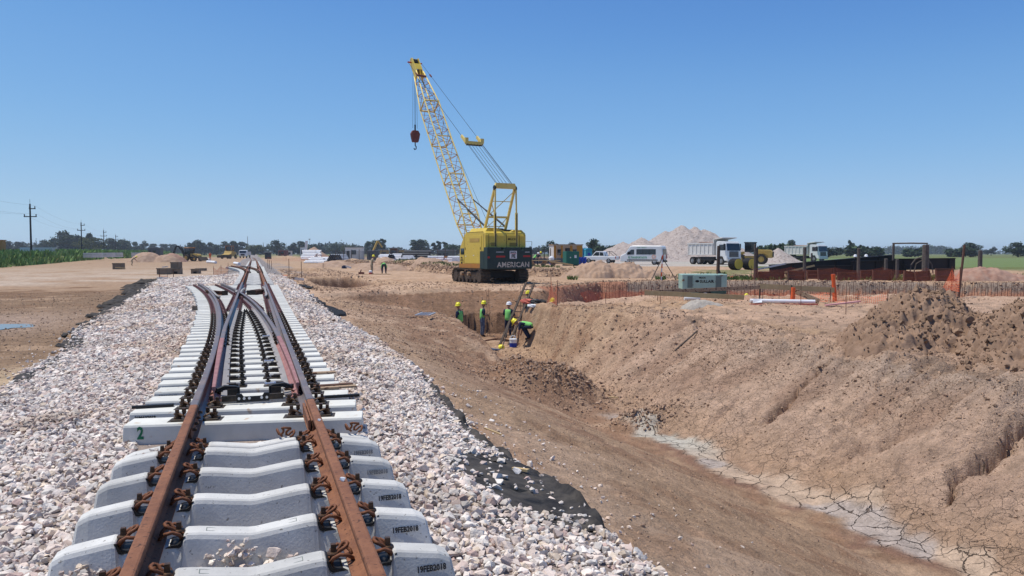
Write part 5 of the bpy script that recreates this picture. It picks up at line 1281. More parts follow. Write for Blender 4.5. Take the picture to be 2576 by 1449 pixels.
person('distant worker in orange clothes standing right of the backhoe', stand(529, 175), R(30), (0, 0, 'down'), shirt='orangevest', vest='orangevest', legs='orangevest', helm=None)
person('worker in a pale yellow shirt stooping on the left dirt track', stand(332, 120), R(-60), (55, 0, 'reach'), shirt='khaki', vest=None, legs='khaki')
# ============================================================ HEAPS
M['concrubble'] = mat('broken_grey_concrete', (.3, .27, .23), .95, vscale=8, col2=(.42, .38, .33), bump=1, bscale=20)
def heap(name, label, cat, cx, cy, w, d, res, bumps, m, amp, freq, seed, base=None, tint=None, kind=None, sharp=1.0, talus=None):
    nx, ny = int(w / res), int(d / res); xs = np.linspace(-w / 2, w / 2, nx); ys = np.linspace(-d / 2, d / 2, ny); XX, YY = np.meshgrid(xs, ys)
    Z = np.zeros_like(XX)
    for (bx, by, h, ra, rb_) in bumps:
        q = np.sqrt(((XX - bx) / ra) ** 2 + ((YY - by) / rb_) ** 2)
        q = q * (1 + .10 * vn(XX * .7 / ra * 2, YY * .7 / ra * 2, seed + 3))
        b = h * np.clip(1 - q, 0, 1) if talus else h * np.clip(1 - q ** 2, 0, 1) ** 1.15
        if talus: b = h * (np.sqrt((1 - q) ** 2 + talus) + (1 - q)) / 2 - h * .02; b = np.where(q > 1.6, 0, b)
        Z = np.maximum(Z, b)
    mk = np.clip(Z / .25, 0, 1)
    wx, wy = XX + cx, YY + cy
    Z = Z + mk * amp * (billow(wx, wy, freq, 4, seed) - .1) + mk * amp * .5 * fbm(wx, wy, freq * 3.3, 3, seed + 9)
    G = height(wx.ravel(), wy.ravel(), False).reshape(wx.shape) if base is None else np.full_like(wx, base)
    e = np.minimum(np.minimum(XX + w / 2, w / 2 - XX), np.minimum(YY + d / 2, d / 2 - YY)); edge = np.clip(e / (min(w, d) * .06), 0, 1)
    if res < .05: Z = Z + mk * .06 * billow(wx, wy, 8, 3, seed + 21)
    Z = G + Z * edge - .12 * (1 - np.clip(Z / .12, 0, 1)) - .05
    V = np.stack([XX.ravel(), YY.ravel(), Z.ravel()], 1); i = np.arange(nx * ny).reshape(ny, nx)
    F = np.stack([i[:-1, :-1].ravel(), i[:-1, 1:].ravel(), i[1:, 1:].ravel(), i[1:, :-1].ravel()], 1)
    keep = (Z.ravel()[F] > (G.ravel()[F] - .15)).any(1); F = F[keep]
    used = np.unique(F); rm = np.full(len(V), -1); rm[used] = np.arange(len(used)); V = V[used]; F = rm[F]
    o = np_mesh(name, V, F, m, True); o.location = (cx, cy, 0)
    if kind: tag(o, label, cat, kind=kind)
    else: tag(o, label, cat)
    return o
M['heapsoil'] = mat('freshly_dug_clay_soil', (.20, .125, .08), .97, vscale=2.2, col2=(.31, .205, .14), bump=.9, bscale=14)
M['heapdry'] = mat('dry_tan_earth', (.30, .195, .13), .97, vscale=1.2, col2=(.42, .295, .21), bump=.9, bscale=8)
M['heapgravel'] = mat('crushed_pink_gravel', (.29, .235, .205), .95, vscale=2.6, col2=(.46, .40, .36), bump=1.0, bscale=5, detail=12, fleck=((.17, .125, .105), 3.2, .6))
M['heapred'] = mat('reddish_rubble_earth', (.3, .16, .11), .97, vscale=1.8, col2=(.36, .24, .18), bump=.9, bscale=8)
heap('soil_heap', 'lumpy brown heap of dug clay at the right edge, on top of the bank', 'soil heap', 10.6, 17.4, 9.0, 10.0, .035,
     [(-.2, 1.9, 1.25, 1.9, 2.2), (1.5, -.4, 1.12, 2.3, 2.5), (-1.5, .9, .55, 1.4, 1.7), (.8, -1.7, .42, 2.2, 1.5), (3.2, .8, 1.0, 2.2, 2.6), (2.6, -3.0, .35, 1.8, 1.4)], M['heapsoil'], .30, 2.3, 300)
g_ = np.random.default_rng(55)
N = 6500; hx = 10.6 + g_.normal(.9, 1.8, N); hy = 17.2 + g_.normal(0, 1.9, N)
def heap_z(o, x, y):
    me = o.data; co = np.empty(len(me.vertices) * 3, np.float32); me.vertices.foreach_get('co', co); co = co.reshape(-1, 3)
    gx, gy = np.round((co[:, 0] + 4.5) / .035).astype(int), np.round((co[:, 1] + 5) / .035).astype(int); grid = np.full((300, 300), -9.); grid[np.clip(gx, 0, 299), np.clip(gy, 0, 299)] = co[:, 2]
    ix, iy = np.round((x - 10.6 + 4.5) / .035).astype(int), np.round((y - 17.4 + 5) / .035).astype(int); ok = (ix >= 0) & (ix < 300) & (iy >= 0) & (iy < 300)
    r = np.full(len(x), -9.); r[ok] = grid[ix[ok], iy[ok]]; return r
ho = bpy.data.objects['soil_heap']; hz_ = heap_z(ho, hx, hy); ok_ = hz_ > -1
sz_ = .02 * (1 - g_.uniform(0, 1, N)) ** (-1 / 2.4); sz_ = np.minimum(sz_, .14)
o = scatter('heap_clods', np.stack([hx, hy, hz_ + sz_ * .3], 1)[ok_], sz_[ok_], CL, clod_cols((.26, .17, .11)), M['clod'], 9, 1.3); tag(o, 'loose brown clods covering the clay heap at the right edge', 'soil', kind='stuff')
x, y, z = at(1545, 61.5); heap('earth_heap', 'tan earth heap beyond the wide pit, in front of the white van', 'earth heap', x, y, 9.5, 6, .09, [(-1.3, 0, 1.25, 2.3, 2.2), (.7, .2, 1.2, 2.6, 2.3), (2.7, 0, .6, 2.0, 1.8), (-3, 0, .4, 1.6, 1.6)], M['heapdry'], .3, 1.3, 310)
heap('gravel_heap', 'huge pinkish gravel heap towering behind the van and truck', 'gravel heap', px(1722, 150), 152, 36, 34, .28, [(0, 0, 7.1, 12.5, 13), (4.6, 1, 6.4, 11.5, 12), (-3.2, 0, 6.1, 10.5, 11), (2.2, 0, 6.9, 12, 12)], M['heapgravel'], .4, .45, 320, talus=.035)
heap('gravel_heap', 'lower pinkish gravel heap with two humps left of the huge one', 'gravel heap', px(1602, 146), 146, 24, 20, .28, [(.8, 0, 4.7, 8.0, 8), (-2.6, 0, 3.8, 7.5, 7)], M['heapgravel'], .3, .5, 330, talus=.04)
heap('gravel_heap', 'small pale gravel heap between the yellow loader and the farther truck', 'gravel heap', px(1956, 118), 118, 10, 9, .15, [(0, 0, 2.4, 3.6, 4), (-1.8, .3, 1.6, 2.2, 3)], M['heapgravel'], .12, .7, 340, talus=.015)
heap('earth_heap', 'reddish rubble mound right of the black beams', 'earth heap', px(2470, 55), 55.0, 8.5, 5, .08, [(0, 0, 1.0, 2.9, 2.0), (-1.6, 0, .6, 1.8, 1.6), (2.0, 0, .5, 1.8, 1.6)], M['heapred'], .14, 1.4, 350)
heap('earth_heap', 'low tan earth mound on the left dirt plain', 'earth heap', px(372, 150), 150, 13, 10, .18, [(0, 0, 2.0, 3.6, 3.6), (3.6, 0, 1.5, 3.0, 3)], M['heapdry'], .2, .7, 360)
heap('earth_heap', 'small brown earth mound left of the backhoe bucket', 'earth heap', px(433, 152), 152, 9, 7, .18, [(0, 0, 1.7, 3.0, 3)], M['heapred'], .2, .7, 361)
heap('earth_heap', 'tan sand mound among the white pipes', 'sand heap', px(792, 205), 205, 12, 10, .25, [(0, 0, 3.3, 4.6, 4)], M['heapdry'], .1, .6, 362, talus=.01)
heap('earth_heap', 'rounded spoil mound behind the cut bank, left of the khaki worker', 'earth heap', px(895, 108), 108, 16, 8, .16, [(-3, 0, .8, 4, 3), (2.8, 0, .7, 4, 3)], M['heapdry'], .25, .6, 363)
heap('earth_heap', 'low spoil mound behind the cut bank, left of the crane', 'earth heap', px(1035, 88), 88, 15, 7, .14, [(-3, 0, .6, 4, 2.6), (3, 0, .7, 4, 2.6)], M['heapdry'], .25, .7, 364)

# ============================================================ WHEELS AND VEHICLES
def wheel(parent, x, y, r, w, dual=False, name='wheel', rimm='rim', tread=False):
    mb = MB(); mb.m = 0; n = 26; s0, s1 = x - w / 2, x + w / 2
    prof = [(r * .58, s0 + .02), (r * .8, s0), (r * .96, s0 + w * .06), (r, s0 + w * .18), (r, s1 - w * .18), (r * .96, s1 - w * .06), (r * .8, s1), (r * .58, s1 - .02)]
    V = [(a, y + q * math.cos(2 * math.pi * k / n), r + q * math.sin(2 * math.pi * k / n)) for q, a in prof for k in range(n)]
    mb.add(V, [(i * n + k, i * n + (k + 1) % n, (i + 1) * n + (k + 1) % n, (i + 1) * n + k) for i in range(len(prof) - 1) for k in range(n)])
    if tread:
        for k in range(18):
            t = 2 * math.pi * k / 18; c = (math.cos(t), math.sin(t)); mb.beam((s0 + .02, y + c[0] * r, r + c[1] * r), (s1 - .02, y + math.cos(t + .15) * r, r + math.sin(t + .15) * r), r * .1, r * .07)
    o = mb.build('wheel', M['tyre'], parent)
    rb = MB(); rb.cyl((s0 + .05, y, r), (s1 - .05, y, r), r * .6, n=20)
    for a in (s0 + .01, s1 - .01): rb.cyl((a - .02, y, r), (a + .02, y, r), r * .22, n=10)
    rb.build('rim', M[rimm], o); return o
def vehicle(name, label, cat, xd, v, rz, dz=0.0, group=None):
    x, y, z = at(xd, v); o = empty(name, (x, y, z + dz), R(rz)); tag(o, label, cat, group); return o
def skinbox(parent, prof, x0, x1, m, name='body', bev=.05, seg=2):
    mb = MB(); mb.prism(prof, x0, x1, 'x'); return mb.build(name, m, parent, bevel=bev, seg=seg)
# vehicles are modelled with +Y forward
def van():
    r_ = vehicle('passenger_van', 'white minibus with green lettering parked in front of the gravel heaps', 'van', 1618, 101, 64)
    b = skinbox(r_, [(-2.85, .4), (-2.88, 1.2), (-2.8, 2.3), (-2.65, 2.5), (1.2, 2.52), (1.55, 2.42), (2.15, 1.55), (2.8, 1.2), (2.9, .9), (2.88, .4)], -1.0, 1.0, M['white'], bev=.12, seg=3)
    for sx in (-1, 1):
        X0, X1 = sorted((sx * .985, sx * 1.012))
        mb = MB(); mb.prism([(-1.95, 1.35), (-1.95, 2.05), (.65, 2.05), (.65, 1.35)], X0, X1, 'x'); w = mb.build('side_window', M['glass'], b)
        mb = MB(); mb.prism([(.95, 1.35), (.95, 2.0), (1.35, 2.0), (1.95, 1.45), (1.9, 1.32)], X0, X1, 'x'); mb.build('door_window', M['glass'], b)
        mb = MB(); 
        for a in (-1.1, -.2): mb.box(*sorted((sx * 1.0, sx * 1.016)), a - .02, a + .02, 1.33, 2.07)
        mb.build('window_pillar', M['black'], w)
        mb = MB(); mb.box(*sorted((sx * 1.0, sx * 1.014)), -2.2, 1.9, .55, .7); mb.build('trim_strip', M['woodgrey'], b)
        mb = MB(); mb.box(*sorted((sx * 1.0, sx * 1.22)), 1.65, 1.78, 1.4, 1.7); mb.build('mirror', M['black'], b)
    mb = MB(); mb.prism([(1.58, 2.38), (2.14, 1.6), (2.17, 1.62), (1.61, 2.4)], -.85, .85, 'x'); mb.build('windscreen', M['glass'], b)
    for x0, x1 in ((-.85, -.05), (.05, .85)):
        mb = MB(); mb.box(x0, x1, -2.9, -2.86, 1.35, 2.05); mb.build('rear_window', M['glass'], b)
    for sx in (-1, 1):
        mb = MB(); mb.box(*sorted((sx * .78, sx * .97)), -2.93, -2.88, .8, 1.35); mb.build('tail_light', M['redlight'], b)
        mb = MB(); mb.box(*sorted((sx * .5, sx * .9)), 2.84, 2.92, .85, 1.08); mb.build('headlight', M['paleglass'], b)
    mb = MB(); mb.box(-.95, .95, -2.98, -2.88, .35, .6); mb.build('rear_bumper', M['black'], b)
    for sx in (-1, 1):
        for yy in (-1.75, 1.85): wheel(r_, sx * .88, yy, .36, .24)
    text('EL TRANSPORTADOR', .36, M['green_text'], b, (-1.018, 1.75, .84), (R(90), 0, R(-90)), 'lettering', .002, .01, .72)
    text('TURISMO Y TRASLADOS', .15, M['green_text'], b, (-1.018, .6, 2.2), (R(90), 0, R(-90)), 'lettering', .002, .003, .8)
    for k in range(8):
        t = math.pi / 4 * k; mb = MB(); cy, cz = -1.7, 1.05; mb.beam((-1.02, cy + .13 * math.cos(t), cz + .13 * math.sin(t)), (-1.02, cy + .3 * math.cos(t), cz + .3 * math.sin(t)), .01, .07)
        if k == 0: em = mb
        else: em.add(mb.v, mb.f)
    em.build('emblem', M['orange_text'], b)
van()
def pickup():
    r_ = vehicle('pickup_truck', 'white double cab pickup with black roll bar left of the minibus', 'pickup truck', 1512, 116, 62)
    b = skinbox(r_, [(-2.6, .5), (-2.62, 1.05), (1.0, 1.08), (2.2, 1.05), (2.6, .9), (2.62, .5)], -.93, .93, M['white'], bev=.08)
    c = skinbox(r_, [(-.85, 1.07), (-.7, 1.7), (-.5, 1.82), (.55, 1.82), (1.3, 1.07)], -.8, .8, M['white'], 'cab', .06)
    for sx in (-1, 1):
        for pf in ([(-.7, 1.15), (-.6, 1.62), (-.12, 1.68), (-.08, 1.15)], [(.02, 1.15), (.0, 1.68), (.5, 1.68), (1.05, 1.15)]):
            mb = MB(); mb.prism(pf, *sorted((sx * .79, sx * .812)), 'x'); mb.build('side_window', M['glass'], c)
        for yy in (-1.55, 1.65): wheel(r_, sx * .82, yy, .38, .26)
        mb = MB(); mb.tube([(sx * .7, -.95, 1.1), (sx * .68, -1.15, 1.75), (sx * .68, -1.5, 1.78), (sx * .75, -2.3, 1.12)], .035, 6); mb.build('roll_bar', M['black'], r_)
        mb = MB(); mb.box(*sorted((sx * .72, sx * .92)), -2.66, -2.6, .72, 1.03); mb.build('tail_light', M['redlight'], b)
    mb = MB(); mb.prism([(.62, 1.76), (1.26, 1.12), (1.3, 1.12), (.66, 1.78)], -.72, .72, 'x'); mb.build('windscreen', M['glass'], c)
    mb = MB(); mb.tube([(-.68, -1.3, 1.77), (.68, -1.3, 1.77)], .035, 6); mb.build('roll_bar', M['black'], r_)
pickup()
def dump_truck(label, xd, v, rz):
    r_ = vehicle('dump_truck', label, 'dump truck', xd, v, rz)
    ch = MB(); ch.box(-.45, .45, -3.9, 3.2, .75, 1.0); ch.box(-1.15, 1.15, -1.2, 1.2, .55, 1.05); ch.build('chassis', M['nearblack'], r_)
    c = skinbox(r_, [(1.7, .75), (1.7, 2.95), (1.9, 3.1), (3.3, 3.05), (3.55, 2.7), (3.72, 1.75), (3.75, .55), (3.3, .5), (2.9, 1.1), (2.3, 1.1), (2.1, .75)], -1.22, 1.22, M['white'], 'cab', .07)
    mb = MB(); mb.prism([(3.5, 2.8), (3.72, 1.85), (3.76, 1.85), (3.54, 2.8)], -1.1, 1.1, 'x'); mb.build('windscreen', M['glass'], c)
    for sx in (-1, 1):
        mb = MB(); mb.prism([(2.3, 1.9), (2.3, 2.65), (3.2, 2.65), (3.5, 1.9)], *sorted((sx * 1.21, sx * 1.235)), 'x'); mb.build('side_window', M['glass'], c)
        mb = MB(); mb.box(*sorted((sx * 1.25, sx * 1.45)), 3.35, 3.5, 1.95, 2.75); mb.build('mirror', M['black'], c)
        mb = MB(); mb.box(*sorted((sx * .85, sx * 1.15)), 3.74, 3.8, .85, 1.2); mb.build('headlight', M['paleglass'], c)
    mb = MB(); mb.box(-.75, .75, 3.73, 3.79, 1.0, 1.75); g = mb.build('grille', M['nearblack'], c)
    mb = MB()
    for k in range(4): mb.box(-.72, .72, 3.79, 3.81, 1.08 + .17 * k, 1.13 + .17 * k)
    mb.build('grille_bar', M['rim'], g)
    mb = MB(); mb.box(-1.2, 1.2, 3.74, 3.86, .45, .8); mb.build('front_bumper', M['dirtywhite'], c)
    mb = MB(); mb.prism([(-3.9, 1.35), (-3.95, 2.85), (1.3, 2.85), (1.55, 3.35), (1.35, 3.5), (1.1, 3.4), (1.1, 1.35)], -1.25, 1.25, 'x')
    bed = MB()
    bed.prism([(-3.9, 1.3), (-3.95, 2.85), (1.25, 2.85), (1.25, 1.3)], -1.25, -1.17, 'x'); bed.prism([(-3.9, 1.3), (-3.95, 2.85), (1.25, 2.85), (1.25, 1.3)], 1.17, 1.25, 'x')
    bed.box(-1.17, 1.17, -3.9, 1.2, 1.25, 1.35); bed.box(-1.25, 1.25, 1.15, 1.3, 1.3, 3.35); bed.box(-1.2, 1.2, -3.97, -3.88, 1.3, 2.8)
    bed.prism([(1.2, 3.3), (1.2, 3.42), (2.9, 3.62), (2.95, 3.5)], -1.25, 1.25, 'x')
    bo = bed.build('dump_bed', M['dirtywhite'], r_, bevel=.015)
    for sx in (-1, 1):
        rb = MB()
        for k in range(7): y0 = -3.8 + .8 * k; rb.box(*sorted((sx * 1.25, sx * 1.33)), y0, y0 + .13, 1.32, 2.8)
        rb.box(*sorted((sx * 1.25, sx * 1.34)), -3.95, 1.2, 2.75, 2.9); rb.box(*sorted((sx * 1.25, sx * 1.32)), -3.9, 1.2, 1.28, 1.4); rb.build('bed_rib', M['dirtywhite'], bo)
        wheel(r_, sx * 1.05, 2.6, .52, .3)
        for yy in (-1.7, -3.05): wheel(r_, sx * .98, yy, .52, .5)
    ld = MB(); ld.prism([(-3.4, 2.5), (-1.5, 3.05), (.6, 2.95), (1.1, 2.6)], -1.1, 1.1, 'x'); ld.build('load', M['heapred'], r_)
    return r_
dump_truck('white dump truck with ribbed bed facing the camera beside the huge gravel heap', 1796, 103, -153)
dump_truck('farther white dump truck standing behind the black beams', 2027, 142, -150)
def loader():
    r_ = vehicle('wheel_loader', 'yellow wheel loader with tall cab right of the nearer dump truck', 'wheel loader', 1888, 106, 66); r_.scale = (.88, .88, .88)
    b = skinbox(r_, [(-3.3, 1.0), (-3.35, 1.9), (-3.0, 2.25), (-.6, 2.3), (-.6, .9)], -.95, .95, M['catyellow'], 'engine_cover', .08)
    mb = MB(); mb.box(-.7, .7, -3.42, -3.3, 1.15, 2.0); mb.build('rear_grille', M['nearblack'], b)
    f = MB(); f.box(-.6, .6, -.7, 2.2, .7, 1.3); f.build('front_frame', M['catyellow'], r_)
    cb = MB(); cb.box(-.75, .75, -.75, .85, 1.9, 2.15); 
    for x in (-.72, .72):
        for y in (-.7, .8): cb.beam((x, y, 2.1), (x, y, 3.35), .09)
    cb.box(-.85, .85, -.85, .95, 3.35, 3.48); c = cb.build('cab', M['nearblack'], r_)
    gl = MB(); gl.box(-.7, .7, -.66, .76, 2.15, 3.34); gl.build('cab_glass', M['glass'], c)
    for sx in (-1, 1):
        a = MB(); a.prism([(.9, 1.7), (1.1, 2.0), (2.3, 1.6), (3.5, .6), (3.4, .4), (2.2, 1.2)], *sorted((sx * .4, sx * .58)), 'x'); a.build('lift_arm', M['catyellow'], r_)
        for yy in (-1.7, 1.55): wheel(r_, sx * 1.0, yy, .78, .55, rimm='catyellow', tread=True)
        fd = MB(); fd.prism([(-2.6, 1.5), (-2.2, 1.75), (-1.1, 1.75), (-.8, 1.45), (-.8, 1.38), (-1.15, 1.65), (-2.2, 1.66), (-2.6, 1.4)], *sorted((sx * .75, sx * 1.25)), 'x'); fd.build('fender', M['catyellow'], r_)
    bk = MB(); bk.prism([(3.3, .25), (3.2, 1.3), (3.45, 1.35), (4.3, .3), (4.25, .18)], -1.4, 1.4, 'x'); bk.build('bucket', M['track'], r_)
    ex = MB(); ex.cyl((.3, -1.6, 2.3), (.3, -1.6, 3.0), .06, n=8); ex.build('exhaust_pipe', M['nearblack'], r_)
loader()
def backhoe():
    r_ = vehicle('backhoe_loader', 'yellow and black backhoe digging on the left dirt plain', 'backhoe', 483, 158, -112)
    b = skinbox(r_, [(.0, .8), (.0, 1.6), (1.9, 1.5), (2.2, 1.2), (2.2, .7)], -.5, .5, M['catyellow'], 'bonnet', .06)
    f = MB(); f.box(-.55, .55, -1.8, 2.1, .6, .95); f.build('frame', M['nearblack'], r_)
    cb = MB()
    for x in (-.65, .65):
        for y in (-1.2, .1): cb.beam((x, y, 1.0), (x * .95, y, 2.7), .09)
    cb.box(-.72, .72, -1.25, .15, .9, 1.35); c = cb.build('cab', M['nearblack'], r_)
    gl = MB(); gl.box(-.6, .6, -1.15, .05, 1.35, 2.7); gl.build('cab_glass', M['glass'], c)
    rf = MB(); rf.box(-.78, .78, -1.35, .28, 2.7, 2.86); rf.build('cab_roof', M['orange_skirt'], c, bevel=.03)
    for sx in (-1, 1):
        wheel(r_, sx * .85, -.6, .72, .42, rimm='catyellow'); wheel(r_, sx * .8, 1.55, .48, .34, rimm='catyellow')
        a = MB(); a.beam((sx * .55, .6, 1.3), (sx * .55, 2.9, .55), .14, .2); a.build('loader_arm', M['nearblack'], r_)
    bk = MB(); bk.prism([(2.8, .1), (2.75, .85), (2.95, .9), (3.55, .15)], -1.1, 1.1, 'x'); bk.build('front_bucket', M['track'], r_)
    dm = MB(); P_ = [(0, -1.9, 1.0), (0, -2.5, 2.2), (0, -3.5, 3.1), (0, -4.2, 3.0)]; dm.beam(P_[0], P_[1], .28, .4); dm.beam(P_[1], P_[2], .25, .38); dm.beam(P_[2], P_[3], .22, .32); dm.beam((0, -4.2, 3.05), (0, -5.1, 1.2), .2, .3); dm.beam((0, -2.2, 2.2), (0, -3.1, 3.4), .1); dm.build('digging_boom', M['nearblack'], r_)
    b2 = MB(); b2.prism([(-5.1, 1.3), (-5.5, .9), (-5.3, .3), (-4.7, .2), (-4.6, .7), (-4.9, 1.3)], -.35, .35, 'x'); b2.build('digging_bucket', M['track'], r_)
backhoe()
def paver():
    r_ = vehicle('road_grader', 'distant yellow and dark spreading machine beyond the backhoe', 'work machine', 577, 215, 175)
    b = skinbox(r_, [(-2.2, .7), (-2.2, 1.9), (.5, 2.2), (1.0, 1.4), (2.4, 1.2), (2.4, .7)], -1.1, 1.1, M['catyellow'], 'body', .06)
    c = MB(); c.box(-.9, .9, -1.0, .4, 2.0, 2.3)
    for x in (-.85, .85):
        for y in (-.95, .35): c.beam((x, y, 2.2), (x, y, 3.5), .1)
    c.box(-1, 1, -1.1, .5, 3.5, 3.65); cc = c.build('cab', M['orange_skirt'], r_); g = MB(); g.box(-.8, .8, -.9, .3, 2.3, 3.5); g.build('cab_glass', M['glass'], cc)
    for sx in (-1, 1):
        for yy in (-1.6, 1.8): wheel(r_, sx * 1.15, yy, .6, .4, rimm='catyellow')
    s = MB(); s.box(-1.9, 1.9, 2.4, 3.4, .3, 1.0); s.build('hopper', M['track'], r_)
paver()
def far_truck():
    r_ = vehicle('delivery_truck', 'distant white truck facing the camera on the haul road', 'truck', 617, 238, 186)
    c = skinbox(r_, [(1.2, .6), (1.2, 2.5), (2.7, 2.4), (3.0, 1.5), (3.05, .6)], -1.15, 1.15, M['white'], 'cab', .06)
    g = MB(); g.prism([(2.76, 2.3), (3.0, 1.55), (3.03, 1.55), (2.8, 2.3)], -1.0, 1.0, 'x'); g.build('windscreen', M['glass'], c)
    g = MB(); g.box(-.6, .6, 3.04, 3.08, .8, 1.3); g.build('grille', M['nearblack'], c)
    b = MB(); b.box(-1.15, 1.15, -3, 1.1, .9, 2.0); b.build('cargo_body', M['dirtywhite'], r_)
    for sx in (-1, 1):
        for yy in (-2, 2.0): wheel(r_, sx * .95, yy, .45, .3)
far_truck()
def parked_car(label, xd, v, rz, dz=0):
    r_ = vehicle('parked_car', label, 'car', xd, v, rz, dz)
    b = skinbox(r_, [(-2.1, .35), (-2.15, .9), (-1.6, 1.0), (1.0, 1.0), (2.0, .85), (2.1, .4)], -.85, .85, M['white'], bev=.08)
    c = skinbox(r_, [(-1.7, .98), (-1.3, 1.45), (.3, 1.45), (1.05, .98)], -.74, .74, M['glass'], 'cabin_glass', .05); rf = skinbox(c, [(-1.3, 1.44), (-1.25, 1.5), (.28, 1.5), (.35, 1.44)], -.7, .7, M['white'], 'roof', .02)
    for sx in (-1, 1):
        for yy in (-1.3, 1.35): wheel(r_, sx * .76, yy, .32, .2)
parked_car('distant white car parked beside the grey hut on the grassy bank', 373, 225, 80, .0)

# ============================================================ SITE EQUIPMENT
def compressor():
    x, y, z = at(1768, 33.2); r_ = empty('air_compressor', (x, y, z - .02), R(-3)); tag(r_, 'pale green towed air compressor standing on the bank by the long boards', 'air compressor')
    b = MB(); b.prism([(.52, -.7), (1.12, -.68), (1.16, -.62), (1.16, .62), (1.12, .68), (.52, .7)][::1], -.96, .93, 'x')
    mb = MB(); mb.v = []
    mb.add([(-.96, -.5, .42), (.93, -.5, .42), (.93, .5, .42), (-.96, .5, .42), (-.97, -.5, 1.08), (.94, -.5, 1.08), (.94, .5, 1.08), (-.97, .5, 1.08)], [(0, 3, 2, 1), (4, 5, 6, 7), (0, 1, 5, 4), (1, 2, 6, 5), (2, 3, 7, 6), (3, 0, 4, 7)])
    h = mb.build('canopy', M['compgreen'], r_, bevel=.03, seg=2)
    mb = MB(); mb.box(-.95, .92, -.49, .49, .1, .415); mb.build('lower_tray', M['compdark'], r_)
    mb = MB(); mb.box(-.5, .43, -.52, -.502, .48, 1.03); mb.build('service_door', M['compgreen'], h, bevel=.006)
    for x0, x1 in ((-.74, -.53), (.46, .69)):
        mb = MB(); mb.box(x0, x1, -.515, -.503, .5, 1.0); g = mb.build('air_grille', M['grille'], h)
    mb = MB()
    for k in range(14):
        z0 = -.02
    mb = MB(); mb.prism([(-.29, .12), (-.26, .3), (-.12, .42), (.12, .42), (.26, .3), (.29, .12)], -.54, -.492, 'y'); mb.build('wheel_arch', M['nearblack'], r_)
    w = MB(); w.cyl((0, -.56, .14), (0, -.4, .14), .27, n=22); wo = w.build('wheel', M['tyre'], r_); w = MB(); w.cyl((0, -.57, .14), (0, -.55, .14), .16, n=16); w.build('rim', M['dirtywhite'], wo)
    w = MB(); w.cyl((0, .4, .14), (0, .56, .14), .27, n=22); w.build('wheel', M['tyre'], r_)
    text('SULLAIR', .165, M['black_text'], h, (-.22, -.524, .72), name='lettering', bold=.006, sx=.98)
    text('MILICIC', .085, M['black_text'], h, (-.26, -.524, .9), name='lettering', bold=.004)
    mb = MB(); mb.cyl((-.33, -.522, .78), (-.33, -.528, .78), .085, n=20); e = mb.build('emblem', M['black_text'], h); e.scale = (1, 1, .62); e.location.z = .296
    mb = MB(); mb.tube([(-.1, 0, 1.06), (-.08, 0, 1.15), (.02, 0, 1.15), (.04, 0, 1.06)], .015, 6); mb.build('lifting_eye', M['rust'], h)
    mb = MB(); mb.cyl((.62, .0, 1.06), (.62, 0, 1.22), .03, n=8); mb.build('exhaust_stub', M['rust'], h)
compressor()
def generator():
    x, y, z = at(1438, 93); r_ = empty('generator', (x, y, z), R(20)); tag(r_, 'tall dark green generator box by the site cabin', 'generator')
    mb = MB(); mb.box(-.95, .75, -.55, .55, .12, 1.75); h = mb.build('enclosure', M['gengreen'], r_, bevel=.02)
    mb = MB(); mb.box(-.98, .78, -.58, .58, 0, .12); mb.build('base_frame', M['nearblack'], r_)
    for x0, x1, z0, z1 in ((-.55, -.2, .25, 1.6), (-.1, .6, .25, 1.6)): mb = MB(); mb.box(x0, x1, -.562, -.552, z0, z1); mb.build('door', M['gengreen'], h, bevel=.005)
    mb = MB(); mb.box(.1, .4, -.575, -.563, .95, 1.3); mb.build('notice_plate', M['paper'], h); mb = MB(); mb.cyl((-.42, -.563, 1.0), (-.42, -.572, 1.0), .08, n=12); mb.build('round_sticker', M['paper'], h)
    mb = MB(); mb.cyl((.2, 0, 1.75), (.2, 0, 2.0), .05, n=8); mb.build('exhaust_stub', M['nearblack'], h)
generator()
def cabin():
    x, y, z = at(1423, 118); r_ = empty('site_cabin', (x, y, z), R(14)); tag(r_, 'orange and white corrugated site cabin behind the green generator', 'site cabin')
    mb = MB(); mb.box(-2.3, 2.3, -1.2, 1.2, .15, 2.75); w = mb.build('wall', M['dirtywhite'], r_)
    for xx in (-2.3, -1.2, .3, 1.4): 
        p = MB(); a = xx; b = xx + (.35 if xx != 1.4 else .9); p.box(a, b, -1.24, -1.202, .2, 2.7); p.build('orange_panel', M['cabin_orange'], w)
    rb = MB()
    for k in range(30): rb.box(-2.28 + k * .155, -2.22 + k * .155, -1.27, -1.242, .2, 2.7)
    rb.build('corrugation', M['cabin_orange'], w)
    mb = MB(); mb.box(-2.4, 2.4, -1.3, 1.3, 2.75, 2.88); mb.build('roof', M['wornwood'], r_)
    mb = MB(); mb.box(-.5, .25, -1.285, -1.245, .2, 2.3); mb.build('door', M['nearblack'], w)
    for x0 in (-1.75, .75): mb = MB(); mb.box(x0, x0 + .6, -1.3, -1.27, 1.2, 2.1); mb.build('window', M['glass'], w)
cabin()
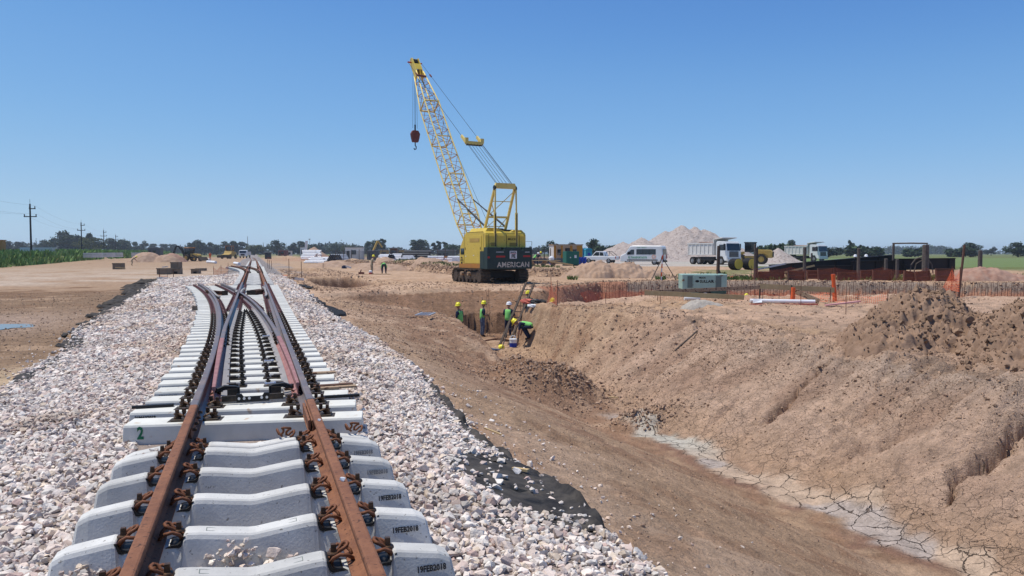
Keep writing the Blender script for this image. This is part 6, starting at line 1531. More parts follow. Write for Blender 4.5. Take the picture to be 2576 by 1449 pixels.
for i, (xd, v, lab) in enumerate(((1468, 126, 'turquoise portable toilet right behind the green generator'), (1479, 124, 'turquoise portable toilet with a round emblem, nearer the pickup'))):
    x, y, z = at(xd, v); r_ = empty('portable_toilet', (x, y, z), R(12)); tag(r_, lab, 'portable toilet', 'turquoise portable toilets')
    mb = MB(); mb.tbox(-.55, .55, -.55, .55, .1, 2.05, .03, .03); b = mb.build('booth', M['cyan'], r_, bevel=.03)
    mb = MB(); mb.prism([(-.58, 2.05), (.58, 2.05), (.45, 2.25), (0, 2.34), (-.45, 2.25)], -.58, .58, 'y'); mb.build('roof', M['cyan'], r_)
    mb = MB(); mb.box(-.4, .4, -.575, -.545, .2, 1.95); mb.build('door', M['cyan'], b, bevel=.01)
    mb = MB(); mb.cyl((0, -.58, 1.35), (0, -.59, 1.35), .26, n=16); mb.build('round_emblem', M['blue'], b)
mb = MB(); x, y, z = at(1431, 101); mb.lathe([(.24, 0), (.28, .75), (.30, .78)], 14); o = mb.build('blue_drum', M['blue'], loc=(x - 2.3, y, z)); tag(o, 'blue plastic drum in front of the site cabin', 'drum')
for (dx, lab) in ((1858, 'rolled black corrugated pipe with a yellow end, left one of two below the loader'), (1893, 'rolled black corrugated pipe with a yellow end, right one of two below the loader')):
    x, y, z = at(dx, 69); r_ = empty('pipe_coil', (x, y, z), R(25)); tag(r_, lab, 'pipe coil', 'yellow-ended black pipe coils')
    mb = MB(); mb.lathe([(.5, 0), (.53, .04), (.53, .1), (.48, .14), (.53, .18), (.53, .25), (.48, .3), (.53, .35), (.53, .42), (.48, .47), (.53, .52), (.53, .6), (.48, .66), (.53, .72), (.53, .8), (.5, .85)], 22); o = mb.build('coil', M['blacksteel'], r_); o.rotation_euler = (R(-90), 0, 0); o.location = (0, 0, .53)
    mb = MB(); mb.cyl((0, -.03, .53), (0, .0, .53), .47, n=22); mb.build('yellow_end', M['yellow'], r_)
# surveying tripod and staff
x, y, z = at(1666, 56); r_ = empty('survey_tripod', (x, y, z), 0); tag(r_, 'survey tripod with instrument standing in front of the minibus', 'tripod')
for k, (dx, dy) in enumerate(((-.85, -.3), (.95, -.35), (.05, .9))):
    mb = MB(); mb.beam((dx, dy, 0), (dx * .12, dy * .12, 1.45), .05); mb.build('leg', M['woodgrey'], r_)
mb = MB(); mb.box(-.12, .12, -.12, .12, 1.42, 1.5); mb.lathe([(.09, 1.5), (.1, 1.6), (.07, 1.72), (.02, 1.78)], 10); mb.build('instrument', M['nearblack'], r_)
x, y, z = at(1664, 54.5); r_ = empty('survey_staff', (x, y, z), 0); tag(r_, 'slim white and orange survey staff standing at the tripod', 'survey staff')
mb = MB(); mb.m = 0
for k in range(6):
    mb.m = k % 2; mb.box(-.035 + .012 * k, .035 + .012 * k, -.02, .02, .3 * k, .3 * k + .3)
mb.build('staff', [M['paper'], M['orangeplastic']], r_)

# ============================================================ THE PIT: ladder, cooler, rebar, bags
def ladder(name, label, a, b, w, rungs, m, rw=.09, rh=.05, side=None):
    a, b = Vector(a), Vector(b); r_ = empty(name, a); tag(r_, label, 'ladder'); d = b - a; sd = side or d.cross(Vector((0, 0, 1))).normalized()
    for q in (-1, 1): mb = MB(); mb.beam(sd * (q * w / 2), d + sd * (q * w / 2), rw, rh); mb.build('side_rail', m, r_)
    for k in range(rungs):
        c = d * ((k + .7) / rungs); mb = MB(); mb.beam(c - sd * w / 2, c + sd * w / 2, rh, .035); mb.build('rung', m, r_)
fx, fy, fz = at(1268, 34.2); tx = px(1334, 37.0)
ladder('wooden_ladder', 'long dark timber ladder leaning up out of the pit beside the bags', (fx, fy, fz + .03), (tx, 37.0, .12), .42, 11, M['wooddark'], .1, .06, Vector((.95, -.3, 0)))
lx, ly, lz = at(1070, 30.5)
ladder('aluminium_ladder', 'short bright metal ladder lying flat on the soil left of the pit', (lx - .1, ly - .35, lz + .12), (lx + .05, ly + .75, lz + .14), .55, 6, M['alu'], .05, .04)
mb = MB(); mb.box(-.45, -.1, 0, .12, 0, .09); mb.box(-.5, -.2, .14, .25, .0, .06); o = mb.build('timber_block', M['wornwood'], loc=(lx - .25, ly - .2, gz(lx - .4, ly) + .0)); tag(o, 'pair of short timber blocks beside the metal ladder', 'timber')
x, y, z = at(1291, 33.0); r_ = empty('water_cooler', (x, y, z - .01), 0); tag(r_, 'round blue and white water cooler with handle standing in the pit', 'water cooler')
mb = MB(); mb.lathe([(.155, 0), (.165, .02), (.165, .2)], 20); mb.build('jug_base', M['blue'], r_)
mb = MB(); mb.lathe([(.166, .2), (.166, .33), (.175, .335), (.175, .365), (.14, .38)], 20); mb.build('lid', M['coolwhite'], r_)
mb = MB(); mb.tube([(-.1, 0, .37), (-.1, 0, .47), (-.05, 0, .5), (.05, 0, .5), (.1, 0, .47), (.1, 0, .37)], .014, 6); mb.build('handle', M['coolwhite'], r_)
x, y, z = at(1261, 32.9); mb = MB(); mb.lathe([(.15, .0), (.155, .01), (.13, .02), (.12, .08), (.07, .14), (.001, .155)], 18); o = mb.build('hard_hat', M['helmY'], loc=(x, y, z + .04), smooth=True); o.rotation_euler = (R(55), 0, R(40)); tag(o, 'yellow hard hat lying on the ground left of the water cooler', 'hard hat')
mb = MB(); mb.tube([(0, 0, 0), (.42, .9, 1.35)], .022, 8); x, y, z = at(1283, 32.6); o = mb.build('grey_pole', M['woodgrey'], loc=(x - .35, y, z)); tag(o, 'thin grey pole leaning beside the foot of the wooden ladder', 'pole')
mb = MB(); mb.cyl((-.18, 0, .13), (.0, 0, .13), .14, n=14, caps=True); x, y, z = at(1201, 32.5); o = mb.build('brown_pipe', M['rustdark'], loc=(x, y, z), rz=R(-20)); tag(o, 'short brown pipe end lying in the pit', 'pipe')
mb = MB(); mb.tube([(0, 0, .08), (.3, .05, .1), (.55, 0, .07), (.85, .08, .06)], [.08, .07, .06, .03], 8); x, y, z = at(1208, 32.6); o = mb.build('blue_hose', M['denim'], loc=(x + .05, y, z)); tag(o, 'pale blue hose lying in the pit left of the hard hat', 'hose')
for (xd, v, dz, sz, m_, lab) in ((1336, 35.2, .06, (.5, .2, .1), 'fadedorange', 'faded red cloth bundle lying on the pit edge by the ladder'), (1352, 34.9, .07, (.35, .2, .12), 'black', 'black bag lying on the pit edge by the ladder'), (1342, 34.7, .03, (.3, .15, .07), 'paper', 'pale blue-white plastic sack on the pit edge')):
    x, y, z = at(xd, v); n = 40; bm = bmesh.new(); bmesh.ops.create_icosphere(bm, subdivisions=3, radius=1)
    for vv in bm.verts:
        q = 1 + .22 * math.sin(5 * vv.co.x + 3 * vv.co.y + v) + .13 * math.sin(9 * vv.co.y - 5 * vv.co.z); vv.co = Vector((vv.co.x * sz[0] * q, vv.co.y * sz[1] * q, vv.co.z * sz[2] * (q + .1)))
    me = bpy.data.meshes.new('bag'); bm.to_mesh(me); bm.free(); me.materials.append(M[m_]); o = bpy.data.objects.new('cloth_bundle' if m_ != 'black' else 'black_bag', me); COL.objects.link(o); o.location = (x, y, z + dz); tag(o, lab, 'bag')
# fan of thin bars laid on the pit floor
for k in range(16):
    x0, y0, z0 = at(1192 + k * 1.5, 35.6 - k * .12); mb = MB(); L_ = 2.1 - .03 * k
    pts = [(0, 0, .05 + .012 * k), (.7, .32 + .03 * k, .13 + .01 * k), (1.3, .42 + .02 * k, .15), (L_, .35 - .05 * k, .1)]
    mb.tube(pts, .008, 4); o = mb.build('steel_bar', M['rebar'], loc=(x0, y0, z0)); tag(o, 'thin rusty bar in the curved mat of bars on the pit floor', 'steel bar', 'thin bars matted on the pit floor')
# upright bars on and near the pit slope
for (xd, v, h) in ((1226, 38.5, 2.3), (1232, 38.6, 2.5), (1308, 38.2, 2.6), (1313, 38.4, 2.7), (1326, 38.3, 2.6), (1334, 38.0, 2.3), (1366, 36.0, 1.3)):
    x, y, z = at(xd, v); mb = MB(); mb.cyl((0, 0, 0), (.0, 0, h), .009, n=5); o = mb.build('rebar', M['rebar'], loc=(x, y, z - .05)); o.rotation_euler = (0, R(rnd.uniform(-2, 2)), 0); tag(o, 'tall thin rusty bar standing upright around the workers in the pit', 'rebar', 'tall bars standing in the pit')
# rows of hooked bars against the far wall of the wide pit
def hooked(name, h):
    mb = MB(); mb.tube([(0, 0, 0), (0, 0, h), (.02, 0, h + .05), (.07, 0, h + .06), (.11, 0, h + .02), (.115, 0, h - .25)], .014, 4); return mb.build(name, M['rebar'])
hb = [hooked('hooked_rebar', 1.7), hooked('hooked_rebar', 1.45)]
pit_row = []
for k in range(150):
    xd = 1350 + k * 8.3; X0 = None; v = np.interp(xd, [1350, 1500, 1900, 2576], [47.0, 50.5, 51.5, 47.0]); x = px(xd, v)
    zb = -2.05 if xd > 1500 else -2.2
    src = hb[k % 2]; o = src if k < 2 else src.copy()
    if k >= 2: COL.objects.link(o)
    o.location = (x, v, zb + rnd.uniform(-.06, .06)); o.rotation_euler = (R(rnd.uniform(-2, 2)), R(rnd.uniform(-2.5, 2.5)), R(rnd.uniform(-30, 30)))
    side = 'left of the compressor' if xd < 1710 else ('behind the timber boards' if xd < 2130 else 'behind the clay heap')
    tag(o, 'hooked rusty rebar standing in the row along the far pit wall %s' % side, 'rebar', 'hooked rebars %s' % side)

# netting
def net(name, label, pts, h, m, sag=.12, group=None, posts=None, postm='rebar'):
    """netting hung along ground points (x, y, z) with its own stakes"""
    r_ = empty(name, pts[0]); tag(r_, label, 'safety netting', group); o0 = Vector(pts[0]); V = []; UV = []; F = []; n = 0; d = 0
    seg = []
    for i in range(len(pts) - 1):
        a, b = Vector(pts[i]), Vector(pts[i + 1]); k_ = max(2, int((b - a).length / .35))
        for j in range(k_ + (1 if i == len(pts) - 2 else 0)):
            t = j / k_; p = a + (b - a) * t; seg.append((p, d + (b - a).length * t, 4 * t * (1 - t)))
        d += (b - a).length
    for q, (p, dd, sg) in enumerate(seg):
        for j in range(4):
            w = j / 3; z = h * w - (sag * sg * w) ; off = .05 * math.sin(dd * 3 + j); V.append(p - o0 + Vector((off * .3, off, z))); UV.append((dd, h * w))
    for i in range(len(seg) - 1):
        for j in range(3): a = i * 4 + j; F.append((a, a + 4, a + 5, a + 1))
    me = bpy.data.meshes.new('netting'); me.from_pydata([tuple(v) for v in V], [], F); uvl = me.uv_layers.new(name='UVMap')
    for lp in me.loops: uvl.data[lp.index].uv = UV[lp.vertex_index]
    me.materials.append(m); me.update(); o = bpy.data.objects.new('netting', me); COL.objects.link(o); o.parent = r_
    for p in pts:
        mb = MB(); c = Vector(p) - o0; mb.cyl(c + Vector((0, 0, -.1)), c + Vector((0, 0, h + .12)), .014, n=5); mb.build('stake', M[postm], r_)
    return r_
def G3(xd, v, dz=0): return at(xd, v, dz)
net('safety_netting', 'torn orange netting on stakes at the pit corner beside the ladder', [G3(1364, 35.2), G3(1386, 34.5), G3(1402, 33.2)], 1.0, M['netmid'], .5)
wallp = [(px(a, b), b, -1.98) for a, b in ((1400, 46.3), (1480, 48.6), (1560, 49.5), (1640, 49.8), (1700, 49.9))]
net('safety_netting', 'orange netting hanging in front of the far pit wall left of the compressor', wallp, 1.15, M['netmid'], .15)
net('safety_netting', 'orange netting along the far pit wall right of the compressor', [(px(a, b), b, -1.95) for a, b in ((1835, 50), (1900, 50.2), (1990, 50), (2080, 49.5))], 1.1, M['netmid'], .3)
net('safety_netting', 'low orange netting at the back edge of the bank below the compressor', [G3(1655, 31, 0), G3(1730, 30.6), G3(1830, 31.2), G3(1920, 31.5), G3(1990, 31.3)], .3, M['net'], .1)
net('safety_netting', 'faded orange netting on the bank edge right of the orange marker tube', [G3(1990, 31.5), G3(2090, 30.2), G3(2160, 29.5), G3(2235, 29)], .42, M['netmid'], .15)
net('safety_netting', 'orange netting by the rusty leaning pipe behind the clay heap', [G3(2310, 36.5, .3), G3(2395, 34, .3), G3(2415, 33, .3)], .95, M['netdense'], .35)
net('safety_netting', 'long faded orange netting in front of the rusty formwork panels', [G3(1890, 55), G3(1990, 54.6), G3(2100, 54.2), G3(2220, 53.8), G3(2330, 53.3), G3(2400, 53)], .95, M['net'], .2)
net('safety_netting', 'bright orange netting panel at the left ballast end near the far turnout', [G3(537, 60.5), G3(556, 61), G3(574, 62)], .95, M['netdense'], .25, postm='rustdark')
net('safety_netting', 'collapsed orange netting scrap between two stakes by the concrete boxes', [G3(400, 56.5), G3(421, 58.0)], .4, M['netdense'], .1)
net('safety_netting', 'small orange netting scrap on the ballast near the timber boards', [G3(708, 62, -.05), G3(724, 60)], .25, M['netdense'], .05)
net('safety_netting', 'distant orange netting line right of the haul road', [G3(672, 190), G3(720, 190), G3(760, 188), G3(800, 180), G3(860, 172)], 1.0, M['net'], .2)
net('safety_netting', 'distant orange netting line below the white pipe stacks', [G3(1060, 118), G3(1100, 112), G3(1160, 106)], 1.0, M['net'], .2)

# boards on the bank
def board(label, a, b, w, h, m='wood', name='timber_board'):
    a, b = Vector(a), Vector(b); mb = MB(); mb.beam((0, 0, 0), b - a, h, w); o = mb.build(name, M[m], loc=a); tag(o, label, 'timber board'); return o
board('long dark-edged timber plank crossing in front of the compressor', (px(1650, 29.5), 29.5, .04), (px(1912, 30.5), 30.5, .18), .14, .03, 'wornwood')
board('long pale timber plank below the compressor, slanting down to the right', (px(1622, 29.2), 29.2, .03), (px(1873, 28.6), 28.6, -.12), .18, .04)
board('long pale timber plank right of the compressor, on stakes', (px(1912, 30.6), 30.6, .22), (px(2100, 30.2), 30.2, .08), .2, .035)
board('brown plank slanting down from the orange tube to the ground', (px(2002, 30.0), 30.0, .05), (px(2062, 29.4), 29.4, -.32), .2, .04, 'wornwood')
board('salmon painted board lying on the bank right of the planks', (px(2078, 28.0), 28.0, gz(px(2078, 28), 28) + .06), (px(2165, 28.3), 28.3, gz(px(2165, 28.3), 28.3) + .22), .05, .12, 'pink')
board('thin weathered stick lying on the face of the bank', (px(1700, 22.5), 22.5, gz(px(1700, 22.5), 22.5) + .04), (px(1756, 23.0), 23.0, gz(px(1756, 23), 23) + .06), .03, .05, 'wooddark')
board('short pale stick lying low on the face of the bank', (px(1534, 21.5), 21.5, gz(px(1534, 21.5), 21.5) + .04), (px(1556, 21.4), 21.4, gz(px(1556, 21.4), 21.4) + .04), .03, .05)
board('pale splinter of wood lying on the black cloth', (px(1290, 6.6), 6.6, -.34), (px(1330, 6.5), 6.5, -.33), .02, .035)
board('thin pale splinter lying on the soil by the cloth edge', (px(1218, 8.8), 8.8, gz(px(1218, 8.8), 8.8) + .012), (px(1262, 8.7), 8.7, gz(px(1262, 8.7), 8.7) + .012), .012, .025)
for (xd, v, z0, z1, lab) in ((1912, 30.7, -.5, .26, 'short dark stake holding the end of the long planks'), (1992, 30.1, -.5, .28, 'dark stake behind the orange tube on the bank')):
    mb = MB(); mb.cyl((0, 0, z0), (0, 0, z1), .03, n=8); o = mb.build('stake', M['wooddark'], loc=(px(xd, v), v, 0)); tag(o, lab, 'stake')
for (xd, v, h, rx, lab) in ((1995, 29.9, .62, 2, 'orange plastic marker tube standing at the planks'), (2102, 31.0, 1.12, -5, 'tall orange plastic marker tube on the back edge of the bank')):
    x, y, z = at(xd, v); mb = MB(); mb.lathe([(.09, 0), (.085, h * .4), (.075, h * .7), (.085, h)], 12); o = mb.build('marker_tube', M['orangeplastic'], loc=(x, y, z)); o.rotation_euler = (0, R(rx), 0); tag(o, lab, 'marker tube')
a = at(1888, 29.6, .12); mb = MB(); mb.cyl((0, 0, .0), (2.4, -.3, -.02), .075, n=14); o = mb.build('grey_pipe', M['pipewhite'], loc=a); tag(o, 'pale grey plastic pipe lying on red boards at the back of the bank', 'pipe')
a = at(1722, 30.2, .1); mb = MB(); mb.cyl((0, 0, 0), (.62, .0, 0), .08, n=14); o = mb.build('white_pipe', M['pipewhite'], loc=a); tag(o, 'short white pipe lying below the compressor planks', 'pipe')
a = at(1886, 29.2, .03); mb = MB(); mb.box(0, 2.6, -.1, .0, -.03, .02); o = mb.build('red_board', M['fadedorange'], loc=a); tag(o, 'thin red board under the pale grey pipe', 'board')
a = at(1895, 29.3, .06); mb = MB(); mb.add([(0, 0, 0), (.35, 0, .02), (.4, .15, .12), (.05, .12, .16), (.2, .06, .05)], [(0, 1, 4), (1, 2, 4), (2, 3, 4), (3, 0, 4)]); o = mb.build('crumpled_paper', M['paper'], loc=a); tag(o, 'crumpled white paper beside the pale grey pipe', 'paper')
for (xd, v, h, lab) in ((1524, 33, .55, 'thin stake on the bank left of the long planks'), (1662, 30, .5, 'thin stake at the left end of the long planks'), (2016, 28.9, .85, 'thin stake on the bank in front of the pale pipe'), (2130, 26.5, .78, 'thin stake on the bank right of the salmon board'), (1961, 31, .75, 'thin stake behind the right-hand plank')):
    x, y, z = at(xd, v); mb = MB(); mb.cyl((0, 0, -.05), (0, 0, h), .011, n=5); o = mb.build('thin_stake', M['rebar'], loc=(x, y, z)); tag(o, lab, 'stake')
x, y, z = at(2412, 34); mb = MB(); mb.cyl((0, 0, -.2), (.22, .0, 2.35), .05, n=10); o = mb.build('leaning_pipe', M['formred'], loc=(x, y, z)); tag(o, 'rusty pipe leaning upright behind the clay heap', 'pipe')
heap('rubble_pile', 'small grey pile of broken concrete below the compressor', 'rubble', px(1757, 28.6), 28.4, 2.2, 1.4, .05, [(0, 0, .24, .9, .6), (.4, 0, .18, .7, .5)], M['concrubble'], .1, 3, 370)
# ============================================================ BEAMS, POSTS AND FORMWORK ON THE RIGHT
def zx(a): return (2900 + a * .427) / 1.5528                 # bearing read off the enlarged photo
def girder(name, label, xa, va, xb, vb, za, zb, h=.8, w=.3):
    a = Vector((px(zx(xa), va), va, za)); b = Vector((px(zx(xb), vb), vb, zb)); d = b - a; L_ = d.length; r_ = empty(name, a); tag(r_, label, 'steel beam', 'black steel girders')
    prof = [(-w / 2, 0), (w / 2, 0), (w / 2, .035), (.015, .05), (.015, h - .05), (w / 2, h - .035), (w / 2, h), (-w / 2, h), (-w / 2, h - .035), (-.015, h - .05), (-.015, .05), (-w / 2, .035)]
    mb = MB(); mb.prism(prof, 0, L_, 'x'); o = mb.build('beam', M['blacksteel'], r_)
    q = Vector((1, 0, 0)).rotation_difference(d); r_.rotation_mode = 'QUATERNION'; r_.rotation_quaternion = q
    for k in range(int(L_ / 1.6) + 1): x = .1 + k * 1.6; mb = MB(); mb.box(x, x + .02, -w / 2 + .01, w / 2 - .01, .04, h - .04); mb.build('stiffener', M['blacksteel'], r_)
    return r_
girder('steel_girder', 'long black steel girder tilted up to the right, nearest the loader', 250, 58.0, 1375, 57.5, -.12, .62, .78)
girder('steel_girder', 'black steel girder lying level at the right of the group', 1255, 57.0, 1945, 56.5, .28, .34, .85)
girder('steel_girder', 'thinner black girder lying above and behind the tilted one', 380, 60.5, 1385, 60, .2, .95, .5)
girder('steel_girder', 'short black girder resting between the tilted and the level ones', 1000, 56.6, 1450, 56.4, .18, .22, .8)
girder('steel_girder', 'black girder lying low behind the rusty panels', 640, 57.0, 1500, 56.8, -.15, .0, .75)
for (a, b, za, zb, lab, m_) in ((140, 400, .35, .78, 'pale plank propped on the left end of the black girders', 'dirtywhite'), (385, 660, .12, .62, 'pale and yellow plank leaning on the tilted black girder', 'wood'), (1985, 2140, .28, .3, 'thin pale rail lying on the grass right of the girders', 'dirtywhite')):
    v = 56.5; A = (px(zx(a), v), v, za); B = (px(zx(b), v), v, zb); board(lab, A, B, .12, .05, m_)
def formwork(label, xa, xb, v, z0, z1, tilt=0.0, m='formred'):
    x0, x1 = px(zx(xa), v), px(zx(xb), v); r_ = empty('formwork_panel', (x0, v, z0 + gz(x0, v)), R(rnd.uniform(-6, 6))); r_.rotation_euler.x = R(rnd.uniform(-12, -4)); r_.rotation_euler.y = R(tilt); tag(r_, label, 'formwork panel', 'rusty formwork panels')
    w, h = (x1 - x0) * .93, (z1 - z0) * rnd.uniform(.78, .98); mb = MB(); mb.box(0, w, 0, .03, 0, h); mb.build('sheet', M[m], r_)
    mb = MB(); mb.box(0, w, -.14, 0, 0, .06); mb.box(0, w, -.14, 0, h - .06, h); mb.box(0, w, -.11, 0, h * .48, h * .55); mb.box(0, .06, -.13, -.002, .06, h - .06); mb.box(w - .06, w, -.13, -.002, .06, h - .06)
    for k in range(1, int(w / .7)): mb.box(k * .7, k * .7 + .05, -.12, -.001, .061, h * .479)
    mb.build('rib_frame', M[m], r_)
formwork('rusty formwork panel behind the orange stake, leftmost of the row', 145, 412, 55.5, .0, .8)
formwork('rusty ribbed formwork panel second from the left in the row', 414, 580, 54.6, -.05, .85, 1)
formwork('rusty formwork panel third from the left, set back in the row', 590, 700, 55.8, .1, .85)
formwork('rusty jagged formwork panel fourth from the left in the row', 692, 850, 54.8, -.02, .95, -2)
formwork('long low rusty formwork panel in the middle of the row', 868, 1062, 55.0, -.05, .72, 1)
formwork('rusty formwork panel right of the middle post in the row', 1075, 1200, 55.6, .1, .9, 3)
formwork('rusty ribbed formwork panel with bent ribs right of the middle', 1192, 1372, 54.6, -.1, .95, -1)
formwork('dark rusty panel fallen askew left of the thick post', 1468, 1600, 54.0, -.1, .8, 7)
formwork('dark rusty panel fallen askew around the thick post', 1590, 1735, 53.6, -.15, .85, -6)
formwork('rusty ribbed formwork panel at the right end of the row', 1770, 1945, 54.0, -.1, .95)
formwork('dark rusty panel lying on the rubble mound at the right', 2040, 2250, 56.0, .45, .75, 3)
formwork('dark rusty panel sloping off the right side of the rubble mound', 2240, 2430, 55.2, .35, .75, 8)
x, y, z = at(zx(1645), 55.8); mb = MB()
mb.tube([(-.9, 0, .4), (-.82, 0, 1.0), (-.5, 0, 1.45), (0, 0, 1.6), (.45, 0, 1.4), (.7, 0, 1.0), (.8, 0, .4)], .05, 6); mb.tube([(-.55, .1, .4), (-.4, .1, 1.1), (0, .1, 1.35), (.35, .1, 1.1), (.5, .1, .4)], .04, 6)
o = mb.build('curved_steel_frame', M['woodgrey'], loc=(x, y, z + .1)); tag(o, 'dark curved steel frame standing behind the thick post', 'steel frame')
def post(label, xd, v, ztop, r, m='woodgrey', name='wooden_post', lean=0):
    x = px(xd, v); z0 = gz(x, v); mb = MB(); n = 9; H = ztop - z0; pr = [(r * 1.05, -.2), (r, H * .3), (r * .96, H * .6), (r * .9, H - .03), (r * .7, H)]
    mb.lathe(pr, n); o = mb.build(name, M[m], loc=(x, v, z0)); o.rotation_euler = (0, R(lean), 0); tag(o, label, 'post'); return o
post('thick dark post in front of the nearer dump truck', 1806, 57, 2.1, .13, 'wooddark', lean=1)
post('short dark stub leaning at the foot of the post by the dump truck', 1818, 57, .45, .13, 'wooddark', lean=-28)
post('slim wooden post beside the orange tube below the loader', zx(112), 55.5, 2.2, .07)
post('dark wooden post right of the orange tube below the loader', zx(128), 56.5, 1.95, .12, 'wooddark')
post('dark post standing before the farther dump truck', zx(568), 55.3, 1.98, .12)
post('thin short post right of the farther dump truck front', zx(632), 59, 1.55, .08)
post('dark post right of the two workers in helmets', zx(1061), 55.0, 1.9, .12)
post('short pale post in the middle of the girders', zx(1312), 56.0, 1.15, .14)
post('second short post in the middle of the girders', zx(1415), 55.9, 1.1, .13)
post('very thick dark post holding the right end of the pole frame', zx(1673), 54.5, 2.15, .24, 'woodgrey')
post('dark post at the right, above the rubble mound', zx(2172), 57, 1.75, .16)
post('slender grey post under the left end of the pole frame', zx(1378), 56.5, 2.25, .09)
mb = MB(); a = (px(zx(1368), 56.4), 56.4, 2.26); b = (px(zx(1690), 54.6), 54.6, 2.24); mb.tube([a, ((a[0] + b[0]) / 2, 55.4, 2.27), b], .055, 7); o = mb.build('cross_pole', M['woodgrey']); tag(o, 'thin pole laid across two posts above the black girders', 'pole')
for (xd, v, ztop, lab) in ((1901, 57.5, .85, 'orange netting roll wrapped round the stake below the loader'),):
    x, y, z = at(xd, v); mb = MB(); mb.lathe([(.17, 0), (.16, .3), (.13, .6), (.11, .9)], 10); o = mb.build('netting_roll', M['orangeplastic'], loc=(x, y, z)); tag(o, lab, 'netting roll')
x, y, z = at(1842, 58); mb = MB(); mb.lathe([(.18, 0), (.15, .1), (.05, .2)], 8); o = mb.build('orange_scrap', M['orangeplastic'], loc=(x, y, z)); o.scale = (1.4, .8, 1); tag(o, 'small orange plastic scrap on the grass below the dump truck', 'scrap')
# timber bench and clutter by the cabin
x, y, z = at(1368, 90); r_ = empty('timber_bench', (x, y, z), R(8)); tag(r_, 'rough timber work bench with boards by the workers near the cabin', 'work bench')
mb = MB(); mb.box(-1.6, 1.9, -.5, .5, .62, .7); mb.build('top', M['wood'], r_)
for xx, l_ in ((-1.2, -.4), (-.2, .4), (1.2, -.3)): mb = MB(); mb.beam((xx, 0, 0), (xx + l_, 0, .62), .1, .5); mb.build('trestle', M['wornwood'], r_)
mb = MB(); mb.lathe([(.3, .0), (.33, .25), (.22, .42), (.05, .5)], 12); o = mb.build('cement_mixer_drum', M['paper'], loc=(x + .9, y, z + .7)); tag(o, 'rounded white sack lying on the timber bench', 'sack')
board('pale plank sloping off the bench to the ground', (x + .6, y - .8, z + .6), (x + 3.4, y - .9, z + .12), .2, .05)
# concrete box sections and crates on the left plain
def box_section(label, xd, v, w, h, rz, stackz=0, m='concdark', legs=False):
    x, y, z = at(xd, v); r_ = empty('concrete_box', (x, y, z + stackz), R(rz)); tag(r_, label, 'concrete box', 'brown concrete drain boxes')
    mb = MB(); t = w * .13; d = w * .8
    mb.box(-w / 2, -w / 2 + t, -d / 2, d / 2, 0, h); mb.box(w / 2 - t, w / 2, -d / 2, d / 2, 0, h); mb.box(-w / 2 + t, w / 2 - t, -d / 2, -d / 2 + t, 0 if not legs else h * .0, h); mb.box(-w / 2 + t, w / 2 - t, d / 2 - t, d / 2, 0, h); mb.box(-w / 2 - .04, w / 2 + .04, -d / 2 - .04, -d / 2, h * .82, h)
    mb.build('shell', M[m], r_, bevel=.015)
    if legs: mb = MB(); mb.box(-w * .18, w * .2, -d / 2 - .01, -d / 2 + .005, 0, h * .45); mb.build('opening', M['void'], r_)
for a in (('ribbed brown concrete box standing alone on the left plain', 299, 98, 1.2, .8, 8), ('open brown concrete box with planks inside, left of the stacked pair', 413, 74.0, 1.05, .62, -6), ('lower brown concrete box of the stacked pair', 445, 75, .88, .58, 4, 0, 'concdark', True), ('upper brown concrete box of the stacked pair', 444, 75, .85, .6, -8, .59), ('low brown concrete box right of the stacked pair', 493, 76.5, .8, .5, 5, 0, 'concdark', True), ('flat brown concrete slab behind the low box', 506, 88, 1.0, .3, -5)): box_section(*a)
board('pale plank leaning on the ribbed concrete box', (px(290, 96), 96, -.25), (px(316, 96), 96, -.35), .1, .06)
board('two planks lying in the open concrete box', (px(408, 73.4), 73.4, .2), (px(422, 73.4), 73.4, .26), .1, .06, 'dirtywhite')
board('pale concrete slab lying behind the collapsed netting', (px(395, 55), 55, -.4), (px(421, 55), 55, -.4), .4, .16, 'dirtywhite')
board('pale concrete slab at the foot of the bright netting panel', (px(550, 58), 58, -.4), (px(573, 59.5), 59.5, -.4), .3, .14, 'dirtywhite')
for (a, b, c, d, m_, lab) in ((728, 55.5, 745, 57.5, 'wornwood', 'thick brown plank lying at the edge of the blind pit'), (741, 56, 764, 55.8, 'dirtywhite', 'pale thin board lying at the edge of the blind pit'), (722, 58.5, 733, 54.5, 'wornwood', 'brown plank lying across the others near the blind pit')):
    A, B = at(a, b, .12), at(c, d, .1); board(lab, A, B, .18, .06, m_)
for (xd, v, h) in ((727, 64, 1.5), (758, 61, 1.3), (674, 88, 1.0), (678, 88.5, 1.0), (683, 89, 1.0), (813, 92, .8), (436, 58, .9), (401, 58.5, .9)):
    x, y, z = at(xd, v); mb = MB(); mb.cyl((0, 0, -.05), (0, 0, h), .025, n=5); o = mb.build('iron_stake', M['rustdark'], loc=(x, y, z)); tag(o, 'thin rusty iron stake standing in the ground near the ballast', 'stake', 'iron stakes near the ballast')
x, y, z = at(909, 71); r_ = empty('water_jug', at(932, 71.5), 0); tag(r_, 'small red and white water jug at the feet of the khaki worker', 'water jug')
mb = MB(); mb.lathe([(.15, 0), (.16, .16)], 14); mb.build('jug_base', M['red'], r_); mb = MB(); mb.lathe([(.16, .16), (.16, .3), (.1, .36)], 14); mb.build('lid', M['coolwhite'], r_)
mb = MB(); mb.box(-.25, .25, -.15, .15, 0, .18); mb.beam((-.1, 0, .15), (0, 0, .42), .08); o = mb.build('tool_box', M['hookred'], loc=(x, y, z)); tag(o, 'dark red tool set down left of the khaki worker', 'tool')
board('thin curved lath on the dirt road around the two workers', at(905, 70.3, .02), at(985, 70.5, .02), .05, .03, 'wood')
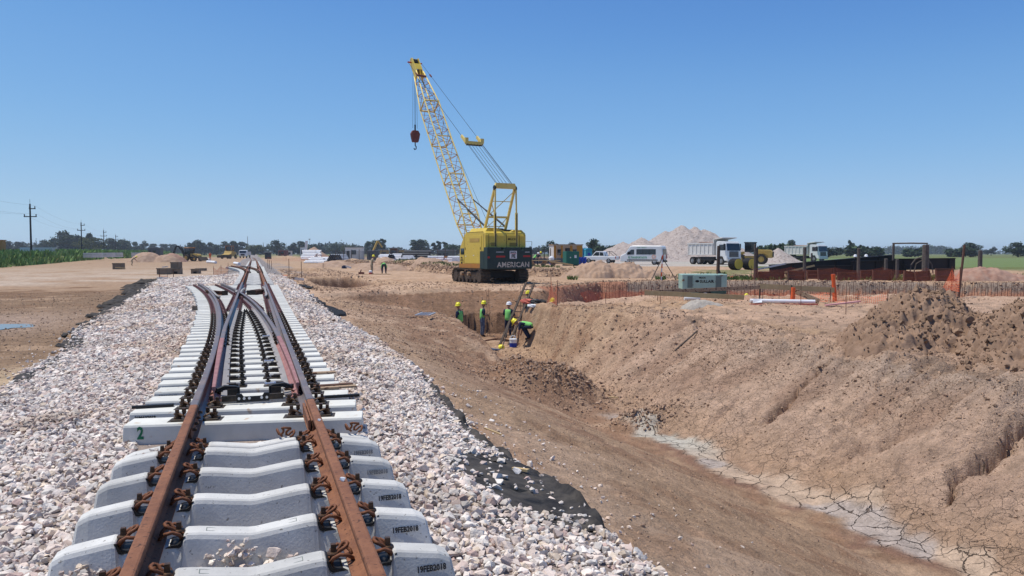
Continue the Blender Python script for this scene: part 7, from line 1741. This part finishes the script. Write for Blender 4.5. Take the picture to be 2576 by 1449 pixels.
x, y, z = at(866, 98); mb = MB(); mb.lathe([(.35, 0), (.3, .3), (.1, .42)], 9); o = mb.build('dark_bag', M['navy'], loc=(x, y, z)); tag(o, 'dark bag and white cap lying on the road by the cut bank', 'bag'); board('short pale plank lying on the road right of the dark bag', at(870, 97.5, .3), at(884, 97.5, .1), .2, .08, 'dirtywhite')
x, y, z = at(1027, 97); mb = MB(); mb.tbox(-.9, .9, -.4, .4, 0, .5, .35, .15); o = mb.build('white_sack', M['paper'], loc=(x, y, z + .1)); tag(o, 'large white sack lying on the spoil left of the crane', 'sack')
for (a, b, v, lab) in ((522, 543, 140, 'white pipe lying on the plain right of the backhoe'), (590, 602, 128, 'short white pipe lying beside the far track'), (516, 528, 165, 'white pipe propped behind the backhoe')):
    mb = MB(); A, B = Vector(at(a, v, .25)), Vector(at(b, v - 4, .22)); mb.cyl((0, 0, 0), B - A, .24, n=14); o = mb.build('white_pipe', M['pipewhite'], loc=A); tag(o, lab, 'pipe')
# fence material, containers and pipes beyond the road
def pipes(group, label, xd0, v, n, rows, r, L_, m, along, inset=True):
    """pyramid of pipes; along=True shows their ends"""
    mb = MB(); 
    if along:
        mb.m = 0; mb.cyl((0, -L_ / 2, 0), (0, L_ / 2, 0), r, n=12, caps=False); mb.m = 1; mb.cyl((0, -L_ / 2 + .1, 0), (0, L_ / 2 - .1, 0), r * .86, n=12)
    else: mb.m = 0; mb.cyl((-L_ / 2, 0, 0), (L_ / 2, 0, 0), r, n=12, caps=False); mb.m = 1; mb.cyl((-L_ / 2 + .1, 0, 0), (L_ / 2 - .1, 0, 0), r * .86, n=12)
    base = mb.build('stacked_pipe', [M[m], M['void']]); x0 = px(xd0, v); first = True
    for j in range(rows):
        for i in range(n - j if inset else n):
            o = base if first else base.copy()
            if not first: COL.objects.link(o)
            first = False
            if along: x, y = x0 + (i + (j * .5)) * 2 * r * 1.02, v
            else: x, y = x0 + rnd.uniform(-.25, .25), v + (i + j * .5) * 2 * r
            o.location = (x, y, gz(x0, v) + r + j * r * 1.75); tag(o, label, 'pipe', group)
pipes('dark-ended pipes in the tall stack', 'pipe in the tall stack whose dark open ends face the camera, below the street lamp', 830, 150, 11, 6, .165, 6, 'pipewhite', True)
pipes('white pipes left of the dark-ended stack', 'white pipe lying sideways just left of the dark-ended stack', 821, 151, 4, 6, .165, 1.1, 'pipewhite', False)
pipes('white pipes left of the dark-ended stack', 'white pipe lying sideways just left of the dark-ended stack', 800, 156, 5, 4, .165, 3.5, 'pipewhite', False)
pipes('white pipes around the sand mound', 'white pipe in the low stack around the tan sand mound', 776, 190, 6, 6, .22, 3.4, 'pipewhite', False)
pipes('white pipes around the sand mound', 'white pipe in the low stack around the tan sand mound', 794, 192, 5, 7, .22, 2.4, 'pipewhite', False)
pipes('white pipes around the sand mound', 'white pipe in the low stack around the tan sand mound', 792, 150, 2, 2, .165, 4, 'pipewhite', False)
pipes('white pipes left of the grey pipe stack', 'white pipe lying sideways left of the big grey pipes', 968, 140, 5, 6, .15, 2.2, 'pipewhite', False)
pipes('white pipes with dark ends beside the grey stack', 'white pipe with dark open end beside the big grey pipes', 976, 138, 7, 5, .15, 4, 'pipewhite', True)
pipes('white pipes next to the grey stack', 'white pipe lying sideways hard against the big grey pipes', 1005, 136, 5, 6, .16, 2.4, 'pipewhite', False)
pipes('big dark grey pipes', 'big dark grey pipe in the tall stack left of the crane', 1030, 130, 5, 5, .22, 2.4, 'pipegrey', False)
pipes('big dark grey pipes', 'big dark grey pipe in the tall stack left of the crane', 1062, 134, 5, 6, .22, 2.8, 'pipegrey', False)
pipes('white sacks and pipes by the crane', 'white pipe in the low pile just left of the crane', 1098, 122, 3, 3, .2, 2.6, 'paper', False)
pipes('white sacks and pipes by the crane', 'white pipe in the low pile just left of the crane', 1140, 116, 3, 3, .2, 1.8, 'paper', False)
for (xa, xb, v, h, m_, lab, cat) in ((1100, 1146, 150, 2.0, 'grille', 'long low grey shed left of the crane', 'shed'), (872, 914, 165, 2.7, 'dirtywhite', 'pale workshop building right of the street lamp', 'building'), (926, 953, 168, 2.0, 'pipegrey', 'dark grey container in the middle of the yard', 'container'),
                                    (957, 978, 172, 2.2, 'catyellow', 'ochre container behind the pipe yard', 'container'), (982, 1000, 170, 2.6, 'rustdark', 'dark ochre cabin behind the pipe yard', 'cabin'), (1001, 1022, 176, 2.2, 'catyellow', 'long ochre container behind the grey pipes', 'container'),
                                    (703, 724, 300, 2.6, 'hookred', 'far red container right of the track', 'container'), (724, 735, 310, 2.4, 'dirtywhite', 'small white hut far behind the track', 'hut'), (757, 768, 330, 4.0, 'white', 'small white house far behind the track', 'house'), (378, 408, 260, 3.3, 'pipegrey', 'grey hut on the grassy bank at the left', 'hut'),
                                    (0, 12, 165, 3.2, 'orange_skirt', 'orange board at the left frame edge above the grass', 'board'), (668, 682, 260, 2.2, 'nearblack', 'dark container right of the far white truck', 'container')):
    x0, x1 = px(xa, v), px(xb, v); xm = (x0 + x1) / 2; z = gz(xm, v); w = x1 - x0
    r_ = empty(cat.replace(' ', '_') if cat != 'board' else 'orange_board', (xm, v, z), 0); tag(r_, lab, cat); dd = 2.4 if w > 3 else 1.2
    mb = MB(); mb.box(-w / 2, w / 2, -dd / 2, dd / 2, 0, h); wl2 = mb.build('wall', M[m_], r_)
    mb = MB(); mb.box(-w / 2 - .1, w / 2 + .1, -dd / 2 - .15, dd / 2 + .15, h, h + .15); mb.build('roof', M['rim' if m_ != 'orange_skirt' else m_], r_)
    if cat not in ('board',):
        n_ = max(1, int(w / 3.5))
        for k in range(n_):
            xx = -w / 2 + w * (k + .5) / n_; mb = MB(); mb.box(xx - .5, xx + .5, -dd / 2 - .03, -dd / 2, h * .45, h * .8) ; mb.build('window', M['glass'], wl2)
        mb = MB(); mb.box(-w / 2 + .3, -w / 2 + .9 if w > 3 else -w / 2 + .7, -dd / 2 - .04, -dd / 2 - .005, .05, h * .75); mb.build('door', M['nearblack'], wl2)
x, y, z = at(939, 190); r_ = empty('yard_machine', (x, y, z), R(30)); tag(r_, 'yellow machine arm and cab rising behind the pipe yard', 'work machine')
mb = MB(); mb.box(-1, 1, -1, 1, .6, 2.2); mb.build('body', M['catyellow'], r_); mb = MB(); mb.beam((0, 0, 2), (1.2, 0, 4.6), .4); mb.beam((1.2, 0, 4.6), (2.4, 0, 3.0), .3); mb.build('arm', M['catyellow'], r_); mb = MB(); mb.box(-1.2, 1.2, -1.3, 1.3, 0, .6); mb.build('crawler', M['track'], r_)
# low site stores around the yard: pallets and sacks
for (xd, v, w, h, m_, lab) in ((1120, 132, 4.0, 1.0, 'orange_skirt', 'orange stack of goods on the ground left of the crane'), (1137, 118, 1.6, .9, 'dirtywhite', 'pale stack of goods beside the orange one'), (1165, 104, 3, .9, 'paper', 'white sacks heaped just left of the crane cab'), (1376, 110, 5, .8, 'pipegrey', 'dark stack of goods left of the site cabin'), (1460, 103, 1.6, 1.0, 'blue', 'blue tank standing right of the generator')):
    x, y, z = at(xd, v); mb = MB()
    for k in range(4):
        for j in range(2): mb.tbox(-w / 2 + w / 4 * k + .02, -w / 2 + w / 4 * (k + 1) - .02, -.8, .8, h / 2 * j + .01, h / 2 * (j + 1), .05, .05)
    o = mb.build('goods_stack', M[m_], loc=(x, y, z)); tag(o, lab, 'stack of goods')
# yard fence
def yard_fence(label, xa, xb, v, h, n):
    a, b = at(xa, v), at(xb, v); r_ = empty('yard_fence', a); tag(r_, label, 'fence'); o0 = Vector(a)
    me = bpy.data.meshes.new('mesh_panel'); d = Vector(b) - o0; L_ = d.length; me.from_pydata([(0, 0, .05), tuple(d + Vector((0, 0, .05))), tuple(d + Vector((0, 0, h))), (0, 0, h)], [], [(0, 1, 2, 3)]); u = me.uv_layers.new(name='UVMap')
    for lp, q in zip(me.loops, ((0, 0), (L_, 0), (L_, h), (0, h))): u.data[lp.index].uv = q
    me.materials.append(M['wiremesh']); me.update(); p = bpy.data.objects.new('mesh_panel', me); COL.objects.link(p); p.parent = r_
    for k in range(n + 1): c = d * (k / n); mb = MB(); mb.cyl(c, c + Vector((0, 0, h + .25)), .06, n=6); mb.build('fence_post', M['woodgrey'], r_)
yard_fence('wire fence with dark posts along the pipe yard', 845, 1160, 143, 2.3, 16)
yard_fence('wire fence beside the crane and the site cabin', 1322, 1385, 112, 2.0, 4)
# street lamp, poles and wires
def utility_pole(label, xd, v, ztop, zb, arms=True):
    x = px(xd, v); r_ = empty('utility_pole', (x, v, zb), R(-4)); tag(r_, label, 'utility pole', 'utility poles receding on the left'); H = ztop - zb
    mb = MB(); mb.cyl((0, 0, -.3), (0, 0, H - .9), .2, .14, n=8); mb.cyl((0, 0, H - .9), (0, 0, H), .03, n=5); mb.build('shaft', M['polewood'], r_)
    for (dz, w, off) in ((1.85, 1.3, .45), (3.4, 2.6, 0)):
        mb = MB(); mb.box(off - w / 2, off + w / 2, -.08, .08, H - dz - .09, H - dz + .09); a = mb.build('crossarm', M['polewood'], r_)
        for xx in ((off - w / 2 + .1), (off + w / 2 - .1)): mb = MB(); mb.lathe([(.05, .09), (.12, .15), (.06, .3), (.12, .38), (.05, .5)], 8, (xx, 0, H - dz)); mb.build('insulator', M['polewood'], a)
pl = [(80, 150, 12.1, .9), (207, 240, 12.1, .6), (263, 320, 12.1, .4), (293, 408, 12.2, .3), (314, 495, 12.1, .2), (328, 575, 12.1, .1), (338, 650, 12.0, .1), (346, 720, 12.0, 0), (352, 790, 12.0, 0)]
lab = ['nearest and tallest dark utility pole with two crossarms at the far left', 'second dark utility pole from the left, standing over the grassy bank', 'third dark utility pole from the left, before the yellowish trees', 'fourth dark utility pole from the left', 'fifth dark utility pole from the left, small above the trees', 'sixth utility pole from the left, small above the trees', 'seventh utility pole from the left, tiny in the distance', 'eighth utility pole from the left, tiny in the distance', 'farthest tiny utility pole of the receding row']
for (a, b, c, d), t in zip(pl, lab): utility_pole(t, a, b, c, d)
def wire(p0, p1, sag, label):
    a, b = Vector(p0), Vector(p1); mb = MB(); mb.tube([a + (b - a) * t + Vector((0, 0, -4 * sag * t * (1 - t))) for t in [k / 10 for k in range(11)]], .010, 3); o = mb.build('overhead_wire', M['cable']); tag(o, label, 'wire', 'overhead wires between the utility poles')
prevp = (-230, 60, 12.1, .9)
for i, (a, b, c, d) in enumerate([(-560, 62, 12.3, 1)] + pl[:4]):
    if i:
        for (ox, dz, nm) in ((-1.3, 3.2, 'lower left'), (1.3, 3.2, 'lower right'), (.9, 1.5, 'upper')):
            p_, q_ = pp, (a, b, c)
            wire((px(p_[0], p_[1]) + ox, p_[1], p_[2] - dz + .3), (px(q_[0], q_[1]) + ox, q_[1], q_[2] - dz + .3), 1.1, 'thin %s wire %s' % (nm, ('running from the left frame edge to the nearest pole', 'between the first and second poles', 'between the second and third poles', 'between the third and fourth poles')[i - 1]))
    pp = (a, b, c)
x, y, z = at(780, 330); r_ = empty('street_lamp', (x, y, z), 0); tag(r_, 'tall thin street lamp above the white pipe stacks', 'street lamp')
mb = MB(); mb.cyl((0, 0, 0), (0, 0, 7.4), .1, .06, n=6); mb.build('shaft', M['woodgrey'], r_); mb = MB(); mb.box(-.45, .3, -.2, .2, 7.4, 7.7); mb.build('lamp_head', M['woodgrey'], r_)
x, y, z = at(624, 520); r_ = empty('radio_mast', (x, y, z), 0); tag(r_, 'thin distant mast above the trees left of centre', 'mast'); mb = MB(); mb.cyl((0, 0, 0), (0, 0, 13), .15, n=5); mb.build('shaft', M['woodgrey'], r_)
x, y, z = at(768, 230); mb = MB(); mb.beam((0, 0, 0), (.5, 0, 5.2), .7, .5); o = mb.build('tilted_white_panel', M['white'], loc=(x, y, z)); tag(o, 'white and red tilted panel standing left of the pipe stacks', 'panel')
for k in range(6):                                           # piles of pale slabs on the grassy bank
    xd = (70, 100, 235, 262, 290, 350)[k]; v = 152 + 6 * k; x, y, z = at(xd, v, .25); w = (2.2, 6, 3.6, 4.5, 3.2, 3)[k]; mb = MB()
    for j in range(3): mb.box(-w / 2, w / 2, -.6, .6, .35 * j + .01, .35 * j + .3)
    o = mb.build('slab_stack', M['dirtywhite'] if k else M['paper'], loc=(x, y, z + .45)); tag(o, ('small white stack at the far left in the grass', 'long low grey slab stack below the nearest pole', 'pale slab stack in the grass left of the second pole', 'long pale slab stack in the grass right of the second pole', 'pale slab stack in the grass before the yellowish trees', 'pale slab stack in the grass below the grey hut')[k], 'slab stack')

# ============================================================ TREES AND GRASS
def leaf_cloud(n, blobs, seed, size, cols, flat=1.0):
    g = np.random.default_rng(seed); w = np.array([b[3] ** 2 for b in blobs]); bi = g.choice(len(blobs), n, p=w / w.sum()); B = np.array([b[:4] for b in blobs])[bi]
    d = g.normal(size=(n, 3)); d /= np.linalg.norm(d, axis=1)[:, None]; rad = g.uniform(.35, 1.0, n) ** .6 * (1 + .12 * g.normal(size=n))
    C = B[:, :3] + d * (B[:, 3] * rad)[:, None] * np.array([1, 1, .82 * flat])
    u = g.normal(size=(n, 3)); u /= np.linalg.norm(u, axis=1)[:, None]; v = np.cross(u, g.normal(size=(n, 3))); v /= np.linalg.norm(v, axis=1)[:, None]
    s = size * g.uniform(.6, 1.35, n)[:, None]
    V = np.stack([C - u * s, C + v * s * .8, C + u * s, C - v * s * .8], 1).reshape(-1, 3); F = np.arange(4 * n).reshape(-1, 4)
    pal = np.array(cols); cc = pal[g.integers(0, len(pal), n)] * g.uniform(.7, 1.3, n)[:, None]
    return V, F, np.repeat(cc, 4, 0)
GREENS = {'dark': [(.022, .045, .018), (.03, .058, .022), (.04, .07, .026)], 'mid': [(.045, .08, .025), (.06, .1, .03), (.035, .065, .022)], 'yellow': [(.13, .13, .035), (.09, .11, .03), (.06, .085, .025)], 'blue': [(.028, .05, .03), (.035, .06, .036)]}
def tree_proto(kind, seed, pal):
    g = random.Random(seed); bl = []
    if kind == 'round':
        for k in range(15): t = g.uniform(0, 6.28); q = g.uniform(0, 2.9); bl.append((q * math.cos(t), q * math.sin(t), g.uniform(1.9, 7.2) - q * .35, g.uniform(1.1, 2.0)))
    elif kind == 'spread':
        for k in range(17): t = g.uniform(0, 6.28); q = g.uniform(.4, 4.2); bl.append((q * math.cos(t), q * math.sin(t), g.uniform(2.4, 7.4) - q * .2, g.uniform(.9, 1.6)))
    elif kind == 'tall':
        for k in range(11): t = g.uniform(0, 6.28); q = g.uniform(0, 1.9); bl.append((q * math.cos(t), q * math.sin(t), 2.5 + k * .72, g.uniform(.8, 1.35)))
    elif kind == 'cone':
        for k in range(9): bl.append((g.uniform(-.2, .2), g.uniform(-.2, .2), 1.2 + k * .95, 1.15 - k * .1))
    elif kind == 'bush':
        for k in range(9): t = g.uniform(0, 6.28); q = g.uniform(0, 2.6); bl.append((q * math.cos(t), q * math.sin(t), g.uniform(.8, 2.4), g.uniform(.8, 1.3)))
    n = {'round': 3000, 'spread': 2600, 'tall': 2200, 'cone': 1100, 'bush': 1600}[kind]
    V, F, c = leaf_cloud(n, bl, seed, .27 if kind != 'cone' else .2, GREENS[pal]); cr = np_mesh('crown', V, F, M['leaf'], False, c)
    r_ = empty('tree'); cr.parent = r_; mb = MB(); H = 4.5 if kind != 'bush' else 1.0; mb.tube([(0, 0, -.3), (.08, 0, H * .5), (0, .1, H)], [.3, .22, .12], 7)
    for k in range(6 if kind != 'cone' else 0):
        b = bl[k]; mb.tube([(0, 0, H * .45), (b[0] * .5, b[1] * .5, (H * .5 + b[2]) / 2), (b[0], b[1], b[2])], [.14, .09, .03], 5)
    mb.build('trunk', M['wooddark'], r_); return r_
PR = {}
def tree(kind, pal, xd, v, h, label, wide=1.0, dz=0):
    key = (kind, pal); base = {'round': 8.2, 'spread': 8.0, 'tall': 10.4, 'cone': 9.6, 'bush': 3.3}[kind]
    if key not in PR: PR[key] = tree_proto(kind, hash(kind + pal) % 97 if False else (len(PR) * 13 + 5), pal); o = PR[key]
    else: o = copy_tree(PR[key])
    x = px(xd, v); s = h / base; o.location = (x, v, gz(x, v) + dz); o.scale = (s * wide, s * wide, s); o.rotation_euler.z = rnd.uniform(0, 6.28); o.name = 'tree' if kind != 'bush' else 'bush'
    tag(o, label, 'tree' if kind != 'bush' else 'bush', 'trees along the horizon')
T_ = [('round', 'dark', 165, 480, 14, 'big round dark tree right of the nearest utility pole', 1.3), ('round', 'dark', 192, 500, 12, 'dark rounded tree just left of the second utility pole', 1.2), ('tall', 'dark', 226, 470, 12.5, 'tall dark tree just right of the second utility pole', 1.2), ('spread', 'yellow', 212, 430, 9.5, 'yellowish spreading tree behind the second utility pole', 1.2), ('spread', 'yellow', 240, 420, 9, 'yellowish spreading tree left of the third utility pole', 1.2),
      ('cone', 'dark', 93, 560, 12, 'slim dark conifer right of the nearest utility pole', .6), ('cone', 'dark', 103, 570, 11, 'second slim dark conifer right of the nearest pole', .6), ('cone', 'dark', 130, 560, 11.5, 'slim pointed conifer left of the big round tree', .7), ('round', 'blue', 20, 560, 9.5, 'low bluish tree at the far left', 1.5), ('round', 'blue', 52, 560, 9, 'low bluish tree left of the nearest pole', 1.4), ('round', 'dark', 115, 540, 9.5, 'low dark tree between the two slim conifers and the big tree', 1.3),
      ('round', 'dark', 282, 520, 10.5, 'dark round tree right of the third utility pole', 1.3), ('round', 'dark', 305, 540, 10, 'dark round tree left of the fifth utility pole', 1.2), ('spread', 'mid', 322, 600, 10.5, 'paler spreading tree behind the fifth utility pole', 1.1), ('spread', 'blue', 357, 640, 11.5, 'loose spreading tree right of the farthest utility poles', 1.1), ('round', 'blue', 385, 680, 9, 'low bluish tree above the grey hut', 1.6), ('round', 'blue', 412, 690, 9, 'low bluish tree right of the grey hut', 1.6), ('round', 'blue', 435, 700, 9, 'low bluish tree above the backhoe arm', 1.5),
      ('spread', 'dark', 480, 560, 9, 'dark tree left of the backhoe roof', 1.0), ('round', 'dark', 500, 560, 11, 'big dark tree above the backhoe', 1.25), ('spread', 'dark', 520, 560, 9.5, 'loose dark tree right of the backhoe roof', 1.1), ('round', 'dark', 545, 590, 8, 'low dark tree between backhoe and spreading machine', 1.3), ('spread', 'dark', 575, 560, 10.5, 'wide dark tree above the distant spreading machine', 1.3), ('spread', 'dark', 598, 570, 10, 'wide dark tree right of the spreading machine', 1.3),
      ('round', 'yellow', 640, 520, 8.5, 'olive rounded tree right of the far white truck', 1.5), ('cone', 'dark', 663, 560, 10, 'slim dark conifer pair right of the olive tree', .6), ('round', 'dark', 655, 560, 7.5, 'low dark tree under the slim conifers', 1.5), ('round', 'dark', 697, 530, 10.5, 'dome-shaped dark tree left of the white house', 1.25), ('round', 'dark', 735, 540, 8, 'small dark tree above the far white hut', 1.0), ('spread', 'dark', 755, 540, 10, 'spreading dark tree above the white house', 1.1), ('round', 'dark', 790, 560, 8, 'low dark tree right of the street lamp', 1.5),
      ('spread', 'blue', 812, 600, 9.5, 'pale loose tree right of the street lamp', 1.0), ('round', 'dark', 845, 580, 8, 'low dark tree above the pipe yard', 1.7), ('round', 'yellow', 875, 540, 8.5, 'olive tree above the pale workshop', 1.3), ('cone', 'dark', 888, 540, 9, 'small dark conifer above the pale workshop', 1.0), ('spread', 'blue', 915, 560, 8.5, 'loose bluish tree above the grey container', 1.2), ('spread', 'mid', 945, 480, 10, 'loose tree behind the yellow machine arm', 1.1), ('tall', 'dark', 966, 480, 10.5, 'tall tree right of the yellow machine arm', 1.1),
      ('spread', 'dark', 1045, 470, 10, 'dark spreading tree above the big grey pipes, left one', 1.2), ('round', 'dark', 1063, 470, 9.5, 'dark rounded tree above the big grey pipes', 1.3), ('tall', 'dark', 1090, 480, 8, 'dark pointed tree left of the low grey shed', 1.4), ('tall', 'dark', 1105, 480, 9, 'dark pointed tree above the low grey shed', 1.2), ('tall', 'dark', 1120, 480, 8.5, 'second dark pointed tree above the low grey shed', 1.3), ('round', 'mid', 1145, 420, 7.5, 'green rounded tree touching the crane house', 1.6),
      ('spread', 'blue', 1335, 560, 7, 'faint bluish tree just right of the crane', 1.0), ('spread', 'blue', 1350, 560, 7.5, 'faint bluish tree behind the workers at the bench', 1.0), ('round', 'dark', 1388, 300, 6.2, 'dark green tree behind the left end of the site cabin', 1.3), ('round', 'dark', 1440, 300, 5.6, 'dark tree crown above the site cabin roof', 1.2), ('round', 'dark', 1492, 260, 6.2, 'dark green tree left of the minibus behind the pickup', 1.2), ('bush', 'dark', 1515, 250, 4.6, 'dark bush behind the white pickup', 1.3),
      ('bush', 'dark', 1936, 210, 4.6, 'dark bush right of the loader', 1.0), ('bush', 'dark', 1975, 230, 4.8, 'dark bush left of the farther dump truck', .9), ('round', 'blue', 1992, 300, 6.8, 'loose tree left of the farther dump truck', 1.0), ('bush', 'blue', 2080, 260, 4.2, 'low bluish bush right of the farther dump truck', 1.2), ('tall', 'blue', 2139, 330, 7.2, 'narrow tree above the worker in green shirt', .9), ('bush', 'dark', 2170, 260, 4.8, 'dark bush behind the worker in orange shirt', 1.5), ('bush', 'dark', 2290, 300, 4, 'bush behind the pole frame', 1.5),
      ('round', 'dark', 2440, 300, 5.6, 'dark rounded tree left of the last post at the right', 1.7), ('bush', 'dark', 2415, 300, 4.2, 'dark bush at the left foot of the rounded right tree', 1.6), ('round', 'dark', 2560, 290, 5.6, 'dark rounded tree at the right frame edge', 1.7), ('spread', 'blue', 2492, 480, 6, 'pale distant tree between the two rounded right trees', 1.2)]
for a in T_: tree(*a)
# the far wood reads as one band
def far_wood():
    g = np.random.default_rng(91); bl = []
    for k in range(760):
        xd = g.uniform(-500, 3100); v = g.uniform(720, 980) if xd < 1300 else g.uniform(980, 1400); h = (g.uniform(6, 10.5) if xd < 1300 else g.uniform(6, 9.5)) * (1 + .4 * math.sin(xd * .013) * math.sin(xd * .004 + 1)); bl.append((px(xd, v), v, h * .5, h * .75 * (v / 800)))
    V, F, c = leaf_cloud(60000, bl, 92, 1.1, GREENS['blue'] + GREENS['mid'][:1], .8); o = np_mesh('distant_wood', V, F, M['leaf'], False, c); tag(o, 'dark distant belt of woodland along the whole horizon', 'woodland', kind='stuff')
far_wood()
def grass():
    g = np.random.default_rng(31); P = []; S = []
    TN = []
    def add(x, y, s): P.append(np.stack([x, y, height(x, y, False)], 1)); S.append(s); TN.append(np.full(len(x), 1.0 if not TN else .5))
    n = 26000; r = 30 + 420 * g.uniform(0, 1, n) ** 1.5; s = (-34 - .02 * (r - 120)) - np.abs(g.normal(0, 1, n)) * (6 + r * .10) + .4
    x = (s + S0) * CT - r * ST; y = (s + S0) * ST + r * CT; add(x, y, g.uniform(.35, .95, n) * (1 + r / 420))
    n = 3800; xd = g.uniform(1700, 2600, n); v = g.uniform(54.5, 64, n) ; keep = (vn(xd * .02, v * .3, 44) > -.15); xd, v = xd[keep], v[keep]; add(px(xd, v), v, g.uniform(.08, .3, keep.sum()))
    n = 2600; x = g.uniform(-28, 14, n); y = np.interp(x, BX, BV) + g.uniform(2.0, 8, n); keep = vn(x * .35, y * .35, 45) > .15; add(x[keep], y[keep], g.uniform(.08, .28, keep.sum()))
    n = 260; xd = g.choice([1439, 1660, 2240, 2330, 2500, 2545, 1855, 1875], n) + g.normal(0, 7, n); v = g.normal(57, .8, n); add(px(xd, v), v, g.uniform(.12, .34, n))
    P = np.concatenate(P); S = np.concatenate(S); N = len(P); K = 3
    P = np.repeat(P, K, 0) + np.concatenate([g.normal(0, .12, (N * K, 2)) * np.repeat(S, K)[:, None], np.zeros((N * K, 1))], 1); S = np.repeat(S, K) * g.uniform(.6, 1.2, N * K); a = g.uniform(0, 6.28, N * K)
    w = S * .13; lx_, ly_ = np.cos(a), np.sin(a); lean = g.normal(0, .35, (N * K, 2)) * S[:, None]
    b0 = P + np.stack([-lx_ * w, -ly_ * w, np.full(N * K, -.05)], 1); b1 = P + np.stack([lx_ * w, ly_ * w, np.full(N * K, -.05)], 1)
    m0 = P + np.stack([lean[:, 0] * .6 + lx_ * w * 1.3, lean[:, 1] * .6 + ly_ * w * 1.3, S * .65], 1); t0 = P + np.stack([lean[:, 0], lean[:, 1], S], 1)
    V = np.stack([b0, b1, m0, t0], 1).reshape(-1, 3); F = np.arange(4 * N * K).reshape(-1, 4)
    pal = np.array([(.16, .27, .06), (.21, .33, .08), (.10, .19, .045), (.3, .33, .1)]); c = np.repeat(pal[g.choice(4, N * K, p=[.4, .3, .2, .1])] * g.uniform(.8, 1.2, N * K)[:, None] * np.repeat(np.concatenate(TN), K)[:, None], 4, 0)
    o = np_mesh('grass', V, F, M['leaf'], False, c); tag(o, 'tall green grass and weeds on the left bank and around the rusty panels', 'grass', kind='stuff')
grass()
# one ploughed green crop field with low rows, right

# ============================================================ AIR
mb = MB(); mb.box(-2700, 2700, -2700, 2700, -4.2, 24)
hz = mb.build('haze', []); hm_ = bpy.data.materials.new('thin_haze'); hm_.use_nodes = True; n_ = hm_.node_tree.nodes; n_.remove(n_['Principled BSDF'])
pv_ = n_.new('ShaderNodeVolumePrincipled'); pv_.inputs['Color'].default_value = (.80, .88, 1, 1); pv_.inputs['Density'].default_value = .00024; pv_.inputs['Anisotropy'].default_value = .2
hm_.node_tree.links.new(pv_.outputs[0], n_['Material Output'].inputs['Volume']); hz.data.materials.append(hm_); hz.display_type = 'WIRE'; tag(hz, 'thin pale haze in the air over the plain', 'haze', kind='stuff')
